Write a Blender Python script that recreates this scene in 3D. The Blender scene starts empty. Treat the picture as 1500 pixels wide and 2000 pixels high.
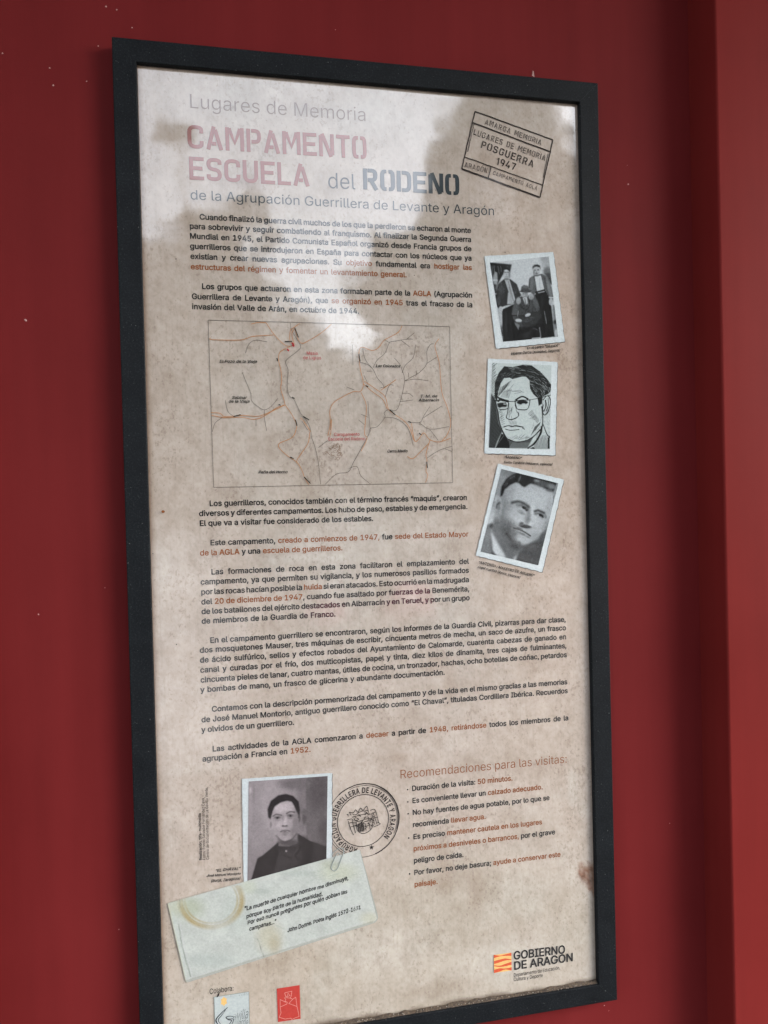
import bpy, math, random
import numpy as np
from mathutils import Matrix, Vector, Euler
random.seed(7); rng = np.random.default_rng(7)
sc = bpy.context.scene
COL = sc.collection

# ------------------------------------------------------------------ camera
TOP = 2.15                      # height of the panel's top left corner above the ground
F_PX = 1502.0                   # focal length over a 1500 px wide picture
CAM_LOC = Vector((0.118482, -0.998727, TOP - 0.582467))
CAM_ROT = Euler((1.559271, 0.024481, -0.206953), 'XYZ')
cd = bpy.data.cameras.new('camera'); cam = bpy.data.objects.new('camera', cd); COL.objects.link(cam)
cam.location = CAM_LOC; cam.rotation_euler = CAM_ROT
cd.sensor_fit = 'HORIZONTAL'; cd.sensor_width = 36.0; cd.lens = 36.0 * F_PX / 1500.0
cd.clip_start = 0.05; cd.clip_end = 2000
cd.dof.use_dof = True; cd.dof.focus_distance = 1.02; cd.dof.aperture_fstop = 9.0
sc.camera = cam
RM = CAM_ROT.to_matrix()

# ------------------------------------------------------------------ world, sun, exposure
SUN_EL, SUN_AZ = math.radians(30), math.radians(58)       # azimuth measured from the wall's outward normal (-Y) towards +X
w = bpy.data.worlds.new('World'); sc.world = w; w.use_nodes = True
nt = w.node_tree; nt.nodes.clear()
def WN(t, **k):
    n = nt.nodes.new(t)
    for a, b in k.items(): setattr(n, a, b)
    return n
wo = WN('ShaderNodeOutputWorld'); bgn = WN('ShaderNodeBackground')
sky = WN('ShaderNodeTexSky', sky_type='NISHITA', sun_disc=False, sun_elevation=SUN_EL,
         sun_rotation=math.pi - SUN_AZ, dust_density=1.5, air_density=1.0)
hsv = WN('ShaderNodeHueSaturation'); hsv.inputs['Saturation'].default_value = 0.35
tc = WN('ShaderNodeTexCoord'); nz = WN('ShaderNodeTexNoise'); nz.inputs['Scale'].default_value = 2.2; nz.inputs['Detail'].default_value = 5
cr = WN('ShaderNodeMapRange'); cr.inputs['From Min'].default_value = .35; cr.inputs['From Max'].default_value = .65
cr.inputs['To Min'].default_value = .72; cr.inputs['To Max'].default_value = 1.15
mul = WN('ShaderNodeVectorMath', operation='MULTIPLY')
L = nt.links.new
L(tc.outputs['Generated'], nz.inputs['Vector']); L(nz.outputs['Fac'], cr.inputs['Value'])
L(sky.outputs[0], hsv.inputs['Color']); L(hsv.outputs[0], mul.inputs[0]); L(cr.outputs[0], mul.inputs[1])
L(mul.outputs[0], bgn.inputs['Color']); bgn.inputs['Strength'].default_value = 0.15
L(bgn.outputs[0], wo.inputs['Surface'])
sd = bpy.data.lights.new('sun', 'SUN'); sun = bpy.data.objects.new('sun', sd); COL.objects.link(sun)
sd.energy = 0.55; sd.angle = math.radians(44); sd.color = (1, .96, .9)
sdir = Vector((math.cos(SUN_EL) * math.sin(SUN_AZ), -math.cos(SUN_EL) * math.cos(SUN_AZ), math.sin(SUN_EL)))
sun.rotation_euler = sdir.to_track_quat('Z', 'Y').to_euler(); sun.location = (1, -1, 4)
vs = sc.view_settings; vs.view_transform = 'Standard'; vs.look = 'None'; vs.exposure = 2.2; vs.gamma = 1
sc.cycles.max_bounces = 6; sc.cycles.use_denoising = True

# ------------------------------------------------------------------ helpers
def tag(o, label=None, cat=None, group=None, kind=None):
    for k, v in (('label', label), ('category', cat), ('group', group), ('kind', kind)):
        if v: o[k] = v
    return o
def empty(name, loc):
    o = bpy.data.objects.new(name, None); COL.objects.link(o); o.location = loc; o.empty_display_size = .1
    return o
def mesh_obj(name, verts, faces, mat=None, parent=None, smooth=False, colors=None):
    """verts in world coordinates; placed relative to the parent's location"""
    v = np.asarray(verts, dtype=float)
    if parent is not None:
        off = Vector((0, 0, 0)); p = parent
        while p is not None: off = off + p.location; p = p.parent
        v = v - np.array(off)
    me = bpy.data.meshes.new(name); me.from_pydata(v.tolist(), [], faces)
    if colors is not None:
        a = me.color_attributes.new('paint', 'FLOAT_COLOR', 'POINT')
        c = np.ones((len(v), 4)); c[:, :3] = colors; a.data.foreach_set('color', c.ravel().astype(np.float32))
    if mat is not None:
        for m in (mat if isinstance(mat, (list, tuple)) else [mat]): me.materials.append(m)
    if smooth: me.polygons.foreach_set('use_smooth', [True] * len(me.polygons))
    me.update()
    o = bpy.data.objects.new(name, me); COL.objects.link(o)
    if parent is not None: o.parent = parent
    return o
def lin(c):
    c = np.asarray(c, dtype=float) / 255.
    return np.where(c <= .04045, c / 12.92, ((c + .055) / 1.055) ** 2.4)

Y_PRINT = 0.008                 # the printed sheet lies 8 mm behind the frame's front face
Y_WALL = 0.024
def on_plane(x, y, Y=Y_PRINT):
    """point of the plane Y=const measured from the photograph's pixel (x, y)"""
    d = RM @ Vector(((x - 750) / F_PX, -(y - 1000) / F_PX, -1.0))
    t = (Y - CAM_LOC.y) / d.y
    p = CAM_LOC + d * t
    return (p.x, p.z)
def crop(ox, oy, s): return lambda X, Z: (ox + X / s, oy + Z / s)
def layer(k): return Y_PRINT - 0.00035 * k      # thin laminated layers of the print

# ------------------------------------------------------------------ materials
def mat_new(name):
    m = bpy.data.materials.new(name); m.use_nodes = True
    n = m.node_tree.nodes; return m, n, m.node_tree.links.new, n['Principled BSDF']
def noise(n, l, scale, detail=4, rough=.5, vec=None, dim='3D'):
    t = n.new('ShaderNodeTexNoise'); t.inputs['Scale'].default_value = scale; t.inputs['Detail'].default_value = detail
    t.inputs['Roughness'].default_value = rough
    if vec is not None: l(vec, t.inputs['Vector'])
    return t
def ramp(n, l, src, stops):
    r = n.new('ShaderNodeValToRGB'); e = r.color_ramp.elements
    while len(e) > len(stops): e.remove(e[-1])
    while len(e) < len(stops): e.new(.5)
    for i, (p, c) in enumerate(stops):
        e[i].position = p; e[i].color = (*c, 1) if len(c) == 3 else c
    l(src, r.inputs['Fac']); return r
def mixc(n, l, a, b, fac, mode='MIX'):
    m = n.new('ShaderNodeMix'); m.data_type = 'RGBA'; m.blend_type = mode
    for sock, v in ((m.inputs[6], a), (m.inputs[7], b), (m.inputs[0], fac)):
        if hasattr(v, 'links'): l(v, sock)
        elif isinstance(v, (int, float)): sock.default_value = v
        else: sock.default_value = (*v, 1)
    return m.outputs[2]
COAT_IOR = 2.0
def laminate(m, n, l, bs):
    """glossy laminate over every printed layer, slightly wavy"""
    bs.inputs['Roughness'].default_value = .6; bs.inputs['Specular IOR Level'].default_value = 0.1
    bs.inputs['Coat Weight'].default_value = 1.0; bs.inputs['Coat IOR'].default_value = COAT_IOR
    geo = n.new('ShaderNodeNewGeometry')
    a = noise(n, l, 9, 2, .5, geo.outputs['Position'])
    b = noise(n, l, 900, 2, .5, geo.outputs['Position'])
    ad = n.new('ShaderNodeMath'); ad.operation = 'MULTIPLY_ADD'; l(b.outputs['Fac'], ad.inputs[0]); ad.inputs[1].default_value = .008
    l(a.outputs['Fac'], ad.inputs[2])
    bp = n.new('ShaderNodeBump'); bp.inputs['Strength'].default_value = .6; bp.inputs['Distance'].default_value = .0022
    l(ad.outputs[0], bp.inputs['Height']); l(bp.outputs[0], bs.inputs['Coat Normal'])
    dust = noise(n, l, 60, 5, .6, geo.outputs['Position'])
    r = ramp(n, l, dust.outputs['Fac'], [(.35, (.02,) * 3), (.75, (.07,) * 3)])
    l(r.outputs[0], bs.inputs['Coat Roughness'])
    return geo
def ink(name, rgb):
    m, n, l, bs = mat_new(name); geo = laminate(m, n, l, bs)
    t = noise(n, l, 260, 4, .6, geo.outputs['Position'])
    c = mixc(n, l, [v * .8 for v in rgb], [v * 1.3 + .004 for v in rgb], t.outputs['Fac'])
    l(c, bs.inputs['Base Color']); return m
INK = ink('ink_black', (.010, .010, .011)); INK_BLUE = ink('ink_slate', (.028, .036, .042)); INK_GREY = ink('ink_grey', (.17, .125, .11))
INK_BROWN = ink('ink_rust', (.20, .060, .016)); INK_RED = ink('ink_faded_red', (.22, .075, .062)); INK_MAPRED = ink('ink_map_red', (.34, .02, .03))
INK_ORANGE = ink('ink_orange', (.38, .155, .045)); INK_MAP = ink('ink_map_grey', (.085, .072, .062)); INK_STAMP = ink('ink_stamp', (.026, .019, .017))
INK_HAND = ink('ink_handwriting', (.012, .012, .013)); INK_CLIP = ink('ink_clip_grey', (.13, .15, .14))
LOGO_RED = ink('ink_logo_red', (.50, .065, .022)); LOGO_YEL = ink('ink_logo_yellow', (.60, .38, .13)); EMB_RED = ink('emblem_red', (.36, .024, .016))
EMB_LINE = ink('emblem_line', (.50, .20, .17)); PALE = ink('ink_pale_paper', (.36, .40, .40)); FOLD = ink('fold_line', (.27, .28, .26))
BROWN_OLD = ink('contour_brown', (.16, .095, .06))

def paint_mat(name, fine=.12, sheet=False):
    """colour from the painted mesh grid plus paper grain"""
    m, n, l, bs = mat_new(name); geo = laminate(m, n, l, bs)
    at = n.new('ShaderNodeAttribute'); at.attribute_name = 'paint'
    col = at.outputs['Color']
    if sheet:
        mp = n.new('ShaderNodeMapping'); mp.inputs['Scale'].default_value = (1, 1, .75); l(geo.outputs['Position'], mp.inputs['Vector'])
        big = noise(n, l, 5, 6, .62, mp.outputs[0]); mid = noise(n, l, 60, 6, .7, mp.outputs[0]); sm = noise(n, l, 230, 5, .7, mp.outputs[0])
        r1 = ramp(n, l, big.outputs['Fac'], [(.32, (.93, .91, .89)), (.5, (1, .995, .99)), (.68, (1.0, 1.04, 1.06))])
        r2 = ramp(n, l, mid.outputs['Fac'], [(.33, (.86, .84, .82)), (.5, (1, 1, 1)), (.68, (1.07, 1.07, 1.07))])
        r3 = ramp(n, l, sm.outputs['Fac'], [(.34, (.86, .84, .82)), (.48, (.98, .98, .98)), (.66, (1.06, 1.06, 1.06))])
        c = mixc(n, l, col, r1.outputs[0], 1.0, 'MULTIPLY'); c = mixc(n, l, c, r2.outputs[0], .85, 'MULTIPLY'); c = mixc(n, l, c, r3.outputs[0], .8, 'MULTIPLY')
        # sparse dark flecks, denser in patches
        vo = noise(n, l, 310, 3, .55, mp.outputs[0]); pat = noise(n, l, 14, 3, .6, mp.outputs[0])
        mm = n.new('ShaderNodeMath'); mm.operation = 'MULTIPLY_ADD'; l(pat.outputs['Fac'], mm.inputs[0]); mm.inputs[1].default_value = -.45; l(vo.outputs['Fac'], mm.inputs[2])
        r4 = ramp(n, l, mm.outputs[0], [(.09, (.50, .43, .38)), (.17, (1, 1, 1))])
        c = mixc(n, l, c, r4.outputs[0], .38, 'MULTIPLY')
        # fine vertical scratches
        mp2 = n.new('ShaderNodeMapping'); mp2.inputs['Scale'].default_value = (1, 1, .035); l(geo.outputs['Position'], mp2.inputs['Vector'])
        st = noise(n, l, 420, 2, .5, mp2.outputs[0]); r5 = ramp(n, l, st.outputs['Fac'], [(.30, (.86, .85, .84)), (.42, (1, 1, 1))])
        c = mixc(n, l, c, r5.outputs[0], .45, 'MULTIPLY')
        col = c
    else:
        g = noise(n, l, 420, 4, .6, geo.outputs['Position'])
        r = ramp(n, l, g.outputs['Fac'], [(.3, (1 - fine * 1.6,) * 3), (.7, (1 + fine * .5,) * 3)])
        col = mixc(n, l, col, r.outputs[0], 1.0, 'MULTIPLY')
    l(col, bs.inputs['Base Color']); return m
SHEET = paint_mat('printed_paper', sheet=True); PHOTO = paint_mat('photo_print', .10); NOTE = paint_mat('note_paper', .07)

def red_paint(name, rgb, seed):
    m, n, l, bs = mat_new(name)
    tcn = n.new('ShaderNodeNewGeometry')
    a = noise(n, l, 3.5, 5, .6, tcn.outputs['Position']); b = noise(n, l, 700, 3, .6, tcn.outputs['Position'])
    ra = ramp(n, l, a.outputs['Fac'], [(.3, (.90, .86, .86)), (.7, (1.06, 1.06, 1.06))])
    c = mixc(n, l, rgb, ra.outputs[0], 1, 'MULTIPLY')
    mpz = n.new('ShaderNodeMapping'); mpz.inputs['Scale'].default_value = (1, 1, .06); l(tcn.outputs['Position'], mpz.inputs['Vector'])
    sp = noise(n, l, 26, 5, .6, mpz.outputs[0]); rs = ramp(n, l, sp.outputs['Fac'], [(.35, (.93, .92, .92)), (.65, (1.05, 1.06, 1.06))])
    c = mixc(n, l, c, rs.outputs[0], 1, 'MULTIPLY'); l(c, bs.inputs['Base Color'])
    rr = ramp(n, l, a.outputs['Fac'], [(.3, (.50,) * 3), (.7, (.62,) * 3)]); l(rr.outputs[0], bs.inputs['Roughness']); bs.inputs['Specular IOR Level'].default_value = .05
    bp = n.new('ShaderNodeBump'); bp.inputs['Strength'].default_value = .25; bp.inputs['Distance'].default_value = .0004
    l(b.outputs['Fac'], bp.inputs['Height']); l(bp.outputs[0], bs.inputs['Normal'])
    return m
WALLRED = red_paint('dark_red_paint', (.126, .0135, .0142), 0)
POSTRED_LIT = red_paint('red_paint', (.148, .0155, .0140), 1)  # the wall's red made lighter, because the post catches more light
def frame_mat():
    m, n, l, bs = mat_new('anthracite_powder_coat'); g = n.new('ShaderNodeNewGeometry')
    a = noise(n, l, 430, 5, .8, g.outputs['Position']); b = noise(n, l, 30, 5, .65, g.outputs['Position']); s = noise(n, l, 330, 2, .5, g.outputs['Position'])
    r = ramp(n, l, a.outputs['Fac'], [(.3, (.003, .0035, .0045)), (.55, (.007, .0085, .0105)), (.72, (.036, .040, .044))])
    rb = ramp(n, l, b.outputs['Fac'], [(.3, (.75,) * 3), (.7, (1.35, 1.35, 1.3))])
    c = mixc(n, l, r.outputs[0], rb.outputs[0], 1, 'MULTIPLY')
    rs = ramp(n, l, s.outputs['Fac'], [(.70, (0, 0, 0)), (.76, (.8, .8, .8))]); c = mixc(n, l, c, (.16, .165, .16), rs.outputs[0])
    l(c, bs.inputs['Base Color']); bs.inputs['Roughness'].default_value = .55; bs.inputs['Specular IOR Level'].default_value = .10
    bp = n.new('ShaderNodeBump'); bp.inputs['Strength'].default_value = .5; bp.inputs['Distance'].default_value = .0004
    l(a.outputs['Fac'], bp.inputs['Height']); l(bp.outputs[0], bs.inputs['Normal']); return m
FRAME = frame_mat()
def simple(name, c0, c1, scale=20, rough=.8):
    m, n, l, bs = mat_new(name); g = n.new('ShaderNodeNewGeometry'); a = noise(n, l, scale, 5, .6, g.outputs['Position'])
    r = ramp(n, l, a.outputs['Fac'], [(.3, c0), (.7, c1)]); l(r.outputs[0], bs.inputs['Base Color']); bs.inputs['Roughness'].default_value = rough
    return m
GRIT = simple('brown_grit', (.018, .012, .008), (.10, .07, .045), 300); CRUMB = simple('pale_crumb', (.08, .065, .05), (.34, .30, .26), 260)
SPOT = simple('pale_spot', (.30, .16, .14), (.46, .32, .30), 600); BARK = simple('bark', (.05, .035, .025), (.12, .09, .065), 12)
LEAF = simple('leaf', (.022, .038, .014), (.055, .08, .03), 3, .5); GROUND = simple('added_dark_paving', (.075, .07, .065), (.13, .122, .11), 1.5)
PETAL = simple('pink_petal', (.85, .16, .34), (.92, .36, .50), 8); POT = simple('grey_concrete', (.2, .2, .19), (.3, .3, .28), 10)
ADDED_GRAVEL = simple('added_pale_gravel', (.34, .33, .31), (.60, .59, .57), 1.2)
EDGE = simple('gap_black', (.006, .006, .006), (.012, .012, .012))

# ------------------------------------------------------------------ the wall, its posts, the ground
wall = empty('metal_wall', (.3, Y_WALL, 0)); tag(wall, 'dark red painted metal wall sheet carrying the framed panel', 'wall')
xr = (on_plane(1347, 0, Y_WALL)[0] + on_plane(1377, 2000, Y_WALL)[0]) / 2       # inner corner with the post
xl = on_plane(-40, 1000, Y_WALL)[0]
def profile_sheet(name, pts, z0, z1, mat, parent, nz_=1):
    """extrude an (x, y) outline upwards as one bent sheet"""
    n = len(pts); vs_, fs = [], []
    for k in range(nz_ + 1):
        z = z0 + (z1 - z0) * k / nz_
        vs_ += [(x, y, z) for x, y in pts]
    for k in range(nz_):
        for i in range(n - 1):
            a = k * n + i; fs.append((a, a + 1, a + 1 + n, a + n))
    return mesh_obj(name, vs_, fs, mat, parent, smooth=True)
def arc(cx, cy, r, a0, a1, n=8):
    return [(cx + r * math.cos(math.radians(a0 + (a1 - a0) * i / n)), cy + r * math.sin(math.radians(a0 + (a1 - a0) * i / n))) for i in range(n + 1)]
# flat sheet (subdivided so that smooth shading stays flat), 2 mm thick
def slab(name, x0, x1, y0, y1, z0, z1, mat, parent, bev=.0):
    b = bev
    out = [(x0 + b, y0), (x1 - b, y0)] + ([(x1, y0 + b)] if b else []) + [(x1, y1), (x0, y1)] + ([(x0, y0 + b)] if b else [])
    n = len(out); v = [(x, y, z0) for x, y in out] + [(x, y, z1) for x, y in out]
    f = [tuple(range(n))[::-1], tuple(range(n, 2 * n))] + [(i, (i + 1) % n, n + (i + 1) % n, n + i) for i in range(n)]
    f = [tuple(reversed(q)) for q in f]
    return mesh_obj(name, v, f, mat, parent)
def box(x0, x1, y0, y1, z0, z1, v, f):
    b = len(v); v += [(x, y, z) for z in (z0, z1) for y in (y0, y1) for x in (x0, x1)]
    f += [tuple(b + i for i in q) for q in ((0, 1, 3, 2)[::-1], (4, 5, 7, 6), (0, 1, 5, 4), (1, 3, 7, 5), (3, 2, 6, 7), (2, 0, 4, 6))]
v, f = [], []; box(xl - .05, xr + .02, Y_WALL, Y_WALL + .002, 0, 4.2, v, f)
mesh_obj('wall_sheet', v, f, WALLRED, wall)
v, f = [], []; box(xr + .18, xr + 3.2, Y_WALL, Y_WALL + .002, 0, 4.2, v, f); box(xl - 3.2, xl - .28, Y_WALL, Y_WALL + .002, 0, 4.2, v, f)
mesh_obj('wall_sheet', v, f, WALLRED, wall)
post = empty('metal_post', (xr + .1, Y_WALL, 0)); tag(post, 'red metal post projecting at the right of the panel, its stronger light painted in', 'post')
D = .058; R_ = .0035
yf = Y_WALL - D
xf = None
# the post's front edge measured in the photograph on its own plane
xf = (on_plane(1398, 0, yf)[0] + on_plane(1433, 2000, yf)[0]) / 2
pr = [(xr + .0005, Y_WALL + .001)] + [(xf, yf + R_)] + arc(xf + R_, yf + R_, R_, 180, 270, 10)[1:] + [(xf + .05, yf), (xf + .13, yf), (xf + .21, yf)] + arc(xf + .22, yf + R_, R_, 270, 360, 8) + [(xf + .22 + R_, Y_WALL + .05)]
o = profile_sheet('post_casing', pr, 0, 4.2, POSTRED_LIT, post)
lp = empty('metal_post', (xl - .1, Y_WALL, 0)); tag(lp, 'dark red metal post just beyond the left edge', 'post')
pl = [(xl - .30, Y_WALL + .05), (xl - .30, yf + R_)] + arc(xl - .30 + R_, yf + R_, R_, 180, 270, 6)[1:] + [(xl - .15, yf), (xl - R_, yf)] + arc(xl - R_, yf + R_, R_, 270, 360, 8)[1:] + [(xl, Y_WALL + .001)]
profile_sheet('post_casing', pl, 0, 4.2, WALLRED, lp)
# little paint blisters and dried splashes on the wall
v, f = [], []
for x, y, s in ((1227, 360, 3.2), (50, 625, 3.4), (104, 167, 2.6), (97, 133, 2.2), (228, 19, 2.0), (207, 13, 2.2), (258, 54, 1.8), (192, 90, 1.6), (169, 159, 1.6), (5, 104, 2.4),
                (75, 1200, 1.8), (205, 1148, 1.4), (1308, 1608, 1.3), (1180, 1964, 1.7), (1189, 1974, 1.5), (232, 1815, 1.2), (1225, 323, 1.1), (655, 58, 1.0)):
    cx, cz = on_plane(x, y, Y_WALL); r = s * .00052; b = len(v); n = 9
    v.append((cx, Y_WALL - .0007, cz))
    for k in range(n):
        a = 2 * math.pi * k / n; q = r * random.uniform(.6, 1.15); v.append((cx + q * math.cos(a), Y_WALL - .0001, cz + q * math.sin(a)))
    f += [(b, b + 1 + (k + 1) % n, b + 1 + k) for k in range(n)]
cx, cz = on_plane(1040, 134, Y_WALL); b = len(v)
v += [(cx - .0010, Y_WALL - .0003, cz - .010), (cx + .0026, Y_WALL - .0003, cz - .012), (cx + .0014, Y_WALL - .0006, cz - .004), (cx + .0002, Y_WALL - .0006, cz - .003)]; f.append((b, b + 1, b + 2, b + 3))
o = mesh_obj('splash_spot', v, f, SPOT, wall, smooth=True); o['kind'] = 'stuff'
g = mesh_obj('ground', [(-600, 600, 0), (-600, -600, 0), (600, -600, 0), (600, 600, 0)], [(0, 1, 2, 3)], GROUND); g['kind'] = 'structure'  # unseen paving, added dark so that little is reflected from below

# added roof, out of view: put in to keep the high sky off the wall
roof = empty('added_roof', (.3, Y_WALL, 3.3)); tag(roof, 'added grey roof out of view above the red wall, blocking the high sky', 'roof')
v, f = [], []; box(-4, 4.5, -1.9, Y_WALL + .3, 3.32, 3.46, v, f); mesh_obj('added_roof_slab', v, f, POT, roof)
v, f = [], []; box(-4, 4.5, -1.93, -1.903, 3.24, 3.48, v, f); mesh_obj('added_fascia', v, f, POT, roof)

# ------------------------------------------------------------------ the framed panel
W, H = .650, 1.2979
RAIL = .0285; RB = .0265
panel = empty('information_panel', (W / 2, Y_WALL, TOP - H)); tag(panel, 'tall printed information panel in a dark anthracite metal frame on the red wall', 'sign')
def rail(pts_out, name='frame_rail', label=None):
    """one mitred rail: four (x, z) corners outer-a, outer-b, inner-b, inner-a; bevelled box section"""
    oa, ob, ib, ia = [np.array(p) for p in pts_out]
    bv = .0012; y0, y1 = 0.0, Y_WALL
    def mix(a, b, t): return a + (b - a) * t
    wd = np.linalg.norm(oa - ia); tt = bv / RAIL
    rings = []
    for (a, b) in ((oa, ia), (ob, ib)):
        rings.append([(a[0], y1, a[1]), (a[0], y0 + bv, a[1]), (*[mix(a, b, tt * .3)[0]], y0 + bv * .3, mix(a, b, tt * .3)[1]), (mix(a, b, tt)[0], y0, mix(a, b, tt)[1]),
                      (mix(a, b, 1 - tt)[0], y0, mix(a, b, 1 - tt)[1]), (mix(a, b, 1 - tt * .3)[0], y0 + bv * .3, mix(a, b, 1 - tt * .3)[1]), (b[0], y0 + bv, b[1]), (b[0], y1, b[1])])
    n = 8; v = rings[0] + rings[1]
    f = [(i, (i + 1) % n, n + (i + 1) % n, n + i) for i in range(n)] + [tuple(range(n))[::-1], tuple(range(n, 2 * n))]
    return mesh_obj(name, v, f, FRAME, panel)
z1 = TOP; z0 = TOP - H; G = .00012
rail([(0, z1), (W, z1), (W - RAIL, z1 - RAIL), (RAIL, z1 - RAIL)])
rail([(W, z1 - G), (W, z0 + G), (W - RAIL, z0 + RB + G), (W - RAIL, z1 - RAIL - G)])
rail([(W, z0), (0, z0), (RAIL, z0 + RB), (W - RAIL, z0 + RB)])
rail([(0, z0 + G), (0, z1 - G), (RAIL, z1 - RAIL - G), (RAIL, z0 + RB + G)])
v, f = [], []; box(.004, W - .004, Y_PRINT + .0012, Y_WALL - .001, z0 + .004, z1 - .004, v, f); mesh_obj('backing_board', v, f, EDGE, panel)

# --- painter: colours evaluated on mesh grids from soft shapes -----------------
class Paint:
    def __init__(s, quad, nx, ny, base):
        """quad: TL, TR, BR, BL in the measuring coordinates"""
        tl, tr, br, bl = [np.array(q, float) for q in quad]
        u, t = np.meshgrid(np.linspace(0, 1, nx), np.linspace(0, 1, ny))
        P = (tl[None, None] * ((1 - u) * (1 - t))[..., None] + tr * (u * (1 - t))[..., None] + br * (u * t)[..., None] + bl * ((1 - u) * t)[..., None])
        s.X, s.Y = P[..., 0].ravel(), P[..., 1].ravel(); s.nx, s.ny = nx, ny
        base = np.atleast_1d(np.array(base, float)); s.C = np.ones((nx * ny, 3)) * base
    def put(s, a, val):
        v = np.array(val, float) * np.ones(3); s.C = s.C * (1 - a[:, None]) + v * a[:, None]
    def segd(s, a, b):
        ax, ay = a; bx, by = b; dx, dy = bx - ax, by - ay; L2 = dx * dx + dy * dy + 1e-9
        t = np.clip(((s.X - ax) * dx + (s.Y - ay) * dy) / L2, 0, 1); return np.hypot(s.X - ax - t * dx, s.Y - ay - t * dy)
    def poly(s, pts, val, blur=10, al=1):
        d = np.full(s.X.shape, 1e9); ins = np.zeros(s.X.shape, bool)
        for i in range(len(pts)):
            a, b = pts[i - 1], pts[i]; d = np.minimum(d, s.segd(a, b))
            c = ((a[1] > s.Y) != (b[1] > s.Y)); xx = (b[0] - a[0]) * (s.Y - a[1]) / ((b[1] - a[1]) or 1e-9) + a[0]; ins ^= c & (s.X < xx)
        sd_ = np.where(ins, -d, d); s.put(np.clip(.5 - sd_ / blur, 0, 1) * al, val)
    def ell(s, cx, cy, rx, ry, val, blur=.25, ang=0, al=1):
        a = math.radians(ang); dx, dy = s.X - cx, s.Y - cy
        u, t = dx * math.cos(a) + dy * math.sin(a), -dx * math.sin(a) + dy * math.cos(a)
        r = np.hypot(u / rx, t / ry); k = np.clip((1 + blur / 2 - r) / blur, 0, 1); s.put(k * k * (3 - 2 * k) * al, val)
    def stroke(s, pts, wd, val, blur=6, al=1):
        d = np.full(s.X.shape, 1e9)
        for a, b in zip(pts[:-1], pts[1:]): d = np.minimum(d, s.segd(a, b))
        s.put(np.clip(.5 + (wd / 2 - d) / blur, 0, 1) * al, val)
    def hatch(s, x0, y0, x1, y1, n, ang, ln, wd, val, al=.8, region=None):
        for _ in range(n):
            cx, cy = random.uniform(x0, x1), random.uniform(y0, y1)
            if region is not None and not inpoly(cx, cy, region): continue
            a = math.radians(ang + random.uniform(-14, 14)); h = ln * random.uniform(.5, 1) / 2
            s.stroke([(cx - h * math.cos(a), cy - h * math.sin(a)), (cx + h * math.cos(a), cy + h * math.sin(a))], wd, val, wd, al)
    def blur(s, k):
        A = s.C.reshape(s.ny, s.nx, 3)
        for _ in range(k):
            for ax in (0, 1):
                Pd = np.pad(A, [(1, 1) if i == ax else (0, 0) for i in range(3)], mode='edge')
                A = (np.take(Pd, range(0, A.shape[ax]), ax) + 2 * np.take(Pd, range(1, A.shape[ax] + 1), ax) + np.take(Pd, range(2, A.shape[ax] + 2), ax)) / 4
        s.C = A.reshape(-1, 3)
    def grain(s, amp):
        s.C = np.clip(s.C + rng.normal(0, amp, s.X.shape)[:, None], 0, 1)
    def smooth_noise(s, amp, cell):
        gx, gy = (s.X - s.X.min()) / cell, (s.Y - s.Y.min()) / cell; G_ = rng.normal(0, 1, (int(gx.max()) + 3, int(gy.max()) + 3))
        i, j = gx.astype(int), gy.astype(int); fx, fy = gx - i, gy - j; fx = fx * fx * (3 - 2 * fx); fy = fy * fy * (3 - 2 * fy)
        n = (G_[i, j] * (1 - fx) + G_[i + 1, j] * fx) * (1 - fy) + (G_[i, j + 1] * (1 - fx) + G_[i + 1, j + 1] * fx) * fy
        s.C = np.clip(s.C + amp * n[:, None], 0, 1.2)
    def build(s, name, cr_, lay, mat, parent, tone=None, keep=None):
        """tone: function turning grey 0..1 into linear rgb"""
        v = []
        for x, y in zip(s.X, s.Y):
            px, pz = on_plane(*cr_(x, y)); v.append((px, layer(lay), pz))
        f = []
        for j in range(s.ny - 1):
            for i in range(s.nx - 1):
                a = j * s.nx + i; q = (a, a + s.nx, a + s.nx + 1, a + 1)
                if keep is not None and not all(keep[k] for k in q): continue
                f.append(q)
        return mesh_obj(name, v, f, mat, parent, colors=tone(s.C) if tone else s.C)
def inpoly(x, y, pts):
    c = False
    for i in range(len(pts)):
        a, b = pts[i - 1], pts[i]
        if (a[1] > y) != (b[1] > y) and x < (b[0] - a[0]) * (y - a[1]) / (b[1] - a[1]) + a[0]: c = not c
    return c
ident = lambda x, y: (x, y)
def tone_rgb(lo, hi, k=.62):
    lo, hi = lin(lo), lin(hi)
    return lambda C: (lo + (hi - lo) * np.clip(C, 0, 1.1) ** 1.9)[:, :3] * k

# --- the printed sheet ----------------------------------------------------------
sx0, sx1, sz0, sz1 = RAIL - .003, W - RAIL + .003, z0 + RB - .003, z1 - RAIL + .003
nx, ny = 170, 330
u, t = np.meshgrid(np.linspace(0, 1, nx), np.linspace(0, 1, ny)); gx = sx0 + (sx1 - sx0) * u.ravel(); gz = sz1 + (sz0 - sz1) * t.ravel()
ps = Paint(((0, 0), (1, 0), (1, 1), (0, 1)), nx, ny, (.402, .345, .303))
ps.X, ps.Y = gx * 1000, (TOP - gz) * 1000      # millimetres from the panel's top left corner
def S(px, py):                                  # photograph -> millimetres on the sheet
    a, b = on_plane(px, py); return a * 1000, (TOP - b) * 1000
def blob(px, py, rx, ry, col, al, ang=0, blur=1.2): ps.ell(*S(px, py), rx, ry, col, blur, ang, al)
ps.ell(330, 420, 260, 330, (.38, .338, .298), 1.2, 0, .8)
ps.ell(560, 480, 110, 420, (.42, .340, .285), 1.0, 0, .7)
ps.ell(420, 1190, 300, 130, (.385, .345, .29), 1.0, 0, .8)
ps.ell(120, 1190, 130, 120, (.385, .33, .27), 1.0, 0, .6)
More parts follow.
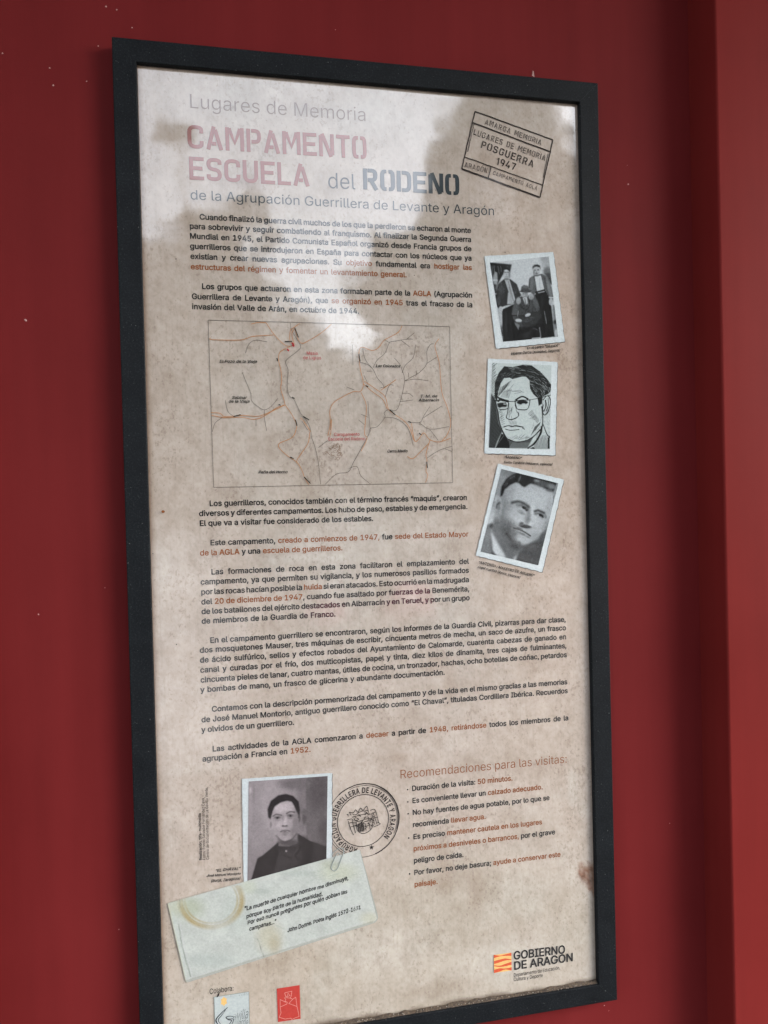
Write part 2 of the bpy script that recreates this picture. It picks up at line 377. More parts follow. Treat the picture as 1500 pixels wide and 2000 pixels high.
ps.ell(560, 1000, 110, 130, (.42, .36, .31), 1.0, 0, .6)
ps.ell(300, 40, 330, 60, (.39, .355, .32), 1.0, 0, .5)
for a in ((855, 1300, 22, 14, .30), (880, 1345, 10, 22, .35), (820, 1275, 26, 9, .2), (1030, 1210, 50, 10, .3), (1065, 1500, 40, 14, .2), (560, 1150, 30, 12, .15), (490, 350, 10, 8, .5), (500, 360, 26, 9, .35),  # the pair by the red title paints a dark patch of the reflection
          (868, 1690, 12, 26, .45), (930, 1740, 12, 30, .35), (885, 1720, 30, 18, .25), (1010, 1820, 45, 22, .2), (860, 1930, 60, 10, .2), (780, 1480, 10, 6, .35), (560, 1500, 90, 9, .15)):
    blob(a[0], a[1], a[2], a[3], (.22, .15, .105), a[4] * .8)
for a in ((1120, 1540, 9, 28, .5), (1140, 1580, 8, 14, .4), (300, 1120, 18, 60, .25), (1000, 1870, 60, 30, .3), (760, 1850, 60, 30, .25), (420, 1500, 40, 8, .25), (620, 1090, 70, 5, .25)):
    blob(a[0], a[1], a[2], a[3], (.50, .47, .43), a[4])
# crease lines in the print's paper
for pts in (((1085, 1500), (1098, 1545), (1118, 1580), (1134, 1640)), ((1048, 1530), (1056, 1600), (1046, 1650)), ((1060, 1562), (1100, 1553), (1130, 1560)), ((960, 1650), (985, 1636), (1020, 1655))):
    ps.stroke([S(*q) for q in pts], 1.2, (.50, .45, .40), 2.2, .5); ps.stroke([(S(*q)[0] + 1.6, S(*q)[1] + .8) for q in pts], 1.0, (.25, .2, .17), 2, .35)
ps.smooth_noise(.018, 34); ps.smooth_noise(.012, 11)
# rust coloured blotch at the right edge, yellowed left edge, darker right edge, shade of the upper rail, grime above the lower rail
q = [S(*p_) for p_ in ((1128, 1700), (1140, 1693), (1152, 1691), (1166, 1690), (1168, 1750), (1160, 1748), (1150, 1735), (1140, 1722), (1131, 1712))]
ps.poly(q, (.20, .085, .042), 5, .6)
for _ in range(70):
    a0, b0 = S(random.uniform(1130, 1168), random.uniform(1690, 1748))
    if inpoly(a0, b0, q): ps.stroke([(a0, b0), (a0 + random.uniform(-3, 3), b0 + random.uniform(4, 9))], 1.4, random.choice([(.10, .04, .02), (.26, .12, .07), (.16, .06, .03)]), 2.6, .8)
for xx in range(1130, 1166, 4): ps.stroke([S(xx, 1700), S(xx + random.uniform(-4, 3), 1690 - random.uniform(0, 7))], 1.2, (.18, .08, .04), 2.4, .8)
ps.grain(.010)
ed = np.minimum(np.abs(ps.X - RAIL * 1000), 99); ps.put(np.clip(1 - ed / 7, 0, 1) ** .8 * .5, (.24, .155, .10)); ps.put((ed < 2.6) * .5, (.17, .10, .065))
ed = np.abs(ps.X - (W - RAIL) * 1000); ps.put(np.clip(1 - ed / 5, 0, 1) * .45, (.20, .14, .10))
ed = np.abs(ps.Y - RAIL * 1000); ps.put(np.clip(1 - ed / 5, 0, 1) * .6, (.20, .13, .09))  # shade under the upper rail, painted as a dark band
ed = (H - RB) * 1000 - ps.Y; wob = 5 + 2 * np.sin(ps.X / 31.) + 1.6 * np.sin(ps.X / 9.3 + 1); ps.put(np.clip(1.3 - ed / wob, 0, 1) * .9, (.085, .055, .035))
v = np.stack([gx, np.full(gx.shape, Y_PRINT), gz], 1)
f = [(j * nx + i, (j + 1) * nx + i, (j + 1) * nx + i + 1, j * nx + i + 1) for j in range(ny - 1) for i in range(nx - 1)]
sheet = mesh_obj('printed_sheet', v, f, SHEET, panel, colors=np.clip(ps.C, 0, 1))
# grit lying on the lower rail's inner ledge
v, f = [], []; zb = z0 + RB; n = 260
xs = np.linspace(RAIL + .0005, W - RAIL - .0005, n)
hgt = .0012 + .0030 * np.clip(np.interp(xs, np.linspace(0, W, 60), rng.random(60)) * 1.4 - .2, 0, 1) + .0006 * rng.random(n)
for i in range(n):
    v += [(xs[i], .0022 + .001 * rng.random(), zb - .0004), (xs[i], .0050, zb + hgt[i] * .6), (xs[i], Y_PRINT - .0004, zb + hgt[i])]
for i in range(n - 1):
    a = i * 3; f += [(a, a + 3, a + 4, a + 1), (a + 1, a + 4, a + 5, a + 2)]
o = mesh_obj('grit_line', v, f, GRIT, panel, smooth=True); o['kind'] = 'stuff'
v, f = [], []
for i in range(230):
    x = RAIL + random.random() * (W - 2 * RAIL); r = random.uniform(.0003, .0011) * (1.5 if random.random() < .08 else 1)
    y = random.uniform(.0016, .0068); z = zb + .0006 + r * .5 + .002 * random.random() * (y / .007); b = len(v)
    for d_ in ((1, 0, 0), (-1, 0, 0), (0, 1, 0), (0, -1, 0), (0, 0, 1), (0, 0, -1)):
        v.append(tuple(c0 + r * d1 * random.uniform(.6, 1.3) for c0, d1 in zip((x, y, z), d_)))
    f += [tuple(b + k for k in q) for q in ((0, 2, 4), (2, 1, 4), (1, 3, 4), (3, 0, 4), (2, 0, 5), (1, 2, 5), (3, 1, 5), (0, 3, 5))]
o = mesh_obj('pale_crumb', v, f, CRUMB, panel); o['kind'] = 'stuff'
# glyph outlines: character code -> advance, then the points of each outline in thousandths
FONT_BOLD = {
 40: [273, [172,-114,240,-114,246,-111,254,-100,253,-88,218,-12,189,72,173,148,169,204,174,276,193,372,221,460,254,534,251,550,240,557,172,557,158,544,129,486,104,416,85,342,75,280,71,222,73,154,88,70,110,0,131,-50,161,-106]],
 41: [273, [33,-114,100,-114,112,-106,143,-48,176,38,192,98,200,152,201,250,183,366,145,484,114,546,100,557,34,557,26,554,19,542,20,532,57,446,83,360,99,278,104,214,99,142,82,64,52,-20,19,-92,22,-106]],
 44: [188, [34,-136,88,-137,102,-126,155,66,152,82,144,88,64,89,50,76,20,-110,23,-130]],
 45: [453, [110,170,340,170,348,173,355,184,355,248,352,254,340,262,110,262,104,259,96,248,96,184,99,178]],
 46: [188, [84,-22,106,-22,128,-14,149,6,158,26,158,56,150,76,130,96,108,104,82,104,62,96,40,74,32,52,32,30,40,8,60,-13]],
 48: [453, [219,-24,266,-22,300,-11,334,9,363,36,384,68,403,110,416,162,423,234,421,312,415,352,401,402,382,444,352,482,334,500,308,516,268,530,230,534,186,530,152,519,120,500,89,470,70,442,50,396,38,352,30,272,32,196,38,156,51,108,69,68,88,40,118,9,150,-10,188,-22], [224,68,194,75,178,86,150,124,133,180,127,256,133,328,140,358,153,390,171,416,192,433,206,439,232,441,254,436,274,424,290,408,304,384,320,328,326,250,320,180,301,120,285,96,264,77,246,70]],
 49: [453, [72,-18,394,-18,408,-6,409,58,402,70,394,73,294,74,294,512,282,526,192,526,78,444,69,434,68,354,71,348,82,340,98,343,194,414,194,74,72,73,66,70,58,58,58,-4,61,-10]],
 50: [453, [60,-18,392,-18,406,-6,407,60,396,74,193,76,311,200,352,248,378,288,395,332,399,382,389,430,362,476,338,498,310,515,284,526,242,533,194,532,160,524,110,497,81,468,58,426,50,398,48,358,51,352,62,344,130,344,138,347,145,358,150,394,162,416,186,434,214,441,250,438,274,427,293,408,302,376,296,338,270,296,49,58,46,52,46,-4,49,-10]],
 52: [453, [278,-18,346,-18,354,-15,361,-4,361,86,416,87,424,90,431,102,431,166,428,174,416,181,361,182,361,322,358,328,346,336,278,336,267,328,264,322,264,181,139,182,326,498,328,516,314,527,244,527,231,518,22,164,22,102,25,94,36,87,264,87,264,-4,267,-10]],
 53: [453, [212,-24,254,-23,290,-14,322,1,342,15,369,42,384,64,400,100,407,128,408,192,396,238,381,268,361,296,324,326,288,343,250,351,208,351,156,336,167,434,372,435,384,448,384,512,381,520,370,527,92,527,86,524,78,512,49,258,52,242,66,234,132,228,160,246,182,254,216,259,236,257,252,253,276,238,298,212,305,194,309,150,297,112,270,82,236,69,202,70,170,83,151,102,138,140,128,147,56,148,43,136,44,106,53,76,68,48,90,23,108,8,144,-11,186,-23]],
 55: [453, [93,-18,168,-18,181,-10,408,442,409,512,402,524,394,527,58,527,47,520,44,512,44,448,56,435,295,434,80,8,82,-10]],
 56: [453, [217,-24,264,-23,294,-17,324,-6,352,10,381,36,396,54,410,82,419,128,417,164,402,208,384,234,362,256,345,268,375,298,390,326,397,348,400,386,398,408,390,436,365,476,338,501,286,526,230,534,170,527,132,512,96,485,68,448,54,408,52,376,55,348,63,322,77,298,107,268,90,256,59,222,42,188,34,148,36,104,44,78,59,50,80,26,102,9,128,-6,164,-18], [226,67,188,72,154,91,138,114,134,146,145,178,166,200,194,213,232,217,272,208,299,188,315,162,318,130,309,104,288,83,264,72], [218,308,184,318,160,340,151,372,155,400,168,420,198,438,224,442,254,438,276,427,292,410,301,380,298,354,285,332,266,317,242,309]],
 57: [453, [127,-18,204,-18,216,-10,354,194,384,250,400,292,407,338,405,382,387,438,367,470,342,495,322,509,290,524,256,532,210,533,174,527,142,515,110,495,84,468,70,448,54,412,46,368,47,320,57,282,82,236,110,210,150,188,182,179,230,176,116,12,114,-6], [218,262,184,273,162,292,148,320,144,364,152,394,172,422,204,439,242,441,268,431,290,412,299,398,308,368,308,332,297,302,280,281,254,266]],
 58: [188, [84,-22,106,-22,128,-14,149,6,158,26,158,56,150,76,130,96,108,104,82,104,62,96,40,74,32,52,32,30,40,8,60,-13], [85,254,112,254,128,261,148,280,158,300,158,332,150,350,130,371,110,379,80,379,62,371,42,352,33,332,32,304,41,282,60,262]],
 59: [188, [34,-136,88,-137,102,-126,155,66,152,82,144,88,64,89,50,76,20,-110,23,-130], [93,254,120,254,136,261,157,280,166,300,167,326,159,350,140,369,118,379,88,379,70,371,48,350,41,332,40,306,48,284,68,263]],
 65: [480, [13,-18,88,-18,101,-10,148,124,330,124,377,-6,384,-15,392,-18,466,-18,478,-10,481,-4,478,14,294,514,286,524,280,527,198,527,186,520,-1,6,2,-10], [182,217,238,391,298,218]],
 66: [456, [56,-18,260,-18,318,-11,348,-1,378,16,402,38,415,56,427,80,434,106,436,146,432,176,421,208,406,232,390,249,362,268,394,296,410,328,416,360,414,404,408,428,386,468,360,493,342,505,304,520,248,527,56,527,45,520,42,512,42,-4,45,-10], [144,75,144,213,248,213,274,210,308,195,328,172,336,150,335,120,322,98,304,85,276,77,248,75], [144,303,144,434,268,431,298,417,310,402,316,388,317,360,309,338,290,318,272,309,250,304]],
 67: [510, [259,-24,296,-24,344,-14,378,0,412,22,436,44,464,80,478,110,491,156,488,170,476,178,402,177,393,170,376,128,354,101,324,82,276,71,242,73,216,80,196,90,171,110,145,146,131,180,124,214,122,268,125,300,131,328,151,372,172,400,196,418,240,435,268,438,296,435,328,425,354,407,376,382,393,338,402,331,476,330,484,333,491,344,485,378,463,430,440,460,412,487,386,504,352,520,320,529,272,534,220,530,178,518,136,497,96,462,76,440,55,406,37,362,25,308,22,260,25,200,35,152,51,112,76,68,108,33,138,10,186,-12,224,-22]],
 68: [502, [56,-18,230,-18,272,-15,314,-5,362,16,392,37,427,72,448,106,467,154,477,202,480,260,477,308,468,352,451,398,426,438,396,470,364,493,320,513,274,524,232,527,56,527,45,520,42,512,42,-4,45,-10], [144,75,143,434,220,434,256,431,286,424,310,412,343,384,360,358,373,324,379,292,381,250,373,186,364,160,349,134,328,111,308,96,286,86,248,77]],
 69: [419, [56,-18,378,-18,390,-10,393,-4,393,60,382,74,143,76,144,211,358,211,366,214,373,226,373,290,362,303,144,304,143,434,378,435,390,448,390,512,382,524,376,527,56,527,45,520,42,512,42,-4,45,-10]],
 70: [410, [56,-18,128,-18,142,-6,144,203,350,203,356,206,364,218,364,282,352,295,144,296,143,434,376,435,387,448,387,512,380,524,372,527,56,527,45,520,42,512,42,-4,45,-10]],
 71: [520, [261,-24,314,-22,346,-14,388,4,416,22,446,52,470,88,485,122,493,154,496,190,496,260,484,273,280,274,272,271,265,260,265,196,272,184,280,181,395,180,388,150,369,116,352,98,332,85,294,73,266,71,218,80,196,91,174,108,154,132,132,178,124,214,124,294,131,328,141,356,158,384,194,418,216,429,244,436,268,438,296,435,332,421,354,405,373,382,392,340,402,332,478,331,484,334,492,346,487,376,465,426,436,464,414,485,388,502,348,521,318,529,270,534,218,530,178,519,136,498,95,462,75,440,54,404,36,360,25,308,22,260,25,200,35,152,51,110,79,64,106,34,136,12,178,-10,218,-21]],
 72: [517, [56,-18,128,-18,142,-6,144,214,374,214,375,-6,388,-18,460,-18,472,-10,475,-4,475,512,468,524,460,527,388,527,375,516,374,307,144,307,142,516,128,527,56,527,45,520,42,512,42,-4,45,-10]],
 73: [300, [27,-18,272,-18,286,-6,287,60,280,72,272,75,201,76,201,434,272,434,284,442,287,448,287,512,276,526,28,527,14,516,13,448,20,437,28,434,100,434,100,76,28,75,16,68,13,60,13,-4,16,-10]],
 74: [396, [178,-24,230,-21,270,-7,286,4,310,22,331,50,350,96,354,134,354,512,351,520,340,527,268,527,262,524,254,512,254,148,251,120,237,90,222,77,204,70,184,68,150,76,134,88,124,102,117,130,116,176,108,188,102,191,30,191,22,188,15,176,20,96,37,52,58,24,100,-7,140,-21]],
 76: [393, [56,-18,364,-18,372,-15,379,-4,379,60,368,74,143,76,143,512,140,520,128,527,56,527,50,524,42,512,42,-4,45,-10]],
 77: [628, [56,-18,126,-18,132,-15,140,-4,140,318,267,-2,271,-10,282,-18,346,-18,357,-10,486,318,486,-4,489,-10,500,-18,572,-18,583,-10,586,-4,586,512,578,524,572,527,472,527,461,520,314,135,293,198,167,520,156,527,56,527,45,520,42,512,42,-4,45,-10]],
 78: [523, [56,-18,128,-18,136,-15,143,-4,142,353,370,-8,384,-18,466,-18,478,-10,481,-4,481,512,474,524,466,527,396,527,388,524,381,512,380,157,153,518,140,527,56,527,45,520,42,512,42,-4,45,-10]],
 79: [533, [259,-24,310,-22,354,-10,394,9,431,38,460,72,490,130,508,198,511,242,508,310,498,356,481,400,457,440,424,476,394,499,348,521,314,530,282,533,220,530,178,518,140,499,99,466,76,440,57,408,36,358,25,308,22,260,25,200,35,152,52,110,77,68,108,34,140,9,192,-14,224,-22], [266,71,242,73,196,90,176,106,158,126,141,154,131,180,123,224,122,268,130,324,140,352,156,380,173,400,196,418,216,428,246,436,278,437,312,430,338,418,378,380,393,354,403,328,410,292,412,246,403,182,393,154,374,124,358,106,334,88,300,75]],
 80: [445, [56,-18,128,-18,142,-6,144,168,250,168,308,177,344,192,366,207,390,232,405,254,417,282,425,314,427,354,421,398,408,434,390,464,366,487,344,502,302,519,242,527,56,527,45,520,42,512,42,-4,45,-10], [144,260,144,434,252,433,282,425,309,406,322,380,326,338,318,304,300,280,282,269,256,262]],
 82: [449, [56,-18,128,-18,142,-6,144,180,236,180,342,-15,350,-18,432,-18,443,-10,445,8,340,200,376,224,405,260,420,294,427,336,425,388,409,438,392,464,370,487,346,503,306,519,242,527,56,527,45,520,42,512,42,-4,45,-10], [144,273,144,434,254,433,288,424,310,408,323,382,327,346,320,314,304,293,290,283,254,274]],
 83: [447, [213,-26,266,-25,296,-19,330,-7,358,9,389,36,403,54,417,82,426,126,425,166,419,188,399,224,374,249,318,281,172,327,146,345,136,360,134,386,148,412,176,432,212,440,252,438,290,423,307,408,315,394,322,368,330,361,404,360,416,368,419,374,416,408,407,434,393,458,370,484,350,500,302,523,264,532,232,534,192,532,136,517,102,500,74,476,47,436,36,404,34,364,37,338,52,302,78,272,102,254,138,235,272,195,310,175,326,152,327,134,322,114,306,94,278,77,242,68,206,68,172,76,148,90,131,110,122,142,110,154,34,155,28,152,20,140,24,104,33,78,49,48,74,21,110,-3,148,-18,182,-25]],
 84: [449, [189,-18,260,-18,268,-15,275,-4,275,434,420,434,428,437,435,448,435,512,424,526,28,527,15,516,14,448,22,437,28,434,175,434,175,-4,178,-10]],
 85: [517, [245,-26,300,-24,336,-16,374,0,404,19,430,44,447,68,464,102,473,136,475,162,475,512,464,526,390,527,376,516,373,158,361,122,336,94,304,76,268,70,236,71,198,83,167,108,148,142,142,180,142,512,139,520,128,527,56,527,43,516,42,164,45,134,54,100,69,70,88,44,122,13,152,-4,182,-16,216,-24]],
 86: [480, [200,-18,282,-18,293,-10,480,500,481,512,474,524,466,527,392,527,379,518,242,118,100,518,88,527,12,527,1,520,-1,502,181,8,188,-10]],
 89: [472, [199,-18,272,-18,285,-6,286,202,469,496,473,512,462,526,378,527,370,524,236,305,102,524,94,527,14,527,0,516,-1,504,3,494,185,204,185,-4,188,-10]],
 97: [389, [155,-26,184,-26,212,-20,240,-8,258,6,262,-10,274,-18,340,-18,348,-15,355,-4,355,258,349,304,335,336,310,366,276,387,242,398,214,402,172,402,130,394,106,385,68,362,48,342,23,296,24,284,30,276,94,256,110,259,127,284,148,301,180,312,210,312,228,307,246,294,254,280,257,252,252,249,126,230,68,209,35,182,17,148,12,114,14,80,21,56,33,32,62,3,86,-12,116,-22], [160,64,128,73,114,88,111,114,122,132,142,142,164,148,258,162,253,114,242,94,230,82,204,68]],
 98: [424, [214,-26,264,-24,296,-14,324,1,346,18,370,46,391,88,406,144,408,204,400,264,388,298,369,332,328,373,294,391,254,401,200,401,166,391,132,367,132,512,129,520,118,527,50,527,42,524,35,512,35,-4,38,-10,50,-18,116,-18,127,-10,130,12,168,-15], [218,65,200,67,178,76,160,92,150,106,135,146,131,202,139,248,158,284,186,305,202,310,230,311,254,305,268,297,292,270,305,236,310,182,301,130,281,92,252,71]],
 99: [396, [195,-26,248,-23,284,-12,310,1,328,14,356,44,370,68,381,98,378,114,370,120,300,135,289,128,278,102,258,80,234,68,200,65,178,69,158,79,132,110,121,138,116,162,116,214,123,244,134,270,158,297,188,310,210,312,238,307,258,297,271,284,287,252,300,244,366,259,378,270,379,284,362,322,332,359,304,379,282,389,230,402,170,400,140,392,106,375,84,358,58,330,42,304,26,266,18,228,16,178,21,132,38,80,56,48,82,19,104,2,142,-16,172,-24]],
 100: [424, [183,-26,222,-25,246,-19,272,-6,294,12,296,-6,310,-18,376,-18,389,-6,390,512,378,526,308,527,296,520,293,512,292,367,268,386,224,401,160,400,130,391,102,376,74,354,53,328,27,272,18,230,18,146,25,112,42,68,71,26,98,3,130,-15,162,-24], [202,65,184,67,166,74,156,80,137,102,119,144,114,190,123,248,143,284,170,305,186,310,214,311,236,306,252,298,276,270,289,236,294,190,285,130,264,90,238,71]],
 101: [404, [199,-26,228,-26,264,-21,290,-13,330,10,366,48,383,86,382,98,376,106,366,110,302,123,290,116,274,88,256,74,226,65,192,66,162,76,142,92,125,118,116,150,374,151,382,154,389,166,388,230,383,260,372,294,350,334,330,357,298,380,264,394,226,402,168,400,140,392,104,375,80,356,57,330,37,294,22,248,16,196,18,146,25,114,38,78,57,46,84,18,104,2,142,-16,174,-24], [120,239,127,264,146,290,172,306,202,312,226,310,252,299,273,276,287,242,286,239]],
 102: [254, [77,-18,146,-18,152,-15,160,-4,160,308,232,309,238,312,246,324,246,382,243,390,232,397,160,397,161,432,166,444,180,454,200,456,232,451,243,458,261,524,254,536,242,541,204,548,166,547,138,540,110,526,84,502,70,478,63,446,63,398,2,397,-4,394,-12,382,-12,324,-4,312,2,309,63,308,63,-4,66,-10]],
 103: [425, [201,-168,266,-163,296,-154,326,-139,365,-102,382,-68,390,-24,390,382,387,390,376,397,306,396,296,386,294,366,266,387,224,401,170,401,130,391,102,376,59,336,37,298,25,266,16,200,18,150,25,116,36,88,53,58,80,27,100,12,132,-3,182,-13,240,-9,264,1,293,20,291,-26,284,-46,270,-61,250,-72,212,-79,186,-78,162,-72,136,-55,118,-32,106,-23,86,-28,42,-53,34,-62,33,-74,45,-96,74,-128,90,-139,114,-152,148,-163], [206,77,170,83,154,92,138,108,125,130,119,150,114,192,119,236,137,276,160,299,172,306,194,311,216,311,238,306,265,286,283,258,294,206,289,146,274,112,248,87,224,79]],
 104: [410, [49,-18,118,-18,131,-6,132,234,136,258,149,284,160,295,178,305,206,311,230,309,250,299,269,278,276,258,278,-4,281,-10,292,-18,360,-18,368,-15,375,-4,375,254,369,298,359,326,344,350,324,372,298,388,256,401,194,400,168,392,140,377,132,369,132,512,129,520,118,527,50,527,42,524,35,512,35,-4,38,-10]],
 105: [167, [49,-18,118,-18,124,-15,132,-4,132,382,129,390,118,397,50,397,42,394,35,382,35,-4,38,-10], [74,426,100,426,116,433,135,450,143,468,144,494,136,514,118,532,98,541,70,541,50,533,33,516,24,496,24,470,32,452,52,433]],
 106: [167, [-14,-160,34,-159,76,-144,108,-116,127,-76,132,-38,132,382,129,390,118,397,50,397,42,394,35,382,34,-38,31,-52,22,-64,-16,-70,-27,-80,-28,-146,-25,-154], [74,426,100,426,118,434,136,452,143,468,143,498,135,516,116,534,98,541,70,541,52,534,32,516,24,498,24,468,31,452,50,434]],
 107: [381, [49,-18,118,-18,129,-10,132,-4,132,132,152,150,284,-15,290,-18,376,-18,382,-15,390,-4,390,4,384,16,226,214,370,362,377,374,374,390,362,397,280,397,274,394,132,250,132,512,129,520,118,527,50,527,42,524,35,512,35,-4,38,-10]],
 108: [189, [126,-20,160,-20,184,-16,190,-13,198,-2,198,12,185,64,174,72,138,71,132,88,132,512,129,520,118,527,50,527,42,524,35,512,36,60,48,24,66,2,84,-10,108,-18]],
 109: [610, [49,-18,118,-18,131,-6,133,254,142,280,158,298,172,307,192,312,214,311,228,306,243,294,254,276,256,-4,264,-15,270,-18,338,-18,352,-6,354,258,361,280,376,299,392,308,410,312,434,311,448,306,468,290,475,276,478,252,479,-6,492,-18,560,-18,568,-15,575,-4,575,264,568,312,545,356,508,387,482,398,448,404,412,403,376,393,346,376,320,351,294,379,280,390,248,402,206,404,184,400,148,384,130,370,127,390,116,397,50,397,42,394,35,382,35,-4,38,-10]],
 110: [410, [49,-18,118,-18,131,-6,132,234,136,258,149,284,160,295,178,305,206,311,230,309,250,299,269,278,276,258,278,-4,281,-10,292,-18,360,-18,372,-10,375,-4,373,278,366,308,353,336,331,364,308,383,256,401,214,402,168,392,140,377,130,367,129,386,116,397,50,397,38,390,35,382,35,-4,38,-10]],
 111: [415, [195,-26,244,-24,274,-16,310,1,330,17,358,46,377,78,391,118,399,176,397,230,390,262,377,298,358,330,330,360,310,375,274,392,222,402,170,400,140,392,106,375,84,358,58,330,38,296,26,266,17,212,18,148,24,118,38,80,56,48,82,19,104,2,142,-16,172,-24], [202,65,178,69,158,79,132,110,119,144,115,206,126,254,144,284,172,305,188,310,218,311,244,305,258,296,282,268,296,232,301,178,292,130,273,94,258,80,242,71,226,66]],
 112: [424, [49,-160,118,-161,131,-150,132,10,160,-11,184,-21,214,-26,264,-24,300,-12,324,1,346,18,370,46,388,80,400,114,407,156,407,222,400,264,388,298,369,332,328,373,294,391,254,401,200,401,158,387,130,365,129,386,116,397,50,397,36,386,35,-146,38,-154], [218,65,200,67,178,76,160,92,150,106,135,146,131,202,139,248,158,284,186,305,202,310,230,311,254,305,268,297,292,270,305,236,310,182,301,130,281,92,252,71]],
 113: [424, [307,-160,376,-161,382,-158,390,-146,390,382,387,390,376,397,310,397,296,386,294,365,268,386,242,397,214,402,160,400,108,380,78,358,55,330,37,298,25,266,18,230,16,180,25,112,42,68,71,26,98,3,130,-15,162,-24,222,-25,258,-14,292,10,293,-146,296,-154], [202,65,184,67,166,74,156,80,137,102,119,144,114,190,123,248,143,284,170,305,186,310,214,311,236,306,252,298,276,270,289,236,294,190,285,130,264,90,238,71]],
 114: [259, [49,-18,118,-18,131,-6,132,242,136,262,147,282,176,302,208,308,246,304,258,312,261,318,261,388,250,401,186,401,164,394,130,373,127,390,116,397,50,397,36,386,35,-4,38,-10]],
 115: [365, [164,-26,214,-25,240,-20,292,2,328,36,341,60,348,86,346,138,335,164,314,189,296,203,268,217,154,247,136,257,128,268,128,284,140,301,152,308,180,314,206,313,222,307,240,292,252,268,264,259,326,271,339,280,342,294,336,312,314,350,296,369,272,384,240,397,218,401,156,401,122,393,88,377,68,363,49,342,37,320,30,296,32,242,43,216,64,190,82,177,112,162,226,132,240,123,248,112,248,94,234,77,218,69,192,64,162,65,136,75,117,96,110,116,98,124,34,113,21,104,18,88,26,62,46,28,62,12,106,-14,132,-22]],
 116: [227, [158,-22,212,-18,222,-14,231,-2,217,64,206,72,176,68,154,71,147,78,144,96,144,308,208,309,214,312,222,324,222,382,219,390,208,397,144,398,144,474,136,486,130,489,62,489,54,486,47,474,47,398,2,397,-11,386,-12,324,-9,316,2,309,47,308,47,84,50,60,58,38,75,12,102,-8,136,-20]],
 117: [410, [170,-22,214,-21,238,-14,268,2,280,12,281,-6,294,-18,360,-18,374,-6,375,382,364,396,292,397,279,386,277,136,271,114,259,94,238,77,214,69,184,70,162,78,140,102,134,120,132,382,129,390,118,397,50,397,36,386,35,120,42,76,57,42,86,8,128,-15]],
 118: [389, [158,-18,230,-18,242,-10,387,368,389,382,382,394,374,397,302,397,289,388,194,126,100,390,88,397,14,397,3,390,1,370,145,-6]],
 120: [379, [17,-18,96,-18,102,-15,190,117,276,-15,282,-18,360,-18,372,-10,375,-4,372,12,247,192,365,366,369,382,362,394,354,397,278,397,270,394,190,271,112,394,104,397,26,397,14,390,11,382,14,368,132,196,6,12,4,-6]],
 121: [389, [73,-162,114,-162,146,-153,176,-134,207,-96,223,-62,387,368,389,382,382,394,374,397,302,397,290,390,194,126,100,390,88,397,14,397,3,390,1,370,143,0,129,-42,112,-66,94,-72,58,-68,44,-80,29,-134,30,-146,40,-156]],
 122: [380, [38,-18,342,-18,354,-10,357,-4,357,60,346,73,160,74,347,318,351,328,351,382,344,394,336,397,44,397,33,390,30,382,30,320,42,306,219,304,27,58,24,50,24,-4,27,-10]],
 225: [389, [155,-26,184,-26,212,-20,240,-8,258,6,262,-10,274,-18,340,-18,348,-15,355,-4,355,258,349,304,335,336,310,366,276,387,242,398,214,402,172,402,130,394,106,385,68,362,48,342,23,296,24,284,30,276,94,256,110,259,127,284,148,301,180,312,210,312,228,307,246,294,254,280,257,252,252,249,126,230,68,209,35,182,17,148,12,114,14,80,21,56,33,32,62,3,86,-12,116,-22], [160,64,128,73,114,88,111,114,122,132,142,142,164,148,258,162,253,114,242,94,230,82,204,68], [158,412,216,411,224,414,293,518,296,524,293,540,282,547,206,547,200,544,194,538,144,434,147,418]],
 233: [404, [199,-26,228,-26,264,-21,290,-13,330,10,366,48,383,86,382,98,376,106,366,110,302,123,290,116,274,88,256,74,226,65,192,66,162,76,142,92,125,118,116,150,374,151,382,154,389,166,388,230,383,260,372,294,350,334,330,357,298,380,264,394,226,402,168,400,140,392,104,375,80,356,57,330,37,294,22,248,16,196,18,146,25,114,38,78,57,46,84,18,104,2,142,-16,174,-24], [120,239,127,264,146,290,172,306,202,312,226,310,252,299,273,276,287,242,286,239], [173,412,230,411,238,414,306,514,310,524,307,540,296,547,220,547,214,544,159,434,162,418]],
 237: [167, [49,-18,118,-18,124,-15,132,-4,132,382,129,390,118,397,50,397,42,394,35,382,35,-4,38,-10], [53,412,110,411,118,414,187,516,190,524,187,540,176,547,100,547,94,544,39,434,42,418]],
 241: [410, [49,-18,118,-18,131,-6,132,234,136,258,149,284,160,295,178,305,206,311,230,309,250,299,269,278,276,258,278,-4,281,-10,292,-18,360,-18,372,-10,375,-4,373,278,366,308,353,336,331,364,308,383,256,401,214,402,168,392,140,377,130,367,129,386,116,397,50,397,38,390,35,382,35,-4,38,-10], [241,428,272,431,290,440,304,454,320,492,322,520,314,532,308,535,258,535,247,528,240,508,188,533,152,536,120,525,105,510,89,466,88,444,96,433,102,430,152,430,164,438,168,454,172,455,216,434]],
 243: [415, [195,-26,244,-24,274,-16,310,1,330,17,358,46,377,78,391,118,399,176,397,230,390,262,377,298,358,330,330,360,310,375,274,392,222,402,170,400,140,392,106,375,84,358,58,330,38,296,26,266,17,212,18,148,24,118,38,80,56,48,82,19,104,2,142,-16,172,-24], [202,65,178,69,158,79,132,110,119,144,115,206,126,254,144,284,172,305,188,310,218,311,244,305,258,296,282,268,296,232,301,178,292,130,273,94,258,80,242,71,226,66], [177,412,234,411,242,414,311,516,314,524,311,540,300,547,224,547,218,544,163,434,166,418]],
 250: [410, [170,-22,214,-21,238,-14,268,2,280,12,281,-6,294,-18,360,-18,374,-6,375,382,364,396,292,397,279,386,277,136,271,114,259,94,238,77,214,69,184,70,162,78,140,102,134,120,132,382,129,390,118,397,50,397,36,386,35,120,42,76,57,42,86,8,128,-15], [174,412,232,411,240,414,309,518,312,524,309,540,298,547,222,547,214,544,160,434,163,418]],
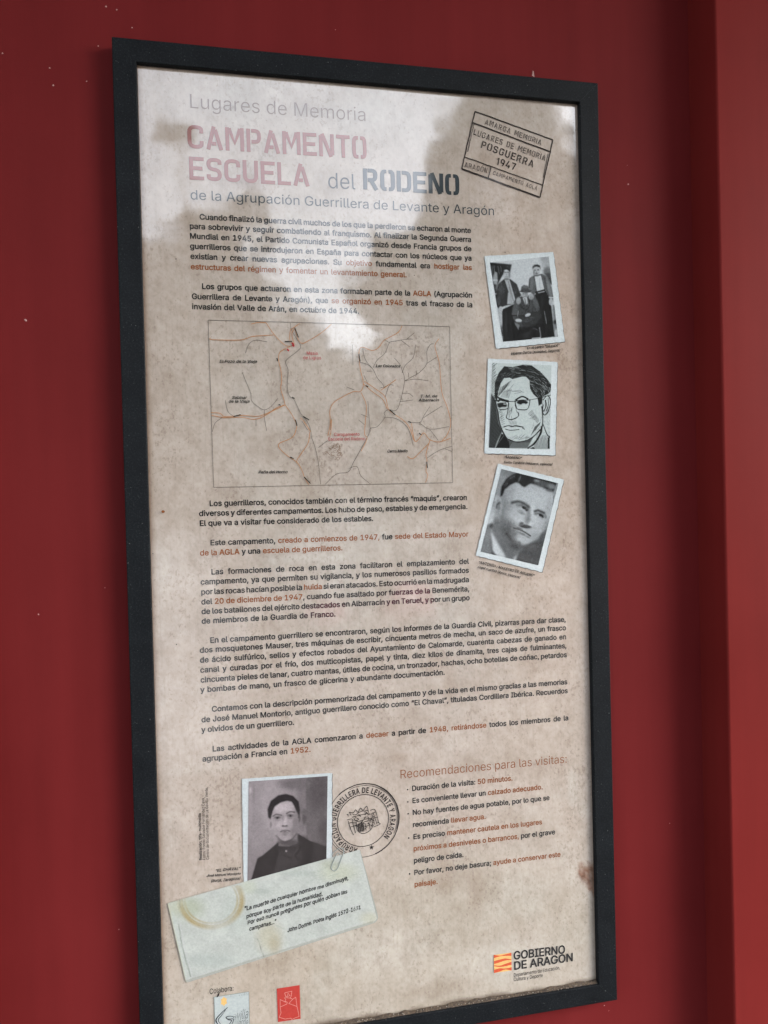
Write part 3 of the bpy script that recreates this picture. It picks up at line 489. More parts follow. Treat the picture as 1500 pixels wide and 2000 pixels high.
 8220: [300, [48,300,124,300,138,312,169,502,168,516,158,526,100,527,87,516,34,326,37,308], [171,300,248,300,261,312,292,502,291,516,280,526,224,527,210,514,157,324,160,308]],
 8221: [300, [48,300,102,300,116,312,169,504,166,520,158,526,78,527,64,514,34,328,37,308], [171,300,226,300,239,312,292,502,291,516,280,526,202,527,188,516,157,326,160,308]],
}
FONT_REGULAR = {
 34: [321, [78,318,128,318,129,322,136,509,70,508], [193,318,243,318,250,509,185,508]],
 40: [273, [176,-96,236,-96,201,-18,175,54,159,120,151,200,155,272,169,352,199,452,236,539,176,539,157,504,131,440,113,380,100,322,90,246,91,158,99,104,111,54,138,-20]],
 41: [273, [37,-96,96,-96,100,-90,133,-24,159,44,174,102,182,156,183,246,179,286,165,362,132,468,96,539,37,538,70,464,94,392,113,308,122,218,119,152,105,78,77,-6]],
 44: [188, [38,-118,85,-118,136,71,67,70]],
 45: [453, [114,188,336,188,337,244,114,244]],
 46: [188, [88,-4,102,-4,118,1,131,12,140,30,140,52,135,64,118,81,104,86,86,86,72,81,55,64,50,48,50,34,55,18,72,2]],
 47: [249, [15,-76,72,-74,234,533,178,532]],
 48: [453, [223,-6,262,-4,294,6,324,24,348,48,369,78,385,114,398,166,405,238,403,308,397,348,384,396,367,432,342,467,322,485,296,501,264,512,226,516,190,512,158,502,130,485,104,458,85,430,68,392,56,348,48,268,50,200,56,160,68,114,84,78,103,50,130,24,158,7,176,1,192,-4], [220,50,202,52,182,60,164,73,146,94,135,112,122,146,115,176,109,260,115,332,122,362,133,392,146,416,162,435,182,449,202,457,226,460,250,457,272,449,292,434,317,398,330,366,338,332,344,246,338,176,331,146,320,116,308,94,290,73,272,60,250,52]],
 49: [453, [76,0,391,0,390,55,276,56,276,509,198,509,86,426,86,358,208,448,212,448,212,56,76,55]],
 50: [453, [64,0,389,0,388,57,153,58,157,66,316,234,353,282,372,320,381,364,379,400,372,424,361,446,347,464,328,483,304,498,280,508,238,515,198,514,168,507,140,495,120,482,99,460,83,436,68,394,66,362,126,362,132,398,147,426,172,448,194,456,224,460,254,456,272,450,286,442,301,428,317,398,320,360,311,326,281,280,64,48]],
 51: [453, [212,-6,252,-5,280,1,308,12,334,27,356,48,371,66,385,96,393,140,391,172,383,200,371,222,358,240,334,261,300,279,280,286,250,290,221,290,372,460,372,509,70,508,70,452,288,452,284,444,157,300,157,248,220,247,252,242,274,234,306,210,323,182,329,152,328,126,323,108,313,90,290,69,266,57,240,51,196,51,166,59,140,74,118,100,108,132,44,132,48,102,56,80,69,58,88,38,108,22,134,9,160,0]],
 52: [453, [282,0,343,0,344,105,413,106,412,163,343,164,342,318,282,318,282,163,109,164,109,168,311,508,248,509,41,162,40,106,282,105]],
 53: [453, [216,-6,250,-5,290,6,330,30,354,54,369,76,382,104,389,132,390,188,379,232,359,268,330,300,294,321,254,332,212,333,170,322,134,302,150,450,366,452,366,509,96,508,67,254,128,246,150,261,178,272,212,277,240,275,272,264,288,253,313,222,323,198,328,166,327,146,315,106,304,88,288,73,252,54,212,50,180,57,160,68,138,88,129,104,122,130,60,130,63,104,70,82,83,60,102,38,120,23,152,6,190,-5]],
 54: [453, [222,-6,256,-5,284,2,312,15,332,29,352,50,368,72,379,96,387,126,389,162,381,214,370,240,356,260,338,280,316,295,294,305,256,313,212,312,175,296,322,509,251,508,110,298,80,240,65,188,65,136,72,104,84,74,101,50,122,29,156,8,192,-4], [227,48,188,55,158,74,135,108,126,138,125,152,126,178,130,196,147,228,172,251,192,260,218,265,258,261,290,243,306,226,316,210,322,196,327,170,327,146,322,118,305,86,280,63,262,54]],
 55: [453, [97,0,166,2,391,448,390,509,62,508,62,452,323,452]],
 56: [453, [221,-6,260,-5,290,1,316,11,342,25,366,46,381,66,396,100,401,132,395,176,387,196,373,218,352,241,336,252,300,266,322,275,342,288,360,308,373,332,380,358,382,378,380,404,373,428,362,450,350,464,326,486,306,498,274,510,226,516,174,509,144,497,105,468,90,450,79,428,72,404,70,380,72,358,80,330,92,308,110,288,126,277,153,266,116,252,84,224,62,188,52,144,54,108,61,86,74,62,92,41,112,24,154,4,192,-5], [222,49,194,52,170,59,152,68,135,84,121,106,117,120,115,138,117,158,130,190,144,206,166,221,204,234,248,234,286,221,314,200,331,172,336,152,336,126,324,92,300,68,264,53], [214,290,178,300,164,308,145,330,137,346,133,368,137,404,152,430,178,450,194,456,220,460,258,456,288,442,307,422,318,394,319,368,316,350,300,320,274,300,240,290]],
 57: [453, [131,0,201,0,339,204,360,242,382,296,389,342,387,378,380,408,370,430,352,458,330,480,310,494,286,506,252,514,214,515,194,513,162,504,122,480,99,458,85,438,72,408,64,364,68,310,83,268,97,248,116,228,136,214,156,205,192,196,238,196,277,212], [226,243,190,249,172,258,154,274,141,290,132,310,125,350,130,388,147,422,174,446,192,455,218,460,246,459,260,455,292,436,316,404,322,390,327,362,327,338,322,312,306,282,292,266,262,249]],
 58: [188, [88,-4,102,-4,118,1,131,12,140,30,140,52,135,64,118,81,104,86,86,86,72,81,55,64,50,48,50,34,55,18,72,2], [89,272,108,272,118,276,130,286,140,304,140,328,135,340,126,350,106,361,84,361,72,356,57,342,50,324,50,308,56,292,72,277]],
 59: [188, [38,-118,85,-118,136,71,67,70], [97,272,110,271,126,276,139,288,148,304,149,322,144,338,130,354,114,361,92,361,80,356,66,342,59,328,58,310,63,294,78,278]],
 65: [480, [17,0,86,2,134,142,344,142,394,2,463,0,276,509,201,508], [156,199,155,202,197,320,238,456,267,362,324,200]],
 66: [456, [60,0,256,0,308,6,340,16,368,31,387,48,400,66,411,90,417,120,417,156,411,184,403,202,378,234,346,255,315,262,316,267,356,285,379,308,393,334,398,364,396,400,382,440,362,466,330,490,304,501,260,508,60,508], [126,57,126,231,252,231,278,228,300,221,318,210,343,184,354,154,353,116,337,88,310,67,280,59,252,57], [126,285,126,452,242,452,272,449,296,441,312,430,325,414,334,392,335,356,324,328,300,303,278,292,254,286]],
 67: [510, [263,-6,292,-6,340,4,366,15,402,37,421,54,449,92,461,116,473,160,408,160,391,116,364,86,330,65,302,56,280,53,238,55,210,63,186,75,156,100,130,136,113,176,106,210,103,254,107,304,114,336,124,362,136,384,157,410,184,433,210,446,242,454,274,456,316,449,344,437,380,408,399,378,408,348,473,348,465,380,448,418,432,442,402,472,376,489,336,506,298,514,268,516,224,512,184,501,148,482,122,462,95,434,70,394,53,352,43,304,40,256,43,204,53,156,68,118,91,80,120,48,150,25,196,4,228,-4]],
 68: [502, [60,0,226,0,268,3,310,13,352,31,382,52,412,84,433,118,449,158,459,206,462,254,459,304,450,348,434,390,411,428,386,455,354,478,314,496,270,506,228,509,60,508], [126,57,125,452,224,452,260,449,292,441,318,429,340,413,364,388,380,360,391,328,398,284,398,228,391,182,378,146,364,122,340,96,318,81,288,67,252,59,222,57]],
 69: [419, [60,0,375,0,374,57,125,58,126,229,355,230,354,286,126,286,125,452,372,452,372,509,60,508]],
 70: [410, [60,0,125,0,126,221,346,222,346,278,125,278,125,452,368,452,368,509,60,508]],
 71: [520, [265,-6,310,-4,346,5,378,19,404,37,420,51,451,90,464,118,475,158,478,194,478,256,284,256,284,199,415,198,409,156,398,126,384,104,362,83,338,68,298,55,276,53,240,55,210,63,184,76,162,93,139,120,124,146,115,170,106,210,103,254,106,298,113,332,130,374,155,408,184,433,210,446,240,454,272,456,314,449,344,436,373,412,395,380,408,349,474,350,467,378,450,416,428,446,402,470,378,487,340,504,314,511,266,516,222,512,186,502,148,483,122,463,95,434,69,394,53,352,43,304,40,256,43,204,53,156,70,114,94,76,118,49,146,27,186,7,222,-3]],
 72: [517, [60,0,125,0,126,232,392,232,392,0,457,0,456,509,392,508,392,289,126,289,125,508,60,508]],
 73: [300, [31,0,269,0,268,57,183,58,183,452,268,452,268,509,31,508,32,452,118,452,118,58,32,57]],
 74: [396, [182,-6,226,-3,262,10,276,19,295,34,316,60,332,100,336,138,336,509,272,508,272,144,269,116,262,94,249,76,230,60,208,52,180,50,162,52,142,59,121,74,107,96,100,116,98,172,33,172,33,142,38,100,52,62,73,36,108,10,144,-3]],
 75: [467, [60,0,125,0,125,168,198,244,372,0,448,0,243,288,448,509,364,509,183,314,124,242,125,508,60,508]],
 76: [393, [60,0,361,0,360,57,125,58,124,509,60,508]],
 77: [628, [60,0,122,0,120,433,167,298,286,0,342,0,458,296,506,437,504,0,568,0,568,509,476,508,352,188,314,73,282,176,152,508,60,508]],
 78: [523, [60,0,125,0,125,318,120,429,194,302,385,2,388,0,463,0,462,509,399,508,399,140,402,80,355,164,138,506,136,509,60,508]],
 79: [533, [263,-6,306,-4,348,7,382,24,416,50,445,84,462,112,473,138,480,156,490,202,493,246,490,306,480,352,464,394,442,430,414,461,384,484,344,503,310,512,278,515,224,512,184,501,150,484,114,454,91,428,72,398,53,352,43,304,40,256,43,204,53,156,69,116,92,78,124,45,152,24,176,12,222,-3], [262,53,238,55,212,62,186,75,164,91,143,114,124,146,113,176,106,210,103,254,106,298,113,332,125,364,141,392,162,416,184,433,210,446,232,452,270,456,298,453,324,446,350,433,372,416,393,392,410,362,421,332,428,296,430,242,428,212,421,176,406,140,393,118,377,98,348,75,324,63,296,55]],
 80: [445, [60,0,125,0,126,186,246,186,274,188,304,195,332,207,354,222,375,242,390,266,401,292,407,318,409,350,407,376,401,402,389,432,375,452,356,472,334,487,302,500,270,507,60,508], [126,242,126,452,256,451,296,439,324,416,340,384,344,362,344,334,335,298,324,278,310,265,288,252,260,244]],
 81: [533, [401,-48,468,-48,403,40,416,49,440,76,462,112,480,156,490,202,493,246,490,306,480,352,470,378,444,426,419,456,384,484,350,501,310,512,278,515,224,512,184,501,150,484,120,461,97,436,72,398,53,352,43,304,40,256,43,204,53,156,69,116,92,78,118,49,152,24,196,4,228,-4,264,-7,312,-3,356,12], [262,53,238,55,212,62,186,75,164,91,143,114,124,146,113,176,106,210,103,254,106,298,113,332,125,364,141,392,162,416,184,433,210,446,232,452,270,456,298,453,324,446,350,433,372,416,393,392,410,362,421,332,428,296,430,242,428,212,421,176,410,148,393,118,366,89,312,159,246,158,318,64,318,61,296,55]],
 82: [449, [60,0,125,0,126,198,246,198,352,2,428,0,314,208,356,231,377,252,399,290,408,326,407,384,392,430,377,454,358,472,334,488,306,500,272,507,60,508], [126,255,126,452,258,451,298,440,325,418,341,386,345,342,335,302,316,278,296,266,258,256]],
 83: [447, [217,-8,262,-7,292,-1,322,10,348,24,374,48,388,66,399,86,408,130,407,162,395,198,376,222,358,238,336,252,296,270,202,296,164,310,142,323,121,348,116,362,115,380,121,406,128,418,154,441,184,454,208,458,256,456,280,449,302,438,322,418,332,402,338,378,401,378,398,404,384,438,362,466,340,485,314,499,288,508,260,514,228,516,196,514,142,500,114,485,89,464,76,450,62,426,54,400,52,368,55,342,67,312,88,287,112,269,146,252,172,243,278,212,320,190,334,176,344,156,345,130,339,108,318,79,284,59,246,50,202,50,168,58,136,75,114,102,104,137,38,136,42,108,50,84,64,60,86,36,122,12,156,-1,186,-7]],
 84: [449, [193,0,257,0,257,452,416,452,416,509,32,508,32,452,193,452]],
 85: [517, [249,-8,296,-6,332,2,364,15,392,34,415,56,432,78,447,110,455,140,457,166,456,509,393,508,393,178,386,134,365,96,348,79,310,59,272,52,232,53,190,66,168,80,140,114,131,134,124,176,124,508,60,508,60,168,63,138,71,108,84,80,103,54,134,28,152,16,186,2,220,-6]],
 86: [480, [204,0,278,0,462,509,394,508,283,188,242,54,194,202,85,508,16,508]],
 87: [686, [155,0,231,0,324,344,342,435,365,332,455,0,530,0,669,508,603,508,515,166,492,63,468,174,380,508,306,509,219,178,194,63,172,162,83,508,16,509]],
 88: [474, [18,0,92,0,189,140,238,218,267,166,381,0,455,0,275,262,446,509,374,509,269,358,238,303,203,364,104,509,30,508,200,260]],
 89: [472, [203,0,268,0,268,208,454,509,380,508,274,334,236,262,204,326,93,506,90,509,17,508,203,210]],
 90: [438, [42,0,399,0,398,57,115,56,169,128,397,462,396,509,40,508,40,452,323,452,283,400,42,48]],
 97: [389, [159,-8,198,-5,228,7,256,28,272,52,277,52,278,0,337,0,337,254,331,300,320,324,298,351,268,370,238,380,210,384,176,384,134,376,112,368,80,347,63,330,41,292,100,274,117,300,136,316,162,327,200,331,224,328,240,322,261,306,271,288,276,256,271,240,266,235,246,228,144,215,98,203,64,185,44,162,36,146,30,110,32,84,38,62,48,44,66,23,94,5,120,-4], [170,45,130,52,104,70,96,82,92,98,93,118,99,134,112,147,138,160,160,166,250,179,266,184,276,190,274,120,270,106,257,84,240,67,220,55,194,47]],
 98: [424, [218,-8,260,-6,290,3,314,16,334,33,355,58,378,106,388,148,390,200,382,260,368,296,354,320,339,338,312,361,288,374,260,382,214,384,174,374,150,359,120,322,114,319,114,508,54,509,53,0,112,0,112,58,118,59,138,30,162,10,188,-3], [214,47,186,52,162,64,135,94,125,114,117,142,113,174,113,206,118,242,125,264,146,298,160,311,180,323,198,328,224,330,262,322,280,312,303,286,316,262,323,240,327,216,328,178,319,126,306,96,296,82,278,64,262,55,238,48]],
 99: [396, [199,-8,244,-5,278,5,298,16,316,29,338,52,350,70,363,102,304,117,289,84,270,65,238,50,206,46,174,51,148,64,129,82,115,102,103,134,98,158,96,184,98,218,105,248,117,278,144,310,164,322,184,328,204,330,232,328,250,322,274,308,293,286,304,262,361,278,356,294,339,324,310,353,276,372,226,384,174,382,144,374,116,360,94,343,73,320,55,290,44,262,36,224,34,182,39,136,55,86,71,60,94,34,116,17,146,2,176,-6]],
 100: [424, [187,-8,218,-7,254,4,281,24,306,59,313,58,314,0,372,0,372,509,311,508,310,319,305,320,276,357,250,374,210,384,164,382,138,374,120,365,90,343,68,316,54,292,44,264,36,226,34,194,36,150,43,116,57,80,71,56,86,38,108,18,138,2,166,-6], [198,47,180,49,160,56,146,65,122,90,108,118,101,140,96,194,98,220,105,252,118,282,128,296,146,312,162,322,182,328,208,330,228,328,248,321,270,307,289,284,300,262,307,240,312,186,307,140,300,116,279,80,264,65,244,54,222,48]],
 101: [404, [203,-8,238,-7,260,-3,304,15,320,25,344,50,358,72,365,90,306,105,289,76,276,64,252,52,220,46,194,47,172,52,138,71,119,92,102,128,96,168,371,170,370,226,365,256,355,288,335,324,318,342,286,365,260,376,222,384,172,382,144,374,116,360,90,340,72,318,54,288,40,244,34,192,36,150,43,118,55,86,72,58,94,33,116,17,140,5,178,-6], [98,221,97,232,103,256,116,282,127,296,146,314,164,323,198,330,224,329,246,323,276,303,288,288,298,268,309,222]],
 102: [254, [81,0,142,0,142,326,228,328,228,379,142,380,143,436,153,458,164,468,190,474,228,469,243,520,238,523,200,530,170,529,146,523,120,511,99,490,87,470,81,442,81,380,6,378,6,327,81,326]],
 103: [425, [205,-150,262,-145,288,-137,314,-124,332,-111,350,-90,364,-64,372,-20,372,379,313,378,312,319,307,320,278,357,256,372,236,380,212,384,186,384,166,382,138,374,112,361,92,345,74,324,57,298,43,262,36,228,34,196,36,154,43,120,53,94,70,66,92,42,112,27,138,14,164,7,208,5,236,9,254,16,276,31,304,66,311,68,311,-12,308,-36,298,-58,282,-76,260,-88,236,-95,216,-97,168,-93,132,-76,102,-41,51,-70,67,-94,86,-113,114,-132,156,-146], [202,59,164,66,144,77,123,98,108,124,101,146,96,196,104,250,118,282,128,296,146,312,162,322,182,328,208,330,248,322,264,312,289,286,307,244,312,210,312,176,307,142,300,120,282,92,264,75,246,66,222,60]],
 104: [410, [53,0,114,0,114,238,119,266,134,294,150,310,176,324,202,329,234,327,254,319,274,304,286,286,294,262,296,240,296,0,357,0,357,250,353,284,342,318,321,348,296,368,276,377,252,383,218,384,178,376,152,362,131,342,114,316,114,509,53,508]],
 105: [167, [53,0,114,0,114,379,53,378], [78,444,90,443,106,448,120,462,125,472,126,490,121,504,108,517,94,523,74,523,62,518,48,506,42,492,42,474,47,462,62,448]],
 106: [167, [-10,-142,30,-141,66,-129,90,-108,100,-94,109,-72,114,-34,114,379,53,378,52,-42,47,-62,32,-80,14,-86,-10,-88], [78,444,96,444,106,449,118,460,125,472,125,494,120,504,104,519,94,523,74,523,62,519,51,510,42,494,41,480,46,464,60,449]],
 107: [381, [53,0,114,0,114,140,154,177,294,0,372,0,201,216,359,378,284,379,120,212,114,212,114,509,53,508]],
 108: [189, [130,-2,170,0,180,2,180,8,170,54,140,52,126,56,118,66,114,84,114,508,54,509,55,58,63,36,78,17,90,8,108,1]],
 109: [610, [53,0,114,0,114,250,120,278,132,298,156,319,182,329,208,330,236,323,250,313,265,296,272,280,274,0,334,0,335,250,339,276,351,300,372,319,400,329,428,330,456,323,472,313,486,298,493,280,496,256,496,0,556,0,556,276,550,308,541,328,530,344,512,362,478,380,458,385,416,385,382,376,352,358,334,340,318,310,301,344,284,364,268,375,244,384,210,386,182,380,152,364,129,342,112,310,112,378,54,379]],
 110: [410, [53,0,114,0,114,238,119,266,134,294,150,310,176,324,202,329,234,327,254,319,274,304,286,286,294,262,296,240,296,0,357,0,355,274,350,298,338,326,316,354,296,368,274,378,240,384,198,382,178,376,152,362,140,351,131,342,112,311,112,378,53,378]],
 111: [415, [199,-8,240,-6,272,3,298,16,329,42,345,60,367,104,379,150,381,180,379,226,372,258,360,290,343,318,318,345,298,360,270,374,240,382,218,384,174,382,144,374,116,360,88,336,73,320,57,294,44,262,36,224,34,192,36,152,44,114,56,84,75,54,94,34,116,17,146,2,176,-6], [208,46,186,48,162,55,144,66,129,82,117,98,107,120,101,140,96,184,102,238,109,260,126,290,144,310,160,320,184,328,204,330,232,328,250,322,270,311,288,292,308,256,315,232,319,200,318,162,314,138,296,94,270,65,254,56,230,48]],
 112: [424, [53,-142,114,-142,114,59,120,56,148,20,174,3,206,-7,260,-6,290,3,314,16,334,33,355,58,371,86,382,118,389,160,389,218,382,260,371,290,354,320,332,346,312,361,288,374,260,382,240,384,214,384,190,380,156,363,136,344,120,322,112,319,112,378,53,378], [214,47,186,52,162,64,135,94,125,114,117,142,113,174,113,206,118,242,125,264,146,298,160,311,180,323,198,328,224,330,262,322,280,312,303,286,316,262,323,240,327,216,328,178,319,126,306,96,296,82,278,64,262,55,238,48]],
 113: [424, [311,-142,372,-142,372,378,314,379,312,319,306,320,276,357,256,371,238,379,210,384,186,384,144,376,112,361,90,343,70,320,54,292,43,262,36,226,34,194,36,150,43,116,54,86,69,58,92,32,108,18,132,5,166,-6,218,-7,252,3,278,21,305,58,310,59], [198,47,180,49,160,56,146,65,122,90,108,118,101,140,96,194,98,220,105,252,118,282,128,296,146,312,162,322,182,328,208,330,228,328,248,321,270,307,289,284,300,262,307,240,312,186,307,140,300,116,279,80,264,65,244,54,222,48]],
 114: [259, [53,0,114,0,114,246,121,274,132,292,146,307,174,321,204,326,242,322,242,384,200,384,170,377,150,366,134,352,116,321,112,322,112,379,53,378]],
 115: [365, [168,-8,210,-7,236,-2,280,17,298,31,313,48,324,68,330,90,329,130,323,146,308,170,294,182,260,200,140,233,126,242,111,262,109,282,117,304,132,318,166,331,188,333,210,331,230,324,255,302,268,277,324,290,310,324,284,354,254,373,214,383,160,383,130,376,98,362,80,348,64,330,54,312,48,292,49,250,57,228,70,210,90,194,118,179,232,149,252,138,263,124,268,100,266,88,258,74,234,56,206,47,182,45,158,47,124,60,110,72,94,106,36,94,41,74,51,52,78,22,118,1]],
 116: [227, [162,-4,192,-3,213,4,202,54,180,50,156,51,138,59,128,78,126,326,204,327,204,378,126,379,126,470,66,471,65,380,6,379,6,328,65,326,65,88,68,64,75,44,90,24,112,7,140,-2]],
 117: [410, [174,-4,210,-3,234,4,252,14,277,34,298,69,298,0,357,0,356,379,296,378,296,146,291,114,283,96,262,70,234,55,204,50,174,53,152,63,137,74,125,92,116,116,114,378,53,378,53,124,60,80,72,54,96,23,116,10,134,2]],
 118: [389, [162,0,227,0,370,379,304,378,223,154,194,59,174,132,85,378,18,378]],
 119: [567, [137,0,199,0,254,192,284,308,316,180,368,0,430,0,544,378,480,379,479,376,426,188,396,69,370,184,317,378,252,379,198,186,170,68,144,176,88,378,24,379]],
 120: [379, [21,0,92,0,159,102,188,155,286,0,357,0,224,192,350,379,282,379,220,286,192,233,100,379,29,378,155,194]],
 121: [389, [77,-144,110,-144,142,-135,166,-119,192,-84,206,-54,370,379,305,378,223,154,194,58,168,148,85,378,18,378,162,0,146,-48,130,-75,120,-83,104,-89,86,-90,61,-86,47,-138]],
 122: [380, [42,0,339,0,338,56,126,56,135,72,332,330,332,379,48,378,48,323,254,323,254,320,42,46]],
 193: [480, [17,0,86,2,134,142,344,142,394,2,463,0,276,509,201,508], [156,199,155,202,197,320,238,456,267,362,324,200], [213,558,262,558,329,658,260,659]],
 211: [533, [263,-6,306,-4,348,7,382,24,416,50,445,84,462,112,473,138,480,156,490,202,493,246,490,306,480,352,464,394,442,430,414,461,384,484,344,503,310,512,278,515,224,512,184,501,150,484,114,454,91,428,72,398,53,352,43,304,40,256,43,204,53,156,69,116,92,78,124,45,152,24,176,12,222,-3], [262,53,238,55,212,62,186,75,164,91,143,114,124,146,113,176,106,210,103,254,106,298,113,332,125,364,141,392,162,416,184,433,210,446,232,452,270,456,298,453,324,446,350,433,372,416,393,392,410,362,421,332,428,296,430,242,428,212,421,176,406,140,393,118,377,98,348,75,324,63,296,55], [240,558,290,558,356,658,288,659]],
 225: [389, [159,-8,198,-5,228,7,256,28,272,52,277,52,278,0,337,0,337,254,331,300,320,324,298,351,268,370,238,380,210,384,176,384,134,376,112,368,80,347,63,330,41,292,100,274,117,300,136,316,162,327,200,331,224,328,240,322,261,306,271,288,276,256,271,240,266,235,246,228,144,215,98,203,64,185,44,162,36,146,30,110,32,84,38,62,48,44,66,23,94,5,120,-4], [170,45,130,52,104,70,96,82,92,98,93,118,99,134,112,147,138,160,160,166,250,179,266,184,276,190,274,120,270,106,257,84,240,67,220,55,194,47], [162,430,212,429,278,528,210,529]],
 233: [404, [203,-8,238,-7,260,-3,304,15,320,25,344,50,358,72,365,90,306,105,289,76,276,64,252,52,220,46,194,47,172,52,138,71,119,92,102,128,96,168,371,170,370,226,365,256,355,288,335,324,318,342,286,365,260,376,222,384,172,382,144,374,116,360,90,340,72,318,54,288,40,244,34,192,36,150,43,118,55,86,72,58,94,33,116,17,140,5,178,-6], [98,221,97,232,103,256,116,282,127,296,146,314,164,323,198,330,224,329,246,323,276,303,288,288,298,268,309,222], [177,430,226,429,292,528,224,529]],
 237: [167, [53,0,114,0,114,379,53,378], [57,430,106,429,172,528,104,529]],
 241: [410, [53,0,114,0,114,238,119,266,134,294,150,310,176,324,202,329,234,327,254,319,274,304,286,286,294,262,296,240,296,0,357,0,355,274,350,298,338,326,316,354,296,368,274,378,240,384,198,382,178,376,152,362,140,351,131,342,112,311,112,378,53,378], [245,446,264,448,278,455,289,466,302,496,304,517,262,517,256,496,248,490,232,491,176,517,144,516,132,510,120,498,111,480,106,454,106,448,148,448,153,466,160,473,166,475,182,471,222,451]],
 243: [415, [199,-8,240,-6,272,3,298,16,329,42,345,60,367,104,379,150,381,180,379,226,372,258,360,290,343,318,318,345,298,360,270,374,240,382,218,384,174,382,144,374,116,360,88,336,73,320,57,294,44,262,36,224,34,192,36,152,44,114,56,84,75,54,94,34,116,17,146,2,176,-6], [208,46,186,48,162,55,144,66,129,82,117,98,107,120,101,140,96,184,102,238,109,260,126,290,144,310,160,320,184,328,204,330,232,328,250,322,270,311,288,292,308,256,315,232,319,200,318,162,314,138,296,94,270,65,254,56,230,48], [181,430,230,429,296,528,228,529]],
 250: [410, [174,-4,210,-3,234,4,252,14,277,34,298,69,298,0,357,0,356,379,296,378,296,146,291,114,283,96,262,70,234,55,204,50,174,53,152,63,137,74,125,92,116,116,114,378,53,378,53,124,60,80,72,54,96,23,116,10,134,2], [178,430,228,429,294,528,226,529]],
 8211: [350, [0,188,350,188,350,244,0,244]],
 8220: [300, [52,318,121,318,150,509,104,508], [175,318,244,318,274,509,227,508]],
 8221: [300, [52,318,99,320,150,509,81,508], [175,318,222,318,274,509,205,508]],
 8226: [389, [183,94,222,96,240,102,260,114,279,132,289,146,302,182,302,222,297,240,286,262,264,286,250,296,212,310,172,309,156,305,126,287,99,256,86,220,85,196,88,176,97,152,110,132,138,108,162,97]],
}
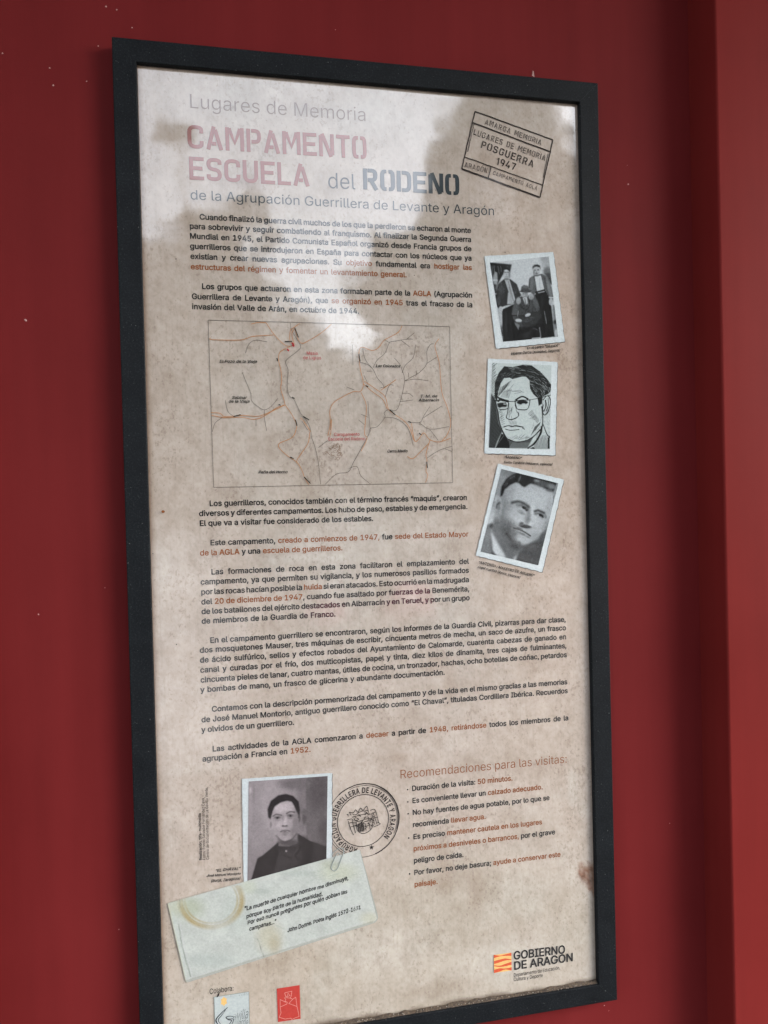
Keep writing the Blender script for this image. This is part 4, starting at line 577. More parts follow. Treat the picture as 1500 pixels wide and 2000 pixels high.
FONT_LIGHT = {
 58: [188, [90,2,100,1,116,6,126,14,135,32,135,50,130,62,116,76,102,81,88,81,74,76,60,62,55,46,55,36,60,20,74,7], [91,276,106,277,124,287,133,302,136,314,135,326,127,342,116,351,96,357,84,355,68,346,60,336,55,322,56,306,64,290,74,282]],
 76: [393, [65,6,356,6,356,52,124,52,120,56,120,504,65,504]],
 77: [628, [65,6,117,6,117,328,114,438,118,441,122,441,125,438,172,300,289,6,338,5,453,298,501,438,504,442,508,442,512,438,509,330,509,6,563,6,562,504,480,504,357,186,321,74,316,68,312,68,309,72,277,174,148,504,65,504], [115,436,123,438,118,440]],
 82: [449, [65,6,120,6,120,200,124,203,248,203,253,198,356,6,419,6,309,206,309,212,312,215,326,220,350,234,372,254,385,272,394,292,403,328,404,362,402,382,397,404,387,428,372,452,356,467,332,483,304,495,270,502,236,504,65,504], [124,250,120,254,120,454,124,457,260,456,280,452,300,445,314,436,330,420,338,408,346,388,350,364,350,340,347,320,340,300,331,286,318,273,298,261,260,251]],
 97: [389, [146,-2,178,-3,196,0,224,11,248,27,270,57,278,57,282,54,282,5,332,6,332,252,330,278,326,298,315,322,296,346,266,365,236,375,208,379,178,379,136,371,114,363,94,351,68,328,49,296,50,294,96,280,112,302,134,321,160,332,174,335,202,336,230,332,250,322,266,308,277,286,280,274,280,246,276,238,268,230,248,223,146,210,100,198,66,180,49,160,41,144,36,122,37,86,43,64,53,46,68,28,96,10,122,1], [168,40,140,43,128,47,108,58,99,68,91,80,87,96,88,120,94,136,110,152,136,165,158,171,248,184,278,195,281,192,280,124,275,104,262,82,242,62,214,46,196,42]],
 99: [396, [201,-2,220,-3,242,0,276,10,296,21,314,34,333,54,345,72,356,98,308,111,294,82,272,60,254,50,240,45,204,41,172,46,160,50,146,59,124,80,110,100,98,132,93,156,91,182,93,220,100,250,112,280,124,296,142,315,162,327,182,333,202,335,234,333,252,327,276,313,294,294,306,268,354,280,351,292,334,322,308,348,274,367,244,376,224,379,176,377,146,369,118,355,93,334,78,318,62,292,49,260,41,222,39,190,41,154,49,116,61,86,80,56,96,39,118,22,148,7,178,-1]],
 100: [424, [189,-2,216,-2,234,2,252,9,276,26,304,64,314,64,318,60,318,5,367,6,366,504,316,504,316,318,312,314,304,314,274,352,248,369,236,374,208,379,166,377,140,369,114,356,96,342,73,314,59,290,49,262,41,224,39,192,41,152,48,118,62,82,76,58,91,40,116,19,140,7,168,-1], [196,42,178,44,158,51,144,60,125,78,117,88,103,116,96,138,92,164,91,196,93,222,100,254,113,284,123,298,144,317,160,327,180,333,210,335,240,330,264,318,285,298,294,286,305,264,312,242,316,216,317,184,312,138,305,114,296,94,284,78,266,60,246,49,224,43]],
 101: [404, [205,-2,236,-2,258,2,280,9,302,20,318,30,334,46,346,62,358,86,308,99,299,80,282,63,254,47,222,41,192,42,170,47,150,56,136,66,114,90,105,104,97,126,92,150,91,170,94,174,366,174,365,224,360,254,350,286,330,322,312,341,284,360,258,371,220,379,174,377,146,369,118,355,89,330,77,316,61,290,50,262,41,222,39,190,41,152,48,120,61,86,83,52,96,38,118,22,142,10,180,-1], [96,216,92,220,92,234,96,252,104,272,116,292,144,319,164,329,196,335,226,334,246,329,264,319,278,308,293,290,303,270,310,248,314,224,314,220,310,216]],
 103: [425, [185,-144,236,-144,286,-132,312,-119,330,-106,345,-88,358,-64,365,-40,367,-18,366,374,318,374,318,318,314,314,306,314,283,344,266,359,250,369,234,375,210,379,188,379,168,377,140,369,114,356,91,336,75,318,62,296,49,264,41,226,39,194,41,156,48,122,58,96,75,68,94,47,114,32,140,19,166,12,188,10,218,11,236,15,258,25,282,44,304,73,312,73,316,70,316,-14,313,-38,303,-60,284,-81,262,-93,238,-100,218,-102,190,-102,166,-98,154,-94,130,-81,114,-66,100,-48,58,-72,72,-92,88,-108,102,-119,140,-136,158,-141], [200,54,180,56,152,66,134,78,118,96,103,122,96,144,92,168,91,198,93,224,99,252,113,284,123,298,144,317,160,327,180,333,210,335,234,332,250,327,264,319,285,300,296,284,306,264,313,240,317,212,317,174,312,140,305,118,287,90,266,70,248,61,224,55]],
 105: [167, [58,6,109,6,108,374,58,374], [80,448,94,449,108,456,115,464,121,480,120,492,113,506,102,514,92,518,76,518,64,513,53,504,47,490,47,476,56,460,66,452]],
 108: [189, [132,4,162,4,172,6,174,10,166,48,138,47,124,51,115,60,109,82,109,504,58,504,58,76,60,60,68,38,80,22,92,13,110,6]],
 109: [610, [58,6,109,6,109,252,115,280,127,300,154,324,168,331,186,335,210,335,238,328,252,318,270,298,277,282,279,266,279,6,330,5,330,252,334,278,346,302,360,317,370,324,398,334,430,335,458,328,474,318,491,300,498,282,501,258,501,6,552,5,551,274,545,306,536,326,525,342,510,357,496,367,476,375,456,380,418,380,384,371,358,356,339,338,331,326,323,308,320,305,316,305,311,310,309,318,298,340,282,359,266,370,246,378,212,381,184,375,158,362,137,344,127,330,118,308,114,305,110,305,107,308,107,374,58,374]],
 110: [410, [58,6,109,6,109,240,114,268,120,282,129,296,148,315,160,323,174,329,200,334,236,332,256,324,279,306,291,288,299,264,301,242,301,6,352,6,352,248,350,272,345,296,333,324,324,338,308,354,294,363,272,373,238,379,200,377,180,371,154,357,142,346,120,316,118,310,114,306,110,306,107,310,107,374,58,374]],
 111: [415, [201,-2,238,-1,270,8,296,21,324,44,340,62,355,88,362,106,374,152,376,182,374,224,367,256,355,288,338,316,316,340,296,355,268,369,238,377,216,379,176,377,146,369,118,355,93,334,78,318,62,292,49,260,41,222,39,190,41,154,49,116,61,86,80,56,96,39,118,22,148,7,178,-1], [206,41,184,43,160,50,142,61,124,80,112,96,98,132,92,164,91,194,93,220,100,250,112,280,124,296,142,315,162,327,182,333,212,335,234,333,256,325,272,316,298,288,311,264,319,238,324,202,324,172,319,136,312,114,303,96,290,78,272,60,254,50,232,43]],
 112: [424, [58,-138,109,-138,109,60,112,64,120,64,146,30,160,17,176,8,208,-2,234,-3,258,-1,288,8,312,21,322,29,350,60,366,88,377,120,384,162,384,216,377,258,366,288,349,318,334,336,314,353,286,369,258,377,238,379,216,379,192,375,176,369,158,358,141,342,120,314,110,314,107,318,107,374,58,374], [212,42,184,47,160,59,140,78,130,92,120,112,112,140,108,172,108,208,113,244,120,266,130,286,141,300,158,316,178,328,196,333,226,335,244,333,264,327,282,317,300,300,308,288,321,264,328,242,332,218,333,176,329,142,324,124,311,94,301,80,284,63,264,50,240,43]],
 114: [259, [58,6,109,6,109,248,116,276,127,294,144,312,160,321,188,330,218,331,238,329,238,379,212,380,192,378,164,368,139,350,118,316,110,316,107,320,106,374,58,374]],
 115: [365, [170,-2,208,-2,234,3,258,11,278,22,292,32,308,50,319,70,325,92,324,128,318,144,303,168,292,177,258,195,226,205,164,219,138,228,124,237,111,250,106,260,104,284,106,294,112,306,130,323,146,331,164,336,190,338,212,336,228,331,244,321,260,304,272,283,317,294,305,322,294,338,282,349,252,368,212,378,162,378,132,371,100,357,86,346,69,328,59,310,53,290,52,270,54,252,62,230,75,212,92,199,120,184,234,154,254,143,268,126,272,116,273,98,271,86,263,72,246,57,230,48,208,42,178,40,156,42,138,47,122,55,105,70,95,86,90,100,42,90,56,54,66,40,80,27,94,18,120,6,138,1]],
 116: [227, [164,2,190,2,207,6,198,48,182,45,162,45,144,49,130,60,123,76,121,90,121,328,124,332,198,332,199,374,124,374,121,378,121,466,70,466,70,378,66,374,12,374,11,332,66,332,70,328,70,90,73,66,80,46,95,26,114,12,142,3]],
 117: [410, [176,0,208,2,232,9,256,22,274,40,296,74,300,74,303,70,303,6,352,6,352,374,301,374,301,144,297,116,290,98,279,80,264,65,252,57,236,50,206,45,172,48,152,56,132,72,118,94,111,114,109,134,109,374,58,374,58,126,59,110,65,82,73,62,84,44,102,26,118,15,136,7,162,1]],
 118: [389, [166,6,223,6,362,374,308,372,228,152,201,58,196,54,192,54,189,58,169,130,81,374,25,374]],
}

# ------------------------------------------------------------------ lettering: outlines of the glyphs
CAP = .5087
_gc = {}
def glyph(ch, off):
    """filled outline of a character in one of three weights: vertices, faces, advance"""
    src = FONT_BOLD if off > .009 else FONT_LIGHT if off < 0 else FONT_REGULAR
    if ord(ch) not in src: src = FONT_REGULAR
    k = (ch, id(src))
    if k in _gc: return _gc[k]
    if ch == ' ': _gc[k] = (np.zeros((0, 2)), [], .188); return _gc[k]
    adv = src[ord(ch)][0] / 1000.; out = [([(s[i] / 1000., s[i + 1] / 1000.) for i in range(0, len(s), 2)], 0) for s in src[ord(ch)][1:]]
    cu = bpy.data.curves.new('outline', 'CURVE'); cu.dimensions = '2D'; cu.fill_mode = 'BOTH'
    for R, d in out:
        sp = cu.splines.new('POLY'); sp.points.add(len(R) - 1); sp.use_cyclic_u = True
        for pt, (x, y) in zip(sp.points, R): pt.co = (x, y, 0, 1)
    ob = bpy.data.objects.new('outline', cu); me = ob.to_mesh()
    V = [(q.co.x, q.co.y) for q in me.vertices]; Fc = [tuple(q.vertices) for q in me.polygons]
    ob.to_mesh_clear(); bpy.data.objects.remove(ob); bpy.data.curves.remove(cu)
    _gc[k] = (np.array(V), Fc, adv + 0.0); return _gc[k]
class Flat:
    """collects flat print: 2-D pieces in the print's plane, several inks"""
    def __init__(s, mats, lay): s.m = mats; s.v, s.f, s.mi = [], [], []; s.lay = lay; s.n = 0
    def add(s, pts, faces, mi=0, step=0):
        b = len(s.v); y = layer(s.lay) - .000012 * step; s.v += [(p[0], y, p[1]) for p in pts]
        s.f += [tuple(b + i for i in q) for q in faces]; s.mi += [mi] * len(faces)
    def build(s, name, parent, label=None):
        f = []
        for q in s.f:                                     # all faces look out of the wall
            a, b, c = [s.v[i] for i in q[:3]]
            if (b[0] - a[0]) * (c[2] - a[2]) - (b[2] - a[2]) * (c[0] - a[0]) < 0: q = tuple(reversed(q))
            f.append(q)
        o = mesh_obj(name, s.v, f, s.m, parent); o.data.polygons.foreach_set('material_index', s.mi)
        if label: o['label'] = label
        return o
def parse(txt):
    out, mi = [], 0
    for c in txt:
        if c == '{': mi = 1
        elif c == '}': mi = 0
        else: out.append((c, mi))
    return out
def natural(txt, off, track=0): return sum(glyph(c, off)[2] + track for c, _ in parse(txt)) - track
def put_text(fl, txt, A, B, cap, off=.0, shear=0, jit=0, mi0=0, xs=None, track=0):
    """text along A->B (sheet points in metres); xs fixes the letter width and lets the word gaps take up the rest"""
    A, B = np.array(A, float), np.array(B, float); Ld = np.linalg.norm(B - A); e = (B - A) / Ld; n = np.array([-e[1], e[0]])
    size = cap / CAP; cs = parse(txt); nw = natural(txt, off, track) * size
    gap = 0
    if xs is None: sx = Ld / nw
    else:
        sx = xs; ns = sum(c == ' ' for c, _ in cs); gap = (Ld - nw * sx) / max(1, ns)
    x = 0; jy = 0
    for c, mi in cs:
        V, Fc, adv = glyph(c, off)
        if jit: jy = .6 * jy + random.uniform(-jit, jit)
        ky = 1 + (random.uniform(-.12, .12) if jit else 0)
        if len(V):
            lx = V[:, 0] * size * sx + x + V[:, 1] * size * ky * shear; ly = V[:, 1] * size * ky + jy * cap
            fl.add([A + e * a + n * b for a, b in zip(lx, ly)], Fc, mi0 + mi, 0)
        x += (adv + track) * size * sx + (gap if c == ' ' else 0)
def ribbon(pts, w_, taper=0):
    """flat stroke with mitred joins"""
    P = [np.array(p, float) for p in pts]; P = [P[0]] + [b for a, b in zip(P[:-1], P[1:]) if np.abs(a - b).max() > 1e-7]; n = len(P); V = []
    for i in range(n):
        a, b, c = P[max(i - 1, 0)], P[i], P[min(i + 1, n - 1)]
        u = (b - a) if i else (c - b); t_ = (c - b) if i < n - 1 else (b - a)
        u = u / (np.linalg.norm(u) + 1e-12); t_ = t_ / (np.linalg.norm(t_) + 1e-12)
        n1, n2 = np.array([-u[1], u[0]]), np.array([-t_[1], t_[0]]); m = n1 + n2; q = max(.5, m @ m / 2)
        hw = w_ / 2 * (1 - taper * abs(2 * i / max(1, n - 1) - 1))
        V += [b + hw * m / q, b - hw * m / q]
    return V, [(2 * i, 2 * i + 2, 2 * i + 3, 2 * i + 1) for i in range(n - 1)]
def curve(pts, k=4):
    P = [np.array(p, float) for p in pts]
    if len(P) < 3: return P
    P = [2 * P[0] - P[1]] + P + [2 * P[-1] - P[-2]]; out = []
    for i in range(1, len(P) - 2):
        a, b, c, d = P[i - 1:i + 3]
        for j in range(k):
            t_ = j / k; out.append(.5 * ((2 * b) + (c - a) * t_ + (2 * a - 5 * b + 4 * c - d) * t_ ** 2 + (3 * b - a - 3 * c + d) * t_ ** 3))
    out.append(P[-2]); return out
def rnd(pts, r, k=4):
    """polyline with rounded corners"""
    P = [np.array(p, float) for p in pts]; out = [P[0]]
    for i in range(1, len(P) - 1):
        a, b, c = P[i - 1], P[i], P[i + 1]; ra = min(r, np.linalg.norm(a - b) * .5); rc = min(r, np.linalg.norm(c - b) * .5)
        p0 = b + (a - b) / np.linalg.norm(a - b) * ra; p1 = b + (c - b) / np.linalg.norm(c - b) * rc
        out += [(1 - t_) ** 2 * p0 + 2 * t_ * (1 - t_) * b + t_ ** 2 * p1 for t_ in [j / k for j in range(k + 1)]]
    out.append(P[-1]); return out
# stencil capitals: name -> (width, strokes of centre lines in a box one unit high)
T = .165; h_ = T / 2; k_ = .24
def stencil(ch):
    a, b = h_, 1 - h_
    g = {
     'C': (.66, [rnd([(.66 - a, .66), (.66 - a, b), (a, b), (a, a), (.66 - a, a), (.66 - a, .34)], k_)]),
     'G': (.66, [rnd([(.66 - a, .70), (.66 - a, b), (a, b), (a, a), (.66 - a, a), (.66 - a, .5), (.40, .5)], k_)]),
     'O': (.64, [rnd([(.27, b), (a, b), (a, a), (.27, a)], k_), rnd([(.37, b), (.64 - a, b), (.64 - a, a), (.37, a)], k_)]),
     'Q': (.64, [rnd([(.27, b), (a, b), (a, a), (.27, a)], k_)]),
     'A': (.70, [[(a, 0), (.335, .99)], [(.70 - a, 0), (.385, .86)], [(.24, .26), (.42, .26)]]),
     'M': (.78, [[(a, 0), (a, 1)], [(.16, .96), (.39, .34), (.62, .96)], [(.78 - a, 0), (.78 - a, 1)]]),
     'P': (.62, [[(a, 0), (a, 1)], rnd([(.21, b), (.62 - a, b), (.62 - a, .45), (.21, .45)], .2)]),
     'R': (.66, [[(a, 0), (a, 1)], rnd([(.20, b), (.62 - a, b), (.62 - a, .47), (.20, .47)], .2), [(.36, .42), (.66 - a, 0)]]),
     'E': (.60, [[(a, 0), (a, 1)], [(a, b), (.60, b)], [(a, .51), (.54, .51)], [(a, a), (.60, a)]]),
     'N': (.66, [[(a, 0), (a, .92)], [(.14, 1), (.52, 0)], [(.66 - a, .08), (.66 - a, 1)]]),
     'T': (.60, [[(0, b), (.60, b)], [(.30, 0), (.30, b)]]),
     'S': (.62, [rnd([(.62 - a, .72), (.62 - a, b), (a, b), (a, .53), (.62 - a, .47), (.62 - a, a), (a, a), (a, .28)], .2)]),
     'U': (.64, [rnd([(a, 1), (a, a), (.64 - a, a), (.64 - a, 1)], .27)]),
     'L': (.56, [[(a, 1), (a, 0)], [(a, a), (.56, a)]]),
     'D': (.64, [[(a, 0), (a, 1)], rnd([(.22, b), (.64 - a, b), (.64 - a, a), (.22, a)], .28)]),
     'I': (.17, [[(a, 0), (a, 1)]]),
     '1': (.34, [[(.25, 0), (.25, 1)], [(.25, .94), (.04, .76)]]),
     '9': (.58, [rnd([(.58 - a, .4), (a, .4), (a, b), (.58 - a, b), (.58 - a, .3), (.30, 0)], .2)]),
     '4': (.62, [[(.34, 1), (.06, .26), (.60, .26)], [(.44, .52), (.44, 0)]]),
     '7': (.56, [[(0, b), (.50, b), (.20, 0)]]),
     'Ó': (.64, [rnd([(.27, b), (a, b), (a, a), (.27, a)], k_), rnd([(.37, b), (.64 - a, b), (.64 - a, a), (.37, a)], k_), [(.28, 1.12), (.42, 1.3)]]),
     ' ': (.42, [])}
    return g[ch]
def put_stencil(fl, txt, A, B, cap, thick=1.0, gap=.10, mi=0, jit=0):
    A, B = np.array(A, float), np.array(B, float); Ld = np.linalg.norm(B - A); e = (B - A) / Ld; n = np.array([-e[1], e[0]])
    tot = sum(stencil(c)[0] + gap for c in txt) - gap; sx = Ld / tot; x = 0
    for c in txt:
        wd, ss = stencil(c); jy = random.uniform(-jit, jit) * cap
        for i, s in enumerate(ss):
            V, Fc = ribbon([(px * 1.0, py) for px, py in s], T * thick)
            fl.add([A + e * ((x + p[0]) * sx) + n * (p[1] * cap + jy) for p in V], Fc, mi, i + 1)
        x += wd + gap
P = on_plane
def mm(x, z): return (x / 1000., TOP - z / 1000.)

# ------------------------------------------------------------------ headings
fl = Flat([INK_GREY], 1); put_text(fl, 'Lugares de Memoria', P(368.3, 211), P(716.7, 237.3), .0178, -.004); fl.build('heading_line', panel, 'thin grey heading line at the top of the print')
fl = Flat([INK_RED], 1); put_stencil(fl, 'CAMPAMENTO', P(366.7, 289.6), P(716.5, 311), .0298, .98)
put_stencil(fl, 'ESCUELA', P(370, 351), P(605, 364.5), .0292, .98); fl.build('stencil_title', panel, 'faded red stencil capitals')
fl = Flat([INK_BLUE], 1); put_stencil(fl, 'RODENO', P(710, 370), P(897, 381.5), .0278, 1.1); fl.build('stencil_title', panel, 'dark slate stencil capitals')
fl = Flat([INK_BLUE], 1); put_text(fl, 'del', P(639.5, 367.5), P(695, 370.5), .0205, -.002); put_text(fl, 'de la Agrupación Guerrillera de Levante y Aragón', P(371, 389.5), P(966.7, 420.9), .0122, .002)
fl.build('heading_line', panel)
# ------------------------------------------------------------------ paragraphs: x start, x end, depth below the top (mm), text
PAR = [
 [(99.4, 460.6, 216.4, 'Cuando finalizó la guerra civil muchos de los que la perdieron se echaron al monte'),
  (86.7, 460.8, 228.7, 'para sobrevivir y seguir combatiendo al franquismo. Al finalizar la Segunda Guerra'),
  (86.6, 460.8, 241.2, 'Mundial en 1945, el Partido Comunista Español organizó desde Francia grupos de'),
  (86.6, 460.8, 254.0, 'guerrilleros que se introdujeron en España para contactar con los núcleos que ya'),
  (86.7, 460.8, 266.8, 'existían y crear nuevas agrupaciones. Su {objetivo} fundamental era {hostigar las}'),
  (86.8, 368.9, 280.0, '{estructuras del régimen y fomentar un levantamiento general.}')],
 [(99.8, 460.5, 304.4, 'Los grupos que actuaron en esta zona formaban parte de la {AGLA} (Agrupación'),
  (87.1, 460.5, 317.6, 'Guerrillera de Levante y Aragón), que {se organizó en 1945} tras el fracaso de la'),
  (87.0, 302.8, 330.4, 'invasión del Valle de Arán, en octubre de 1944.')],
 [(101.9, 446.3, 580.8, 'Los guerrilleros, conocidos también con el término francés “maquis”, crearon'),
  (88.8, 446.6, 593.2, 'diversos y diferentes campamentos. Los hubo de paso, estables y de emergencia.'),
  (89.0, 315.0, 605.8, 'El que va a visitar fue considerado de los estables.')],
 [(101.8, 446.8, 630.9, 'Este campamento, {creado a comienzos de 1947,} fue {sede del Estado Mayor}'),
  (88.6, 272.5, 643.5, '{de la AGLA} y una {escuela de guerrilleros.}')],
 [(101.8, 446.5, 668.2, 'Las formaciones de roca en esta zona facilitaron el emplazamiento del'),
  (88.4, 446.4, 680.5, 'campamento, ya que permiten su vigilancia, y los numerosos pasillos formados'),
  (88.5, 446.4, 693.3, 'por las rocas hacían posible la {huida} si eran atacados. Esto ocurrió en la madrugada'),
  (88.6, 446.6, 705.9, 'del {20 de diciembre de 1947}, cuando fue asaltado por fuerzas de la Benemérita,'),
  (88.5, 446.7, 718.2, 'de los batallones del ejército destacados en Albarracín y en Teruel, y por un grupo'),
  (88.3, 261.0, 730.5, 'de miembros de la Guardia de Franco.')],
 [(98.1, 587.4, 755.6, 'En el campamento guerrillero se encontraron, según los informes de la Guardia Civil, pizarras para dar clase,'),
  (85.1, 587.5, 767.5, 'dos mosquetones Mauser, tres máquinas de escribir, cincuenta metros de mecha, un saco de azufre, un frasco'),
  (84.9, 587.6, 780.1, 'de ácido sulfúrico, sellos y efectos robados del Ayuntamiento de Calomarde, cuarenta cabezas de ganado en'),
  (84.9, 587.7, 792.8, 'canal y curadas por el frío, dos multicopistas, papel y tinta, diez kilos de dinamita, tres cajas de fulminantes,'),
  (85.0, 587.8, 805.5, 'cincuenta pieles de lanar, cuatro mantas, útiles de cocina, un tronzador, hachas, ocho botellas de coñac, petardos'),
  (84.6, 408.8, 818.0, 'y bombas de mano, un frasco de glicerina y abundante documentación.')],
 [(98.0, 587.7, 843.8, 'Contamos con la descripción pormenorizada del campamento y de la vida en el mismo gracias a las memorias'),
  (84.8, 588.0, 856.4, 'de José Manuel Montorio, antiguo guerrillero conocido como “El Chaval”, tituladas Cordillera Ibérica. Recuerdos'),
  (84.4, 203.0, 869.2, 'y olvidos de un guerrillero.')],
 [(97.3, 588.3, 894.9, 'Las actividades de la AGLA comenzaron a {decaer} a partir de {1948, retirándose} todos los miembros de la'),
  (84.7, 223.5, 906.6, 'agrupación a Francia en {1952.}')]]
OFF = .019; CAPB = .0069
sc_all = [(b - a) / 1000. / (natural(t_, OFF) * CAPB / CAP) for p_ in PAR for a, b, z, t_ in p_]
XS = float(np.median(sc_all)) * .985
for p_ in PAR:
    fl = Flat([INK, INK_BROWN], 1)
    for a, b, z, t_ in p_: put_text(fl, t_, mm(a, z), mm(b, z), CAPB, OFF, xs=XS)
    fl.build('paragraph', panel)
# ------------------------------------------------------------------ recommendations
fl = Flat([INK_BROWN], 1); put_text(fl, 'Recomendaciones para las visitas:', P(780.4, 1520.6), P(1108, 1489.4), .0117, -.003); fl.build('heading_line', panel, 'thin rust coloured heading over the list')
REC = [(358.4, 502.9, 972.0, 'Duración de la visita: {50 minutos.}', 1), (358.5, 547.2, 988.6, 'Es conveniente llevar un {calzado adecuado.}', 1), (358.5, 557.1, 1004.7, 'No hay fuentes de agua potable, por lo que se', 1),
       (358.5, 462.5, 1021.1, 'recomienda {llevar agua.}', 0), (358.7, 545.1, 1037.6, 'Es preciso {mantener cautela en los lugares}', 1), (358.5, 564.2, 1053.8, '{próximos a desniveles o barrancos,} por el grave', 0),
       (358.6, 429.3, 1069.9, 'peligro de caída.', 0), (358.6, 571.7, 1086.3, 'Por favor, no deje basura; {ayude a conservar este}', 1), (358.6, 391.8, 1102.4, '{paisaje.}', 0)]
fl = Flat([INK, INK_BROWN], 1)
for a, b, z, t_, bl in REC:
    put_text(fl, t_, mm(a, z), mm(b, z), .0068, OFF)
    if bl:
        c0 = mm(352.6, z - 2.4); fl.add([(c0[0] + .00105 * math.cos(q * math.pi / 4), c0[1] + .00105 * math.sin(q * math.pi / 4)) for q in range(8)], [tuple(range(8))], 0)
fl.build('bullet_list', panel)
# ------------------------------------------------------------------ map
M_ = crop(390, 610, 3.0)
def mline(fl, pts, wd, mi, k=4, step=0):
    V, Fc = ribbon(curve([P(*M_(x, y)) for x, y in pts], k), wd); fl.add(V, Fc, mi, step)
fl = Flat([INK_MAP], 2)
fr = [P(*M_(x, y)) for x, y in ((50, 46), (1463, 84), (1482, 998), (82, 1026))]
for i in range(4):
    V, Fc = ribbon([fr[i], fr[(i + 1) % 4]], .00052); fl.add(V, Fc, 0, i)
mframe = fl.build('map_border', panel)
ROADS = [[(62, 150), (75, 161), (240, 163), (310, 142), (432, 134)], [(300, 70), (345, 60), (390, 62)], [(388, 62), (435, 130), (495, 190), (530, 200)], [(585, 66), (545, 95), (530, 110), (528, 165), (550, 185)],
 [(772, 70), (720, 115), (650, 160), (590, 180), (555, 95)], [(560, 95), (540, 120), (545, 160), (552, 190), (520, 205), (470, 235), (462, 280), (475, 340), (480, 400), (475, 450), (490, 500), (500, 543)],
 [(500, 543), (450, 560), (385, 605), (320, 628), (245, 615), (150, 618), (70, 604)], [(500, 543), (440, 572), (375, 600), (330, 610), (245, 604), (150, 612), (118, 592), (66, 588)],
 [(500, 543), (540, 600), (565, 655), (565, 685), (540, 735), (460, 775), (500, 830), (570, 880), (600, 930), (615, 970), (640, 1010)], [(645, 700), (635, 765), (600, 820), (570, 865), (570, 885)],
 [(1185, 80), (1160, 120), (1080, 165), (1050, 205), (1010, 225), (950, 205), (932, 240), (940, 330), (958, 420), (940, 465), (900, 465), (830, 500), (785, 530), (762, 575), (765, 650), (750, 725)],
 [(958, 420), (1010, 465), (1070, 510), (1098, 568)], [(965, 405), (1030, 450), (1085, 495), (1105, 568), (1140, 598), (1195, 635), (1230, 680), (1258, 755), (1285, 740), (1312, 706), (1345, 745), (1400, 760), (1470, 738)],
 [(945, 470), (975, 545), (970, 640), (965, 715), (980, 740), (945, 815)], [(1402, 155), (1378, 190), (1385, 235), (1403, 300), (1410, 400), (1420, 480), (1450, 560), (1470, 650), (1450, 715), (1420, 752)],
 [(1348, 750), (1325, 830), (1330, 870), (1325, 930), (1335, 955), (1322, 998)], [(1340, 770), (1290, 820), (1248, 858), (1215, 845)], [(1150, 395), (1100, 430), (1060, 458)], [(1240, 650), (1250, 720), (1258, 755)],
 [(772, 628), (768, 700), (762, 728)], [(650, 700), (610, 640), (590, 620)]]
STREAMS = [[(268, 240), (290, 185), (330, 163), (395, 174)], [(250, 352), (270, 405), (298, 470), (305, 520), (345, 555), (380, 572), (420, 550), (458, 505)], [(150, 515), (165, 580), (200, 612)], [(380, 572), (380, 620), (392, 695)],
 [(330, 622), (330, 668)], [(74, 700), (90, 650), (130, 618)], [(530, 62), (540, 110), (590, 195), (570, 230), (505, 285), (518, 340), (512, 430), (525, 490), (555, 515), (590, 590), (630, 640), (650, 690), (655, 730), (675, 790), (695, 880), (708, 1008)],
 [(735, 1008), (800, 948), (870, 935), (900, 880), (945, 800), (990, 715), (1000, 680), (1040, 670), (1085, 615), (1080, 590), (1105, 570), (1150, 575), (1175, 520), (1200, 400), (1185, 340), (1175, 310), (1140, 268)],
 [(875, 915), (900, 905), (925, 908), (945, 960), (1000, 1006)], [(1080, 618), (1130, 618), (1180, 640), (1225, 690), (1250, 780)], [(1185, 355), (1205, 310), (1250, 265), (1265, 190)], [(1015, 325), (1040, 280), (1085, 240), (1110, 180), (1140, 170), (1215, 158), (1250, 158)],
 [(1080, 160), (1110, 178)], [(1180, 165), (1228, 202)], [(1210, 160), (1258, 120)], [(895, 190), (898, 310)], [(955, 210), (965, 265), (985, 300), (1015, 335), (1040, 385), (1070, 420), (1078, 440)], [(980, 346), (1010, 345)], [(925, 290), (980, 305), (1012, 330)],
 [(1200, 403), (1260, 392), (1340, 402)], [(1200, 403), (1240, 380), (1290, 350), (1330, 300), (1330, 230), (1350, 190), (1370, 185)], [(1265, 378), (1272, 340)], [(1225, 385), (1222, 355)], [(1330, 300), (1390, 262)], [(1185, 475), (1225, 476), (1250, 495)],
 [(1170, 525), (1250, 514)], [(860, 438), (905, 455)], [(962, 370), (985, 420)], [(1085, 500), (1110, 430), (1135, 428)], [(1060, 440), (1080, 440), (1145, 400)], [(985, 520), (990, 600), (1000, 700)], [(945, 598), (985, 615)], [(930, 630), (965, 660)],
 [(695, 793), (750, 750)], [(1230, 645), (1290, 645), (1310, 610), (1348, 552)], [(1310, 618), (1420, 548)], [(1285, 648), (1350, 685), (1460, 670)], [(1345, 685), (1395, 748)], [(1330, 855), (1400, 810), (1475, 785)], [(1435, 800), (1475, 815)], [(600, 640), (632, 690)], [(770, 620), (766, 690)]]
fl = Flat([INK_ORANGE], 3)
for i, r in enumerate(ROADS): mline(fl, r, .00066, 0, 4, i)
fl.build('road_line', mframe)
fl = Flat([INK_MAP], 2)
for i, r in enumerate(STREAMS): mline(fl, r, .00050, 0, 4, i)
fl.build('stream_line', mframe)
for t_, a, b in (('El Pozo de la Vieja', (115, 296), (336, 297)), ('Sabinar', (188, 508), (275, 508)), ('de la Vieja', (168, 530), (292, 530)), ('Las Colorados', (1030, 322), (1172, 324)), ('T. M. de', (1290, 500), (1390, 498)),
                 ('Albarracín', (1280, 522), (1400, 522)), ('Cerro Medio', (1096, 821), (1216, 820)), ('Peña del Horno', (343, 944), (514, 942))):
    fl = Flat([INK], 5); put_text(fl, t_, P(*M_(*a)), P(*M_(*b)), .0035, .020, shear=.25); fl.build('place_name', mframe)
fl = Flat([INK, INK_MAPRED, BROWN_OLD], 5)
